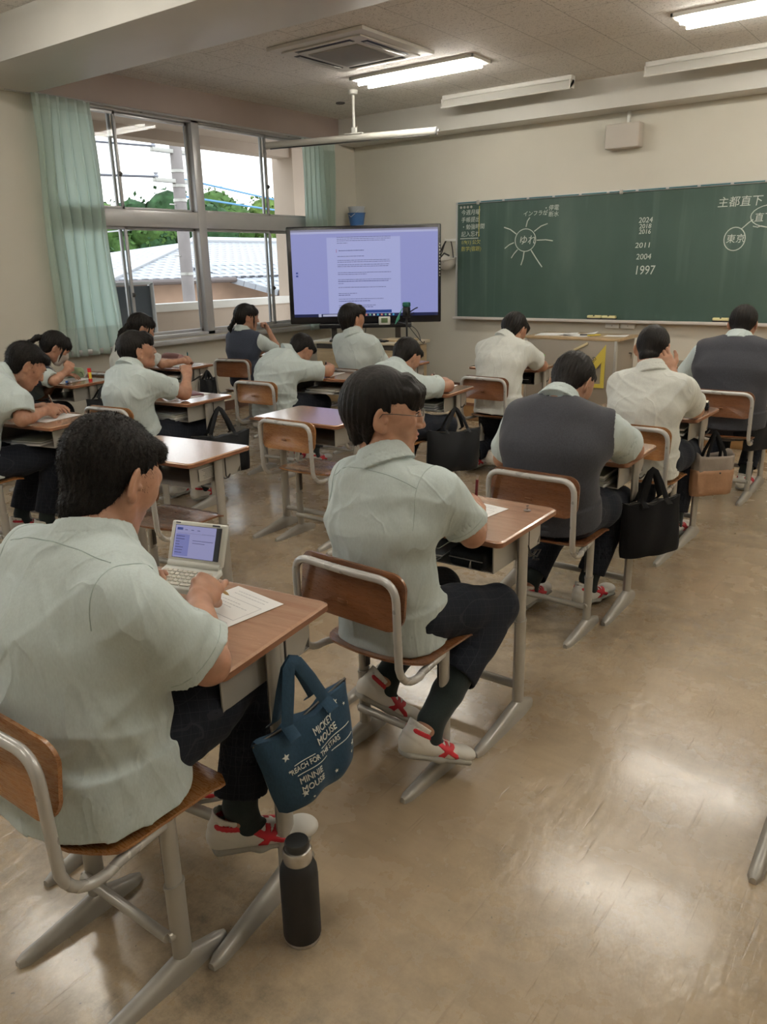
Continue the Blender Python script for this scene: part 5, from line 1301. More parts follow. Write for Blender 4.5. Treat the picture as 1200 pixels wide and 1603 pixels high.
    sf.ec(cb+nd*.020, cb+nd*.060, cs, (.0695*sgn, .073*sgn), (.0665*sgn, .070*sgn), .003, flat=True)
    if cres < .0065:
        sf.ec(cb+nd*.012, cb+nd*.09, cs, (.0600*sgn, .0625*sgn), (.0615*sgn, .0640*sgn), .003, 's', flat=True)
        cf = nrm(np.cross(nd, cs)); cf = cf if cf@fwd > 0 else -cf
        sf.box(cb+nd*.045+cf*.08, (.022, .05, .045), np.stack([cs, cf, nd], 1), .01, .004, 's')
    so = fobj(sf, 'shirt', shirt, t, o3, 1 if cres > .005 else 2)
    if cres < .0042:
        from mathutils.bvhtree import BVHTree
        me = so.data; tree_ = BVHTree.FromPolygons([v.co for v in me.vertices], [tuple(p.vertices) for p in me.polygons])
        def hit(o_, d_, far=.35):
            o_ = np.asarray(o_)-o3; d_ = nrm(d_); r = tree_.ray_cast(Vector(o_+d_*far), Vector(-d_)); return None if r[0] is None else np.array(r[0])+nrm(d_)*.0004
        def seam(pts):
            pts = [p for p in pts if p is not None]
            if len(pts) > 4:
                P_ = np.array(pts); K_ = P_.copy(); K_[1:-1] = (P_[:-2]+P_[1:-1]*2+P_[2:])/4; q = MB(); q.tube([tuple(p) for p in K_], .0011, 5); q.build('seam', SEAM, so)
        bk = -fup
        seam([hit(S(.80)+ss*x*.15*math.sqrt(g), bk+spd*.9, .3) for x in np.linspace(-1, 1, 30)])
        for k, sg in (('L', -1), ('R', 1)):
            c0_ = sh[k]-ss*sg*.012; seam([hit(c0_, math.cos(a)*spd+math.sin(a)*bk+ss*sg*.10, .16) for a in np.linspace(-.7, 2.4, 26)])
            up_ = nrm(el[k]-sh[k]); q_ = sh[k]+(el[k]-sh[k])*sleeve-up_*.022; s1 = nrm(np.cross(up_, V(.1, .2, 1))); s2_ = np.cross(up_, s1)
            seam([hit(q_, math.cos(a)*s1+math.sin(a)*s2_, .14) for a in np.linspace(0, 2*PI, 34)])
    if vest is not None:
        vf = Field(cres); torso(vf, g, .009, bottom=False); pass
        vf.ec(V(pelvis[0], pelvis[1], .475)-fwd*.010, S(.14), side, (.184*g, .149*g), (.183*g, .146*g), .02, flat=True)
        for k, sg in (('L', -1), ('R', 1)):
            s0 = sh[k]; e = el[k]; vf.cone(S(.86)+ss*sg*.05, s0, .082+.01*(g-1), .074*armr, .06); vf.cone(S(.62)+ss*sg*.11*g, s0+(e-s0)*.22, .083*g, .070*armr, .05)
        for k, sg in (('L', -1), ('R', 1)):
            up_ = nrm(el[k]-sh[k]); vf.cone(sh[k]+ss*sg*.052+up_*.045, el[k]+ss*sg*.02, .088*armr, .10*armr, .004, 's')
        vf.ec(cb-nd*.022, cb+nd*.08, cs, (.070*sgn, .074*sgn), (.10, .10), .004, 's', flat=True)
        vf.cone(S(.96)+fup*.06, S(.70)+fup*.17, .062, .010, .004, 's')
        d3 = folds(seed+9, .0030, 15., sp+.5*side, .5); vf.disp = lambda P: d3(P)
        fobj(vf, 'vest', vest, t, o3, 1)
    tc_ = []
    tf = Field(cres+.0005); tf.ec(pelvis-side*.07-V(0, 0, .01), pelvis+side*.07-V(0, 0, .01), V(0, 0, 1), (.095*g, .125*g), (.095*g, .125*g), .04)
    if skirt:
        m1 = (kn['L']+kn['R'])/2; tf.ec(pelvis, m1*.92+pelvis*.08, side, (.17, .085), (.17, .08), .03, flat=True)
        for k, sg in (('L', -1), ('R', 1)): tf.cone(hips[k], kn[k]*.95+hips[k]*.05, .09, .085, .03)
        tf.ec(m1*.95+pelvis*.05+V(0, 0, -.02), m1*.95+pelvis*.05+V(0, 0, -.16), side, (.175, .09), (.19, .10), .03, flat=True)
    else:
        for k, sg in (('L', -1), ('R', 1)):
            an, fd, fu, BF = info[k]; K = kn[k]; hl = legs[k].get('cuff', .86); q = K+(an-K)*hl
            tf.cone(hips[k], (hips[k]+K)/2, .098*g, .085*g, .03); tf.cone((hips[k]+K)/2, K, .085*g, .066, .03); tf.ec(K, K+(an-K)*.3, side, (.066, .066), (.066, .070), .03); tf.ec(K+(an-K)*.15, q, side, (.062, .066), (.060, .070), .02, flat=True)
            if cres < .0051: tc_.append((q-(an-K)*.06, q+nrm(an-K)*.03, side, (.052, .060), (.053, .062)))
    d4 = folds(seed+20, .0042, 18., V(1, .2, .2), .6); tf.displace(lambda P: d4(P))
    for c_ in tc_: tf.ec(*c_, .003, 's', flat=True)
    fobj(tf, 'skirt' if skirt else 'trousers', SKIRT if skirt else TROU, t, o3, 1)
    for k in ('L', 'R'):
        an, fd, fu, BF = info[k]; K = kn[k]
        if shoes:
            c = Field(min(res, .005)); c.chain([K+(an-K)*(.45 if skirt else .5), K+(an-K)*.72, an+(K-an)*.06, an+BF@V(0, .02, -.025)], [.052, .049, .041, .037], .01); c.ec(an+BF@V(0, -.015, -.03), an+BF@V(0, .10, -.055), BF[:, 0], (.029, .03), (.03, .018), .01)
            fobj(c, 'sock', SOCK, t, o3); shoe(t, an, fd, 0, fu, o3, min(res, .0045), stripe=legs[k].get('stripe', True))
    # hair
    hf = Field(cres if cres < .004 else .0045); W = lambda x, y, z: head+B@(V(x, y, z)*hsc)
    L0, H0 = head-.3, head+.3
    e_ = lambda c, r, k=.012, op='u': hf.ell(W(*c), np.array(r)*hsc, B, k, op)
    if hair == 'crop':
        e_((0, -.012, .034), (.0805, .0985, .0865), .02); hf.ec(W(0, -.030, -.005), W(0, -.040, -.066), B[:, 0], (.072*hsc, .064*hsc), (.052*hsc, .046*hsc), .025); e_((0, .070, .072), (.052, .030, .026), .03)
        hf.half(W(0, .040, -.012), B@V(0, .98, -.35), L0, H0-0, .006) if False else None
        hf.add(lambda P: -np.maximum.reduce([-((P-head)@B/hsc)[:, 1]+.052+.55*(((P-head)@B/hsc)[:, 2]-.045), ((P-head)@B/hsc)[:, 2]-.052])*hsc*.8, L0, H0, .006, 'i')
        for s in (-1, 1): hf.ell(W(s*.092, .002, -.022), np.array((.034, .030, .038))*hsc, B, .006, 's')
        for s in (-1, 1): hf.ec(W(s*.062, .034, .02), W(s*.067, .030, -.010), B[:, 0], (.010, .011), (.005, .006), .010)
    elif hair == 'buzz':
        e_((0, -.012, .030), (.0775, .0955, .0840), .02); hf.ec(W(0, -.030, -.005), W(0, -.038, -.055), B[:, 0], (.070*hsc, .062*hsc), (.052*hsc, .046*hsc), .025)
        hf.add(lambda P: -np.maximum.reduce([-((P-head)@B/hsc)[:, 1]+.055+.55*(((P-head)@B/hsc)[:, 2]-.045), ((P-head)@B/hsc)[:, 2]-.060])*hsc*.8, L0, H0, .006, 'i')
        for s in (-1, 1): hf.ell(W(s*.088, .004, -.028), np.array((.034, .028, .034))*hsc, B, .006, 's')
    elif hair in ('mop', 'tail'):
        e_((0, -.016, .034), (.0845, .101, .090), .02); e_((0, -.058, .000), (.074, .058, .064), .03)
        hf.ec(W(0, -.045, .0), W(0, -.052, -.060), B[:, 0], (.070*hsc, .050*hsc), (.053*hsc, .034*hsc), .02)
        e_((0, .066, .050), (.070, .034, .040), .02)
        hf.add(lambda P: -np.maximum.reduce([-((P-head)@B/hsc)[:, 1]+.016+.10*((P-head)@B/hsc)[:, 2], ((P-head)@B/hsc)[:, 2]-.030-.06*np.abs(((P-head)@B/hsc)[:, 0]), ])*hsc*.8, L0, H0, .006, 'i')
        for s in (-1, 1): hf.ell(W(s*.094, .000, -.026), np.array((.036, .032, .042))*hsc, B, .006, 's')
        if hair == 'tail':
            for s in (-1, 1): hf.ec(W(s*.066, .032, .03), W(s*.069, .026, -.002), B[:, 0], (.012, .013), (.006, .006), .010)
        rgm = np.random.RandomState(seed)
        if hair == 'mop':
            for x in np.linspace(-.052, .052, 9): j = rgm.uniform(-.003, .003); hf.chain([W(x*.7, .058, .092), W(x, .092-.40*abs(x), .062), W(x*1.05+j, .099-.46*abs(x), .027+j)], [.010, .013, .008], .018)
            for x, y in ((-.05, -.075), (-.02, -.085), (.015, -.088), (.045, -.078), (.065, -.04), (-.065, -.04)): hf.chain([W(x, y, -.02), W(x*.8, y*.9, -.078+rgm.uniform(-.01, .006))], [.016, .006], .012)
        else:
            for x in np.linspace(-.055, .055, 7): j = rgm.uniform(-.004, .004); hf.chain([W(x*.6, .045, .100), W(x, .090-.35*abs(x), .060), W(x*1.1+j, .094-.42*abs(x), .020+j)], [.013, .011, .005], .008)
            for s in (-1, 1): hf.chain([W(s*.066, .048, .03), W(s*.071, .052, -.03), W(s*.066, .058, -.085)], [.010, .0055, .003], .006)
    kf = {'crop': (150., .0016), 'buzz': (150., .001), 'mop': (110., .0018), 'tail': (120., .0022)}[hair]
    def hd(P):
        q = (P-head)@B/hsc; a = np.arctan2(q[:, 0], q[:, 1]+.02); el_ = np.arctan2(q[:, 2]-.02, np.hypot(q[:, 0], q[:, 1]))
        return kf[1]*(np.sin(a*34+3*np.sin(el_*3+seed))*np.cos(el_)+.7*np.sin(a*61+4*np.sin(el_*4.3+seed*2))*np.cos(el_)+.5*np.sin(q[:, 0]*kf[0]+q[:, 1]*60))
    hf.disp = hd
    if hair == 'tail' and hb:
        pts = [V(*p) for p in hb]; n_ = len(pts); rs = [.020]+[.030-.022*i/(n_-1) for i in range(1, n_)]; rs[-1] = .006
        tf2 = Field(.0045); tf2.chain([W(0, -.085, .030)]+pts, [.024]+rs, .014); tf2.disp = lambda P: .0022*np.sin(P@V(260, 90, 30)+2*np.sin(P@V(20, 30, 25)))+.0018*np.sin(P@V(-140, 230, 40))
        tl = fobj(tf2, 'ponytail', HAIR, t, o3)
    hp, hF = hf.mesh(); hp = smooth_mesh(hp, hF, 1)
    ho = np_mesh('hair', hp, hF, HAIR, t, o3)
    if nblades:
        mode = 'crop' if hair in ('crop', 'buzz') else ('mop' if hair == 'mop' else 'tail')
        hv, hf3 = hair_blades(hp, hF, head, B, hsc, nblades, hair_len, mode, seed); np_mesh('hair_strands', hv, hf3, HAIR, ho, o3)
    # face details
    if detail:
        for s in (-1, 1):
            ef = Field(.0022); ef.ell(W(s*.031, .0785, .0035), np.array((.0128, .0128, .0100))*hsc, B, .002); ef.ell(W(s*.031, .0785, .014), np.array((.02, .02, .0075))*hsc, B, .001, 's'); ef.ell(W(s*.031, .0785, -.0085), np.array((.02, .02, .0065))*hsc, B, .001, 's')
            eo = fobj(ef, 'eye', EYEW, t, o3, 0); jf = Field(.0016); jf.ell(W(s*.031, .0845, .0035), np.array((.0062, .0078, .0058))*hsc, B, .001); fobj(jf, 'iris', IRIS, eo, o3, 0)
            bf = Field(.0024); bf.chain([W(s*.013, .0965, .0215), W(s*.032, .0965, .0275), W(s*.050, .0835, .0225)], [.0024, .0030, .0018], .002); fobj(bf, 'eyebrow', HAIR, t, o3, 0)
            lf = Field(.0018); lf.chain([W(s*.018, .0895, .0072), W(s*.031, .0935, .0105), W(s*.045, .0850, .0078)], [.0013, .0017, .0013], .001); fobj(lf, 'eyelash', HAIR, eo, o3, 0)
        lf = Field(.0018); lf.ell(W(0, .0930, -.0535), np.array((.0185, .0092, .0048))*hsc, B, .003); lf.ell(W(0, .0905, -.0655), np.array((.0160, .0092, .0055))*hsc, B, .003)
        lf.chain([W(-.022, .0995, -.0588), W(0, .1020, -.0588), W(.022, .0995, -.0588)], [.0009*hsc, .0011*hsc, .0009*hsc], .002, 's'); fobj(lf, 'lips', LIPS, t, o3, 0)
    return t, pinch, W, B, el, o3
SEAM = mat('mint_seam', (.36, .44, .43), .9)
def pen(tip, top, label, m=BLACKP, r=.0048, cat='pen', clip=CHROME):
    tip, top = V(*tip), V(*top); L = np.linalg.norm(top-tip); t = thing('mechanical_pencil', label, cat, tuple(tip))
    M = frame((0, 0, 0), (1, 0, 0), (0, 1, 0)); z = Vector(nrm(top-tip)); M = z.to_track_quat('Z', 'Y').to_matrix().to_4x4()
    q = MB(); q.lathe([(.0006, 0), (.0012, .006), (r*.8, .018), (r, .03), (r, L-.016), (r*.8, L-.014)], 12, M=M); q.build('barrel', m, t)
    q = MB(); q.lathe([(r*.75, L-.015), (r*.75, L-.003), (r*.5, L)], 12, M=M); q.box((r+.001, 0, L-.035), (.0015, .004, .035), .0004, M=M); q.build('clip', clip, t)
    return t
# ------------------------------------------------------------ the pupils
GP = None
def seat_pelvis(k, dx=0, dy=0, z=.505):
    x, y, r, _ = CH[k]; c, s = math.cos(rad(r)), math.sin(rad(r)); lx, ly = dx, -.045+dy; return (x+c*lx-s*ly, y+s*lx+c*ly, z)
def feet(k, dxl=-.09, dxr=.09, dy=.30, z=.095, spl=.12, **kw):
    p = seat_pelvis(k); h = rad(CH[k][2]); f = (-math.sin(h), math.cos(h)); r = (f[1], -f[0])
    def q(dx, sg): return dict(ankle=(p[0]+r[0]*dx+f[0]*dy, p[1]+r[1]*dx+f[1]*dy, z), fdir=(f[0]+sg*spl*r[0], f[1]+sg*spl*r[1], 0), pole=(f[0]+sg*.10*r[0], f[1]+sg*.10*r[1], .8), **kw)
    return {'L': q(dxl, -1), 'R': q(dxr, 1)}
REL = dict(pose='relax', dir=(.5, .8, 0), palm=(0, 0, -1))
# 1 nearest pupil with the electronic dictionary
t1, pin1, W1h, B1, el1, _ = person('pupil in a pale mint shirt nearest the camera, head bowed over an electronic dictionary', (-1.385, .80), (-1.40, .80, .52), (-1.405, .875, .960), (-1.435, .955, 1.085), (-.10, 1, -.50),
    arms={'L': dict(sh=(-1.595, .845, .905), wrist=(-1.612, 1.065, .775), dir=(.55, .80, .10), palm=(.45, -.2, -.85), pose='type', pole=(-.7, -.3, -1)), 'R': dict(sh=(-1.215, .80, .905), elbow=(-1.150, .935, .738), wrist=(-1.345, 1.085, .775), dir=(-.42, .85, .16), palm=(-.72, .25, -.55), pose='hold')},
    legs={'L': dict(ankle=(-1.56, 1.10, .205), fdir=(.5, .85, -.08), pole=(-.05, 1, .9)), 'R': dict(ankle=(-1.275, 1.085, .215), fdir=(.60, .80, -.06), pole=(-.04, 1, .9))},
    res=.0032, cres=.004, girth=1.24, armr=1.10, hair='crop', hsc=1.10, hunch=.035, shw=.178, shfwd=(.05, .07), seed=4, nblades=30000, hair_len=.012, hem=.44, foldamp=.009, twist=3, sleeve=.90)
# 2 boy with glasses
t2, pin2, W2h, B2, el2, o2_ = person('pupil in a mint shirt with thin glasses, face turned right, writing', (-1.285, 1.77), (-1.29, 1.775, .505), (-1.30, 1.75, .970), (-1.322, 1.780, 1.104), (.80, .62, -.10),
    arms={'L': dict(wrist=(-1.42, 2.10, .745), pole=(-.6, -.2, -1), **REL), 'R': dict(sh=(-1.150, 1.785, .905), elbow=(-1.100, 1.905, .742), wrist=(-1.185, 2.070, .760), dir=(-.42, .88, .06), palm=(-.72, -.05, -.62), pose='write')},
    legs={'L': dict(ankle=(-1.385, 1.845, .200), fdir=(.50, .62, -.58), fup=(.2, .5, 1), pole=(0, 1, .7), cuff=.72), 'R': dict(ankle=(-1.130, 1.705, .185), knee=(-1.115, 2.095, .440), fdir=(.42, .82, -.40), fup=(0, .3, 1), cuff=.60)},
    res=.0032, cres=.004, girth=.93, armr=.95, hair='mop', hsc=1.05, hunch=.035, shw=.165, shfwd=(.05, .055), seed=2, nblades=7000, hair_len=.013, hem=.425, foldamp=.009, sleeve=.82)
g = thing('eyeglasses', 'thin silver wire glasses on the face of the pupil turned right', 'glasses', tuple(W2h(0, .10, 0)))
def gl(p): return Vector(W2h(*p))-g.location
for s in (-1, 1):
    pts = [gl((s*.034+.0225*math.cos(a)*1.0, .1075-.10*(abs(s*.034+.0225*math.cos(a))-.03)**1*.35, .003+.0175*math.sin(a))) for a in [i*2*PI/20 for i in range(21)]]
    q = MB(); q.tube(pts, .0009, 6); q.build('rim', CHROME, g)
    q = MB(); c = gl((s*.034, .1065, .003)); q.raw([c]+pts[:-1], [(0, i+1, (i+1) % 20+1) for i in range(20)]); q.build('lens', GLASS, g)
    q = MB(); q.tube([gl((s*.0565, .104, .008)), gl((s*.0745, .094, .008)), gl((s*.082, .03, .010)), gl((s*.083, -.004, .008)), gl((s*.083, -.014, -.006))], .0011, 6); q.build('temple', DARKM, g)
q = MB(); q.tube([gl((-.0125, .1085, .008)), gl((0, .1115, .011)), gl((.0125, .1085, .008))], .001, 6); q.build('bridge', CHROME, g)
# 3 vest, bending low
person('pupil in a charcoal knitted vest bent low over the desk beside the black tote bag', (-1.305, 2.93), (-1.31, 2.945, .505), (-1.31, 2.95, .960), (-1.305, 3.055, 1.030), (.10, .85, -.80),
    arms={'L': dict(wrist=(-1.48, 3.26, .745), pole=(-.6, -.2, -.6), **REL), 'R': dict(elbow=(-1.085, 3.20, .740), wrist=(-1.25, 3.36, .745), dir=(-.7, .6, 0), palm=(-.5, -.1, -.8), pose='write')},
    legs={'L': dict(ankle=(-1.45, 3.02, .11), fdir=(0, 1, 0)), 'R': dict(ankle=(-1.245, 3.19, .105), fdir=(.25, .95, -.02), pole=(.2, 1, .8))}, res=.0045, cres=.0045, girth=1.08, hair='crop', vest=VEST, hunch=.06, seed=5, nblades=5000, hair_len=.010, foldamp=.007, shfwd=(.05, .09), sleeve=.80, armr=1.12, detail=False)
# 4 hand behind head
person('pupil in a white shirt resting his head on his hand, fingers on his cropped head', (-1.30, 4.02), (-1.30, 4.02, .505), (-1.30, 4.03, .960), (-1.325, 4.10, 1.068), (-.05, .9, -.50),
    arms={'L': dict(wrist=(-1.372, 4.20, .99), dir=(.15, -.30, .95), palm=(.8, -.5, 0), pose='relax', elbow=(-1.50, 4.28, .745)), 'R': dict(wrist=(-1.205, 4.045, .955), dir=(-.45, -.02, .88), palm=(-.62, .78, .0), pose='relax', elbow=(-1.12, 4.23, .745))},
    legs=feet(4, dy=.38), res=.0045, cres=.0045, girth=1.0, hair='buzz', hunch=.045, seed=6, shirt=SHIRTW, nblades=6000, hair_len=.004, foldamp=.009, sleeve=.74, detail=False)
# 5 vest at right
person('pupil in a charcoal knitted vest sitting upright at the right edge, seen from behind', (-1.21, 5.33), (-1.21, 5.35, .505), (-1.21, 5.40, 1.00), (-1.21, 5.47, 1.095), (.0, 1, -.42),
    arms={'L': dict(wrist=(-1.36, 5.64, .75), pole=(-.9, -.3, -.5), **REL), 'R': dict(wrist=(-1.06, 5.66, .75), dir=(-.4, .9, 0), palm=(-.4, 0, -1), pose='write', pole=(.8, -.3, -.6))},
    legs=feet(5, dy=.30), res=.0055, cres=.005, girth=1.22, hair='crop', vest=VEST, hunch=.04, seed=7, nblades=4000, hair_len=.010, foldamp=.007, armr=1.1, sleeve=.80, shw=.178, detail=False)
# 6 front pupil
person('pupil in a white shirt in the front row before the teacher desk', (-2.79, 5.20), (-2.80, 5.21, .505), (-2.815, 5.33, .955), (-2.79, 5.42, 1.025), (.10, .9, -.75),
    arms={'L': dict(elbow=(-3.06, 5.48, .775), wrist=(-2.96, 5.67, .76), dir=(.5, .8, 0), palm=(0, 0, -1), pose='relax'), 'R': dict(elbow=(-2.625, 5.57, .745), wrist=(-2.80, 5.72, .75), dir=(-.7, .7, 0), palm=(-.5, 0, -.8), pose='write')},
    legs={'L': dict(ankle=(-2.92, 5.02, .12), fdir=(.1, 1, -.05)), 'R': dict(ankle=(-2.76, 5.10, .14), fdir=(.1, .9, -.3), fup=(0, .3, 1))}, res=.0055, cres=.005, girth=1.0, hair='mop', hunch=.04, seed=8, shirt=SHIRTW, nblades=5000, hair_len=.014, foldamp=.009, detail=False)
# 7 upright pupil before the display
t7, _, W7, _, _, _ = person('pupil in a mint shirt sitting upright in front of the display cabinet', (-4.02, 5.10), (-4.01, 5.10, .505), (-4.02, 5.03, .985), (-4.04, 5.05, 1.10), (.30, 1, -.05),
    arms={'L': dict(wrist=(-4.12, 5.38, .75), pole=(-.5, -.3, -1), **REL), 'R': dict(wrist=(-3.93, 5.38, .75), dir=(-.5, .8, 0), palm=(0, 0, -1), pose='relax', pole=(.55, -.2, -1))},
    legs=feet(7, dy=.34), res=.0055, cres=.005, girth=.92, hair='mop', hunch=.015, seed=9, nblades=5000, hair_len=.022, foldamp=.007, detail=False)
# 8 bent pupil with the big bag
person('pupil in a mint shirt bent over the desk that has the large black bag', (-2.92, 3.98), (-2.93, 4.0, .505), (-2.96, 4.13, .865), (-2.95, 4.235, .935), (.15, .85, -.72),
    arms={'L': dict(wrist=(-3.08, 4.50, .75), pole=(-.8, -.2, -.3), **REL), 'R': dict(elbow=(-2.72, 4.37, .745), wrist=(-2.90, 4.52, .755), dir=(-.6, .75, .1), palm=(-.5, 0, -.8), pose='write')},
    legs={'L': dict(ankle=(-3.02, 4.24, .10)), 'R': dict(ankle=(-2.79, 4.28, .10), pole=(.25, 1, .8), fdir=(.2, 1, 0))}, res=.005, cres=.005, girth=1.0, hair='crop', hunch=.075, seed=10, nblades=5000, hair_len=.012, foldamp=.009, shfwd=(.05, .09), detail=False)
# 9 bent pupil third row
person('pupil in a mint shirt bent very low, head down, left of the centre', (-4.15, 4.24), (-4.16, 4.26, .505), (-4.155, 4.40, .875), (-4.11, 4.505, .905), (.15, .65, -.85),
    arms={'L': dict(elbow=(-4.38, 4.36, .70), wrist=(-4.22, 4.55, .75), **REL), 'R': dict(elbow=(-3.91, 4.58, .745), wrist=(-4.03, 4.74, .755), dir=(-.6, .75, .1), palm=(-.5, 0, -.8), pose='write')},
    legs=feet(9, dy=.36), res=.005, cres=.005, girth=1.0, hair='crop', hunch=.075, seed=12, nblades=5000, hair_len=.014, foldamp=.009, shfwd=(.05, .09), detail=False)
# 10 vested girl by the window
person('girl with a low ponytail and navy vest by the window, hand at chin', (-5.42, 5.18), (-5.43, 5.18, .505), (-5.40, 5.155, .955), (-5.385, 5.20, 1.075), (.55, .85, -.12),
    arms={'L': dict(wrist=(-5.45, 5.46, .75), pole=(-.5, -.3, -1), **REL), 'R': dict(elbow=(-5.20, 5.40, .745), wrist=(-5.245, 5.335, .945), dir=(-.30, -.25, .90), palm=(-.6, -.7, 0), pose='fist')},
    legs=feet(10, dy=.32, stripe=False), res=.005, cres=.005, girth=.84, armr=.85, hair='tail', vest=VESTB, hunch=.02, seed=13, skirt=False, nblades=4000, hair_len=.025, shw=.155, hb=[(-5.45, 5.10, 1.045), (-5.475, 5.07, .985), (-5.475, 5.07, .94)], fwdh=(-.05, 1), sleeve=.85)
# 11 pupil looking up
person('pupil in a mint shirt with chin up, looking ahead, near the curtain', (-4.16, 3.01), (-4.17, 3.02, .505), (-4.20, 3.035, .925), (-4.205, 3.105, 1.030), (.42, .93, .08),
    arms={'L': dict(wrist=(-4.28, 3.33, .75), pole=(-.5, -.3, -1), **REL), 'R': dict(elbow=(-4.015, 3.285, .745), wrist=(-4.03, 3.33, .835), dir=(-.25, .25, .85), palm=(-.8, .2, 0), pose='fist', pole=(.6, -.2, -1))},
    legs=feet(11, dy=.42, dxr=.12, z=.10), res=.0045, cres=.0045, girth=1.0, hair='mop', hunch=.05, seed=14, nblades=6000, hair_len=.015, foldamp=.009, hsc=1.0)
# 12 long ponytail
person('girl with a long ponytail in a white shirt writing by the window', (-5.66, 4.02), (-5.66, 4.02, .505), (-5.64, 4.115, .945), (-5.62, 4.215, 1.045), (.42, .85, -.40),
    arms={'L': dict(wrist=(-5.72, 4.42, .75), pole=(-.5, -.3, -1), **REL), 'R': dict(elbow=(-5.47, 4.27, .745), wrist=(-5.43, 4.46, .76), dir=(-.05, 1, .05), palm=(-.7, 0, -.6), pose='write')},
    legs=feet(12, dy=.34, stripe=False), res=.005, cres=.005, girth=.84, armr=.85, hair='tail', hunch=.03, seed=15, skirt=True, nblades=4000, hair_len=.025, shw=.155, hb=[(-5.63, 4.095, 1.075), (-5.66, 4.045, 1.02), (-5.67, 4.00, .93), (-5.68, 3.965, .82)], shirt=SHIRTW, sleeve=.75)
# 13 masked girl
t13, _, W13, B13, _, _ = person('girl with tied hair and face mask bowed over her desk with the glue stick', (-5.62, 2.95), (-5.62, 2.97, .505), (-5.61, 3.23, .89), (-5.545, 3.37, .965), (.38, .82, -.62),
    arms={'L': dict(wrist=(-5.62, 3.42, .75), pole=(-.5, -.3, -1), **REL), 'R': dict(elbow=(-5.38, 3.22, .745), wrist=(-5.42, 3.36, .80), dir=(-.3, .55, .5), palm=(-.8, 0, -.4), pose='write')},
    legs=feet(13, dy=.36, stripe=False), res=.005, cres=.005, girth=.84, armr=.85, hair='tail', hunch=.08, seed=16, skirt=True, nblades=5000, hair_len=.030, shw=.155, hb=[(-5.60, 3.27, 1.045), (-5.625, 3.22, 1.01), (-5.64, 3.19, .94)], shfwd=(.05, .08), hsc=.98, vest=VESTB, sleeve=.9)
mf = Field(.003); BR = B13
mf.ec(W13(0, .052, -.030), W13(0, .058, -.085), B13[:, 0], (.067, .052), (.048, .036), .01); mf.ell(W13(0, .095, -.035), (.028, .022, .03), B13, .03)
mf.add(lambda P: -(((P-W13(0, 0, 0))@B13)[:, 1]-.030), W13(0, 0, 0)-.2, W13(0, 0, 0)+.2, .004, 'i'); mo = fobj(mf, 'face_mask', mat('mask_cloth', (.50, .47, .43), .85), None, W13(0, .05, -.05)); mo.location = tuple(W13(0, .05, -.05))
tag(mo, 'pale grey face mask worn by the girl bowed over her desk', 'mask')
# 14 left edge pupil
person('pupil in a mint shirt writing at the left edge of the view', (-4.30, 2.02), (-4.31, 2.04, .505), (-4.31, 2.28, .955), (-4.275, 2.40, 1.010), (.22, .82, -.62),
    arms={'L': dict(wrist=(-4.36, 2.52, .75), pole=(-.8, -.2, -.3), dir=(.7, .6, 0), palm=(0, 0, -1), pose='relax'), 'R': dict(elbow=(-4.10, 2.235, .745), wrist=(-4.18, 2.425, .755), dir=(-.25, .95, .04), palm=(-.8, 0, -.5), pose='write')},
    legs={'L': dict(ankle=(-4.45, 2.32, .10)), 'R': dict(ankle=(-4.24, 2.36, .105), pole=(.1, 1, .8), fdir=(.25, 1, 0))}, res=.0045, cres=.0045, girth=1.0, hair='crop', hunch=.08, seed=17, nblades=7000, hair_len=.020, foldamp=.009, shfwd=(.05, .08), hsc=1.06)
# ------------------------------------------------------------ things on, in and beside the desks
# electronic dictionary
hL, hR = Vector((-1.584, 1.189, .780)), Vector((-1.427, 1.233, .780)); ax = (hR-hL).normalized()
t = thing('electronic_dictionary', 'white electronic dictionary held open by the nearest pupil, lilac screen lit', 'electronic dictionary', tuple((hL+hR)/2)); DW = mat('dictionary_white', (.66, .68, .64), .35)
fwd_ = Vector((-ax.y, ax.x, 0)); wd = (hR-hL).length
kb_m = frame((0, 0, 0), ax, (fwd_*-1+Vector((0, 0, -.16))).normalized()*-1)   # x right, y away from pupil
q = MB(); q.box((0, -.052, -.006), (wd, .105, .016), .004, 3, M=kb_m); q.build('keyboard_half', DW, t); kbo = t
q = MB()
for r in range(5):
    n_ = 10 if r < 4 else 5
    for c in range(n_): q.box((-wd/2+.010+(wd-.020)/n_*(c+.5), -.030-.0145*r, .003), ((wd-.020)/n_-.0025, .0105, .0035), .001, M=kb_m)
q.build('keys', mat('key_cream', (.60, .58, .50), .4), t)
q = MB(); q.tube([tuple(ax*(-wd/2+.006)+Vector((0, 0, .004))), tuple(ax*(wd/2-.006)+Vector((0, 0, .004)))], .0095, 14); q.build('hinge', DW, t)
ly = (fwd_*.42+Vector((0, 0, 1))).normalized(); lm = frame((0, 0, .006), ax, ly)
q = MB(); q.box((0, .054, -.004), (wd, .108, .012), .005, 3, M=lm); lid = q.build('lid', DW, t)
q = MB(); q.box((0, .0555, .0026), (wd*.84, .084, .001), .0, M=lm); q.build('screen_border', mat('dict_border', (.05, .05, .07), .3), t)
def drect(name, rs, m, z=.0034):
    q = MB()
    for (a, b, c, d) in rs: q.box((-wd*.41+wd*.80*(a+b)/2, .0965-.082*(c+d)/2, z), (wd*.80*(b-a), .082*(d-c), .0006), M=lm)
    return q.build(name, m, lid)
drect('screen', [(0, .92, 0, 1)], emat('dict_screen', (.42, .42, .72), .75)); drect('side_keys', [(.93, 1.02, 0, 1)], mat('dict_dark', (.04, .05, .07), .3))
drect('list_panel', [(.03, .34, .27, .95)], emat('dict_panel', (.28, .30, .68), .7), .0038); drect('tab', [(.04, .17, .07, .15)], emat('dict_tab', (.08, .12, .40), .6), .0038)
rn = random.Random(2)
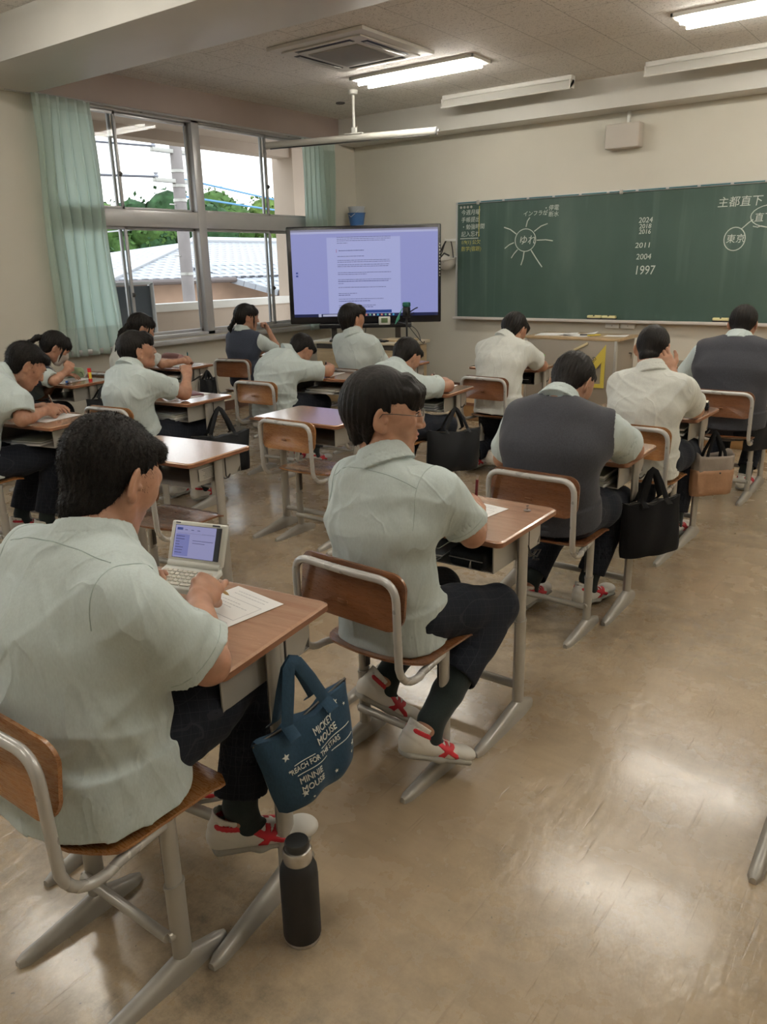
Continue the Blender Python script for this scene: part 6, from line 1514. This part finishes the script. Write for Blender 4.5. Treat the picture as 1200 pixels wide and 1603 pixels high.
drect('screen_text', [(.04, .04+rn.uniform(.08, .2), .33+.085*i, .35+.085*i) for i in range(7)]+[(.42, .88, .44, .455), (.42, .70, .52, .535), (.06, .9, .235, .24), (.22, .28, .12, .14), (.36, .42, .12, .14), (.50, .56, .12, .14), (.62, .88, .22, .225)], emat('dict_ink', (.12, .12, .30), .5), .0042)
q = MB(); q.box((-wd*.38, .1025, .0024), (.014, .003, .0004), M=lm); q.box((wd*.31, .1025, .0024), (.022, .004, .0004), M=lm); q.build('maker_print', mat('dict_dark'), lid)
# desk 1
sheet('worksheet', 'printed worksheet on the nearest desk, right of the electronic dictionary', 'paper', on(1, .085, .04), .182, .257, dr(1, -14), lines=3, pad=.0006)
pen(pin1['R']+V(-.01, .035, -.035), pin1['R']+V(.045, -.055, .035), 'wooden pencil pinched in the right hand of the nearest pupil', mat('pencil_ochre', (.45, .28, .08), .5), .0038, 'pencil', mat('pencil_ochre', (.45, .28, .08), .5))
def tote(name, label, W_, H_, D_, hook, ang, m, handle=.22, lean=0, group=None, flare=.9, strap_w=.014, seed=1):
    """soft bag: tapered lofted body, two strap handles up to the hook. local x along the bag, origin at the bag's top centre"""
    t = thing(name, label, 'bag', hook, ang, group); rn = random.Random(seed); q = MB(); NX, NZ = 26, 14; vs_ = []; fs = []
    ring = []
    for k in range(NZ+1):
        v = k/NZ; w = W_*(1-(1-flare)*v**1.5); dd = D_*(.25+.75*math.sin(min(1, v*1.25+.05)*PI/2)) * (1 if v < .9 else 1-.25*((v-.9)/.1))
        z = -handle-H_*v; row = []
        for j in range(2*NX):
            u = j/NX; s = 1 if u < 1 else -1; x = (u if u < 1 else 2-u)*2-1
            e = (1-abs(x)**3.2)**.5 if abs(x) < 1 else 0
            sag = .018*W_/.3*(1-x*x)*(1-v)**2
            y = s*dd/2*e + .006*math.sin(x*7+v*5+seed)*(1-abs(x)) + lean*v*.05
            row.append((x*w/2*(1-.03*math.sin(v*PI)), y, z-sag+.004*math.sin(x*9+seed)*(1-v)))
        vs_ += row
    M_ = 2*NX
    for k in range(NZ):
        for j in range(M_): a = k*M_+j; b = k*M_+(j+1) % M_; fs.append((a, b, b+M_, a+M_))
    for k in (0, NZ):
        c = k*M_
        for j in range(NX):
            a, b = c+j, c+j+1; a2, b2 = c+(M_-j) % M_, c+M_-j-1
            fs.append((a, b, b2, a2) if k else (a, a2, b2, b))
    q.raw(vs_, fs); bmesh.ops.recalc_face_normals(q.bm, faces=q.bm.faces); b_ = q.build('body', m, t)
    q = MB(); q.tube([(-W_/2*.99, 0, -handle-.004), (0, 0, -handle-.022*W_/.3), (W_/2*.99, 0, -handle-.004)], .0035, 6); q.build('zip', DARKM, b_)
    for s in (-1, 1):
        y = s*D_*.18; x0 = W_*.20; q = MB(); y2 = s*D_*.42
        pts = [Vector((-x0, y2, -handle-.022)), Vector((-x0*.98, y, -handle+.0)), Vector((-x0*.55, y*.7, -handle*.45)), Vector((-.014, s*.007, -.012))]+[Vector((0, s*.006, .0))]+[Vector((.014, s*.007, -.012)), Vector((x0*.62, y*.7, -handle*.5)), Vector((x0*1.0, y, -handle)), Vector((x0*1.02, y2, -handle-.022))]
        q.tube(pts, strap_w, 8, sq=(.16, 1.0), up=(0, 1, 0)); q.build('handle', m, t)
    return t
NAVYC = m_cloth('navy_canvas', (.024, .055, .095), 700, .12, .5, .1); BLKC = m_cloth('black_canvas', (.007, .007, .008), 500, .15, .6, .03); BLKN = m_cloth('black_nylon', (.008, .009, .011), 300, .1, .3, .03, .6)
LET = mat('print_cream', (.62, .62, .58), .7)
# bag 1: hook world (-1.12,1.14,.60)
HB = Vector((-1.115, 1.135, .665)); a1 = rad(90-6)
tb = tote('tote_bag', 'navy canvas tote bag with white printed lettering hanging at the nearest desk', .295, .215, .105, tuple(HB), a1, NAVYC, .135, flare=.80, strap_w=.016, seed=3)
tb.rotation_euler = (0, rad(-9), a1)
# the print lies on the side facing -Y local (towards the aisle, +X world)
TB = frame((.0, 0, 0), (1, 0, 0), (0, 0, 1))
def conform(o, W_=.295, H_=.215, D_=.105, handle=.135, flare=.80, seed=3):
    for v_ in o.data.vertices:
        x, y, z = v_.co; v = min(max((-handle-z)/H_, 0), 1); w = W_*(1-(1-flare)*v**1.5)*(1-.03*math.sin(v*PI)); u = max(-1, min(1, 2*x/w)); dd = D_*(.25+.75*math.sin(min(1, v*1.25+.05)*PI/2))
        off = (y+.0605); v_.co.y = -dd/2*(1-abs(u)**3.2)**.5+.006*math.sin(u*7+v*5+seed)*(1-abs(u)) - .0009 + off
    return o
def bag_text(s, x, z, size, w=1.0, rz=0):
    a = rad(rz); M = frame((x, -.0605, z), (math.cos(a), 0, math.sin(a)), (-math.sin(a), 0, math.cos(a))); return conform(text_part(s, size*.92, 'lettering', LET, tb, M, .0008, 0, w))
bag_text('MICKEY', -.004, -.190, .027, .75); bag_text('MOUSE', -.004, -.215, .027, .85); bag_text('REACH FOR THE STARS', -.088, -.243, .0195, .80)
bag_text('MINNIE', -.074, -.277, .025, .80); bag_text('MOUSE', -.074, -.301, .025, .85)
q = MB(); dz = lambda x: -.002
for (x0, x1, z) in ((.0, .105, -.2235), (-.075, -.02, -.2245), (.03, .105, -.2535), (-.075, .01, -.2515)):
    for i in range(8): a_ = x0+(x1-x0)*i/8; b_ = x0+(x1-x0)*(i+1)/8; q.box(((a_+b_)/2, -.0605, z-.001), (b_-a_+.0004, .0012, .0012))
for (x, z, r) in ((-.088, -.195, .010), (.085, -.160, .008), (.055, -.163, .004), (.108, -.178, .004), (-.09, -.232, .004), (-.068, -.305, .009), (.10, -.282, .008), (.09, -.30, .004), (.03, -.312, .005), (-.05, -.325, .003)):
    P = []; 
    for i in range(10): rr = r if i % 2 == 0 else r*.42; a = PI/2+i*PI/5; P.append((x+rr*math.cos(a), z+rr*math.sin(a)))
    q.prism(P, 0, .0012, M=frame((0, -.0600, 0), (1, 0, 0), (0, 0, 1)))
conform(q.build('printed_stars', LET, tb))
# bottle
t = thing('water_bottle', 'matte black steel bottle standing on the floor by the nearest desk leg', 'bottle', (-1.052, 1.055, 0)); t.scale = (1.2, 1.2, 1.03)
q = MB(); q.lathe([(.001, 0), (.0345, 0), (.036, .004), (.036, .012)], 32); q.build('base_ring', CHROME, t)
q = MB(); q.lathe([(.036, .010), (.0368, .014), (.0368, .170), (.0355, .190), (.030, .206), (.0265, .212)], 32); q.build('body', mat('bottle_black', (.009, .009, .010), .6), t)
q = MB(); q.lathe([(.0265, .210), (.0275, .214), (.0275, .238), (.0260, .242), (.0225, .244)], 32); q.build('collar', CHROME, t)
q = MB(); q.lathe([(.0225, .243), (.0235, .246), (.0235, .258), (.0215, .262), (.001, .2622)], 32); q.build('lid', mat('lid_dark', (.06, .06, .06), .3, metal=.6), t)
# bag on the left side of desk 1
t = tote('hand_bag', 'dark navy bag hanging at the left side of the nearest desk, behind his arm', .26, .22, .12, on(1, -.325, .05, .68), rad(90+8), NAVYC, .02, flare=.95, seed=8)
# desk 2
sheet('worksheet', 'white worksheet under the hand of the pupil with glasses', 'paper', on(2, .055, -.005), .182, .257, dr(2, -8), lines=5, pad=.0006)
pen(pin2['R']+V(-.012, .030, -.040), pin2['R']+V(.022, -.012, .135), 'dark red mechanical pencil held by the pupil with glasses', mat('wine_red', (.13, .01, .02), .25), .0048)
q = MB(); q.lathe([(.012, 0), (.013, .002), (.004, .006), (.004, .016), (.006, .018)], 14); tag(q.build('clear_stand', mat('clear_plastic', (.7, .6, .55), .1, trans=.7), None, on(2, .225, .125)), 'tiny clear plastic piece standing at the desk corner of the boy with glasses', 'plastic piece')
t = thing('glue_tube', 'pinkish beige round tube standing behind the shoulder of the boy with glasses', 'tube', on(2, -.13, .175))
q = MB(); q.lathe([(.016, 0), (.0165, .003), (.0165, .050)], 20); q.build('body', mat('pinkish_beige', (.42, .34, .30), .4), t)
q = MB(); q.lathe([(.0155, .049), (.0155, .070), (.0145, .073), (.001, .073)], 20); q.build('cap', mat('pinkish_beige2', (.36, .29, .26), .35), t)
q = MB(); q.raw([(-.05, -.02, 0), (.04, -.03, 0), (.055, .035, 0), (-.04, .04, 0), (-.03, .0, .05), (.01, .005, .085), (.035, .02, .04), (-.045, .02, .03)], [(0, 1, 5, 4), (1, 2, 6, 5), (2, 3, 7, 5), (2, 5, 6), (3, 0, 4, 7), (4, 5, 7), (0, 3, 2, 1)])
tag(q.build('tissue', PAPER, None, on(2, -.20, .10)), 'crumpled white tissue behind the right shoulder of the boy with glasses', 'tissue')
def books(k, n, label, x=-.03, seed=1, w=.21, d=.28, col=None, z0=.578):
    rn = random.Random(seed); z = z0; cols = [(.55, .55, .53), (.42, .43, .45), (.60, .58, .50), (.25, .27, .30), (.5, .5, .52), (.30, .32, .25)]
    for i in range(n):
        th = rn.uniform(.007, .016)
        if z+th > .672: break
        t = thing('notebook', label+', '+('lowest', 'second', 'third', 'fourth', 'fifth', 'sixth')[i]+' in its stack', 'notebook', on(k, x+rn.uniform(-.02, .02), -.035+rn.uniform(-.02, .01), z), dr(k, rn.uniform(-7, 7)), 'books and papers in the desk trays')
        q = MB(); q.box((0, 0, th/2), (w-.004, d-.006, th-.002), .001); q.build('pages', PAPER, t)
        c = cols[rn.randrange(6)]; cm = mat('cover_%d_%d_%d' % tuple(int(v*99) for v in c), c, .5); q = MB(); q.box((0, 0, th-.0008), (w, d, .0015), .0005); q.box((0, 0, .0008), (w, d, .0015), .0005); q.box((-w/2, 0, th/2), (.0015, d, th), .0005); q.build('cover', cm, t); z += th+.0005
books(2, 3, 'grey-white notebook in the tray of the boy with glasses', -.08, 3, .25, .30)
t = thing('pencil_case', 'black zip pencil case sticking out of the tray of the boy with glasses', 'pencil case', on(2, .165, -.09, .579), dr(2))
q = MB(); q.box((0, 0, .032), (.13, .19, .060), .018, 4); q.build('body', BLKN, t)
q = MB(); q.tube([(-.06, -.096, .036), (.06, -.096, .036)], .002, 6); q.tube([(.02, -.098, .036), (.022, -.102, .022), (.023, -.102, .008), (.017, -.102, .008), (.018, -.102, .022), (.02, -.098, .036)], .0013, 6); q.build('zip', CHROME, t)
q = MB(); q.tube([(0, 0, 0), (.012, 0, -.03), (.03, .005, -.035), (.035, .02, -.015), (.015, .02, -.02), (.02, 0, -.045), (.04, 0, -.04)], .0028, 6); tag(q.build('cord', BLACKP, None, on(2, .285, .01, .625)), 'black cord loop dangling at the desk hook of the boy with glasses', 'cord')
# desk 3
sheet('worksheet', 'white worksheet on the desk of the low-bent vested pupil', 'paper', on(3, .0, .0), .182, .257, dr(3, 5), lines=7, pad=.0006)
books(3, 4, 'dark-edged notebook in the tray of the low-bent vested pupil', .06, 6, .27, .29)
t = tote('tote_bag', 'plain black cotton tote bag hanging beside the low-bent vested pupil', .30, .25, .12, on(3, .345, -.0, .635), rad(55), BLKC, .13, flare=1.0, seed=5)
t.rotation_euler = (0, rad(-2), rad(55))
# desk 4
sheet('worksheet', 'white worksheet under the arm of the pupil resting his head', 'paper', on(4, -.03, .0), .182, .257, dr(4, 5), lines=8, pad=.0006)
books(4, 5, 'white-grey folder in the tray of the pupil resting his head', .06, 9, .29, .29)
t = thing('pencil_case', 'black pencil case topped by a pale note, above the brown paper bag', 'pencil case', on(4, .20, .10), dr(4, 12))
q = MB(); q.box((0, 0, .012), (.135, .085, .022), .007, 3); q.box((0, 0, .034), (.13, .08, .018), .006, 3); q.build('body', BLKN, t)
q = MB(); q.box((.005, 0, .0435), (.11, .068, .003), .001); q.build('note', mat('cream_note', (.72, .70, .60), .7), t)
q = MB(); q.box((-.055, -.035, .024), (.012, .02, .014), .003); q.build('zip_pull', CHROME, t)
def paper_bag():
    t = thing('paper_bag', 'crumpled brown and grey paper bag hanging by black straps from a desk', 'bag', on(4, .345, .0, .60), rad(90-42))
    hm = m_paint('kraft_brown', (.36, .205, .12), .8, .15, .5, 14); gm = m_paint('kraft_grey', (.27, .23, .20), .8, .12, .5, 14); rn = random.Random(4)
    def shell(z0, z1, w0, w1, d0, m, name, wave):
        q = MB(); N = 30; R_ = 7; vs_ = []; fs = []
        for r in range(R_+1):
            v = r/R_; z = z0+(z1-z0)*v; w = w0+(w1-w0)*v
            for j in range(N):
                a = 2*PI*j/N; cx = math.copysign(abs(math.cos(a))**.35, math.cos(a)); sy = math.copysign(abs(math.sin(a))**.8, math.sin(a))
                vs_.append((cx*w/2, sy*d0/2*(1 if r else .6)+.004*math.sin(7*a+3*v), z+(wave*(.5*math.sin(a*2+.6)+.5*abs(math.sin(a*1.5))) if r == R_ else 0)))
        for r in range(R_):
            for j in range(N): a = r*N+j; b = r*N+(j+1) % N; fs.append((a, b, b+N, a+N))
        fs.append(tuple(range(N))[::-1]); q.raw(vs_, fs); o = q.build(name, m, t); o.modifiers.new('t', 'SOLIDIFY').thickness = .002
    shell(-.345, -.20, .235, .245, .085, hm, 'brown_body', .006); shell(-.215, -.125, .24, .235, .080, gm, 'grey_top', .03)
    for s in (-1, 1):
        q = MB(); q.tube([(-.06, s*.03, -.17), (-.045, s*.02, -.10), (-.008, s*.006, -.008), (0, s*.005, .004), (.008, s*.006, -.008), (.055, s*.02, -.11), (.06, s*.03, -.17)], .010, 8, sq=(.25, 1), up=(0, 1, 0)); q.build('strap', BLKC, t)
    q = MB(); q.lathe([(.005, 0), (.005, .002)], 12, M=Matrix.Translation((.02, -.0455, -.215)) @ Matrix.Rotation(PI/2, 4, 'X')); q.build('snap', BLACKP, t)
paper_bag()
sheet('paper_scrap', 'little white paper scrap on the floor near the aisle desk feet', 'paper', (-1.235, 4.16, .001), .05, .035, .4, curl=.05, n=1)
# desk 5 and its bags
books(5, 5, 'binder stacked on the desk of the right-edge vested pupil, left of him', -.22, 12, .14, .24, z0=.703-.0) if False else None
rn = random.Random(5)
for i, (c, th) in enumerate((((.30, .30, .31), .022), ((.10, .10, .11), .018), ((.45, .46, .48), .016), ((.06, .06, .07), .012))):
    t = thing('binder', ('lowest', 'second', 'third', 'topmost')[i]+' binder in the stack left of the right-edge vested pupil', 'binder', on(5, -.19+.008*i, -.05, .7015+sum((.022, .018, .016, .012)[:i])), dr(5, 4-3*i), 'binders on the right-edge desk')
    q = MB(); q.box((0, 0, th/2), (.17, .22, th-.001), .002); q.build('cover', mat('binder_%d' % i, c, .4), t); q = MB(); q.box((.002, -.004, th/2), (.168, .216, th*.6), .001); q.build('pages', PAPER, t)
for i, (dx, c, lab) in enumerate(((.20, (.50, .62, .12), 'yellow-green marker tube'), (.235, (.65, .60, .12), 'yellow pen tube'), (.26, (.05, .05, .06), 'black pen case'))):
    q = MB(); q.tube([(0, -.07, .012), (0, .07, .012)], .012, 10); tag(q.build('marker', mat('marker_%d' % i, c, .35), None, on(5, dx, -.02), dr(5, -30)), lab+' on the desk at the right edge of the view', 'marker')
tote('hand_bag', 'tall black bag hanging at the right edge beside the vested pupil', .34, .28, .10, (-1.0, 5.42, .66), rad(62), BLKN, .05, flare=1.0, seed=6)
# desk 6
sheet('worksheet', 'white worksheet on the front desk before the teacher desk', 'paper', on(6, .06, -.02), .182, .257, dr(6, 5), lines=9, pad=.0006)
t = thing('pencil_case', 'black pencil case in the tray of the front desk before the teacher desk', 'pencil case', on(6, .12, -.06, .579), dr(6)); q = MB(); q.box((0, 0, .030), (.20, .20, .058), .014, 3); q.build('body', BLKN, t); q = MB(); q.tube([(-.08, -.101, .034), (.08, -.101, .034)], .002, 6); q.build('zip', CHROME, t)
t = thing('lollipop_fan', 'small bright green round-headed stick standing on the front desk', 'toy stick', on(6, .19, .13))
q = MB(); q.tube([(0, 0, 0), (0, 0, .045)], .006, 10); q.build('stick', WHITEP, t); q = MB(); q.lathe([(.001, -.026), (.015, -.022), (.025, -.006), (.026, .004), (.018, .020), (.001, .026)], 20, c=(0, 0, .068)); q.tube([(.02, 0, .07), (.034, 0, .076)], .006, 8); q.build('head', GREEN, t)
# desk 8
sheet('worksheet', 'white worksheet at the corner of the desk that has the large black bag', 'paper', on(8, .10, .06), .182, .257, dr(8, 5), lines=10, pad=.0006)
books(8, 4, 'notebook in the tray above the large black bag', .07, 14, .27, .28)
t = tote('school_bag', 'large black school bag with long handles hanging at the middle desk', .42, .27, .15, (-2.60, 4.27, .625), rad(66), BLKN, .13, flare=.93, strap_w=.012, seed=9); t.rotation_euler = (0, rad(3), rad(66))
pen(on(8, .02, .12, .703), on(8, .07, .05, .80), 'black pen held by the bent pupil at the desk with the large black bag')
# desk 9
sheet('worksheet', 'white worksheet on the desk of the very low-bent pupil', 'paper', on(9, .0, .0), .182, .257, dr(9, 5), lines=11, pad=.0006)
books(9, 3, 'notebook in the tray of the very low-bent pupil', .05, 15, .26, .28)
tote('hand_bag', 'small blue bag hanging between the very low-bent pupil and the upright pupil', .24, .16, .10, on(9, .33, .05, .66), rad(98), mat('blue_denim', (.03, .075, .15), .8), .13, flare=.85, seed=11)
pen(on(9, -.08, .09, .703), on(9, -.03, .03, .80), 'black pen held by the very low-bent pupil')
# desk 10
sheet('worksheet', 'white worksheet on the desk of the vested girl by the window', 'paper', on(10, .10, .0), .182, .257, dr(10, 5), lines=12, pad=.0006)
# desk 11
sheet('worksheet', 'white worksheet on the pale glossy desk of the pupil looking up', 'paper', on(11, .05, .05), .182, .257, dr(11, 5), lines=13, pad=.0006)
t = thing('folder', 'thin dark red folder lying on the pale glossy desk of the pupil looking up', 'folder', on(11, .02, .10, .7035), dr(11, -25)); q = MB(); q.box((0, 0, .003), (.20, .12, .005), .001); q.build('cover', mat('maroon', (.12, .02, .03), .5), t)
books(11, 4, 'notebook in the tray of the pupil looking up', .03, 16, .28, .29)
pen(on(11, .13, .01, .80), on(11, .20, .05, .85), 'black pen in the raised hand of the pupil looking up')
t = tote('school_bag', 'black nylon school bag hanging at the desk of the pupil looking up', .40, .26, .17, on(11, .345, .02, .645), rad(68), BLKN, .16, flare=.92, strap_w=.013, seed=13)
# desk 12
sheet('worksheet', 'white worksheet on the desk of the girl with the long ponytail', 'paper', on(12, .14, .02), .182, .257, dr(12, 5), lines=14, pad=.0006)
t = thing('pencil_case', 'dusty pink soft pencil case on the desk under the window', 'pencil case', on(12, -.10, .12), dr(12, -6)); PKC = m_cloth('pink_cloth', (.30, .17, .17), 400, .12, .6, .2)
q = MB(); q.tube([(-.125, 0, .045), (-.11, 0, .045), (-.06, 0, .047), (.06, 0, .045), (.11, 0, .043), (.125, 0, .042)], [.018, .036, .044, .043, .034, .016], 18, sq=(1, 1.1)); q.build('body', PKC, t); q = MB(); q.tube([(-.10, -.012, .083), (0, -.012, .090), (.10, -.012, .080)], .0025, 6); q.build('zip', GREYM, t)
books(12, 4, 'notebook in the tray of the girl with the long ponytail', .04, 17, .28, .29)
pen(on(12, .17, .03, .703), on(12, .20, -.01, .83), 'teal pencil held by the girl with the long ponytail', mat('teal_pen', (.02, .20, .22), .3))
tote('hand_bag', 'dark bag hanging behind the leg of the desk with the pink pencil case', .20, .20, .08, on(12, .325, .08, .65), rad(97), BLKN, .06, flare=1, seed=21)
# desk 13
sheet('worksheet', 'white worksheet on the desk with the red glue stick', 'paper', on(13, .03, .0), .21, .297, dr(13, 0), lines=15, pad=.0006)
t = thing('glue_stick', 'red and yellow glue stick standing upright on the desk of the masked girl', 'glue stick', on(13, .245, .02)); gz = .1
q = MB(); q.lathe([(.014, 0), (.0145, .002), (.0145, .022)], 20); q.build('base', RED, t); q = MB(); q.lathe([(.0135, .021), (.0135, .072)], 20); q.build('label', YEL, t)
q = MB(); q.box((0, -.0135, .045), (.010, .002, .035), .0005); q.box((-.0095, -.0095, .05), (.004, .002, .02), .0005, rot=(0, 0, -.8)); q.build('print', RED, t); q = MB(); q.lathe([(.0145, .071), (.0145, .098), (.013, .101), (.001, .101)], 20); q.build('cap', RED, t)
t = thing('pencil_case', 'pale green zip pencil case on the desk of the masked girl', 'pencil case', on(13, -.06, .14), dr(13, -8)); GRC = m_cloth('sage_cloth', (.30, .38, .24), 400, .1, .6, .2)
q = MB(); q.box((0, 0, .042), (.20, .085, .080), .030, 5); q.build('body', GRC, t); q = MB(); q.tube([(-.085, -.035, .058), (.085, -.035, .058)], .0025, 6); q.tube([(.099, -.01, .05), (.112, 0, .045), (.112, 0, .03), (.099, .01, .028)], .003, 6); q.build('zip', mat('sage_dark', (.18, .22, .12), .5), t)
t = thing('eraser', 'small white eraser in a blue sleeve on the worksheet beside the glue stick', 'eraser', on(13, .14, -.10, .703), dr(13, 5)); q = MB(); q.box((.008, 0, .007), (.045, .02, .012), .003); q.build('rubber', PAPER, t); q = MB(); q.box((-.006, 0, .007), (.026, .021, .013), .002); q.build('sleeve', mat('blue_sleeve', (.02, .10, .40), .4), t)
pen(on(13, -.02, -.02, .703), on(13, -.06, -.07, .82), 'grey pencil held by the masked girl', GREYM)
tote('hand_bag', 'black rectangular bag hanging at the desk with the red glue stick', .34, .26, .12, on(13, .325, .05, .66), rad(99), BLKN, .07, flare=1, seed=22)
# desk 14
sheet('worksheet', 'white worksheet under the fist of the pupil at the left edge', 'paper', on(14, .06, .02), .182, .257, dr(14, 0), lines=16, pad=.0006)
pen(V(-4.225, 2.515, .703), V(-4.215, 2.48, .835), 'brown pen held upright by the pupil at the left edge', mat('brown_pen', (.15, .06, .03), .3))
tote('school_bag', 'dark navy bag with a metal buckle at the desk of the left-edge pupil', .30, .36, .14, on(14, .325, .0, .60), rad(100), BLKN, .04, flare=1, seed=23)
books(14, 2, 'notebook in the tray of the left-edge pupil', .02, 24)
# stickers on desk a
q = MB(); q.box((0, 0, 0), (.0012, .16, .055), .0003); o = q.build('sticker', mat('sticker_grey', (.48, .47, .43), .6), desks['a'], None); o.location = (.254, -.03, .622)
q = MB()
for i in range(7): q.box((.0, -.01+.004*(i % 3), .02-.0065*i), (.0006, .10-.012*(i % 4), .0022))
o2 = q.build('sticker_print', mat('sticker_ink', (.2, .2, .2), .6), o); o2.location = (.001, 0, 0)
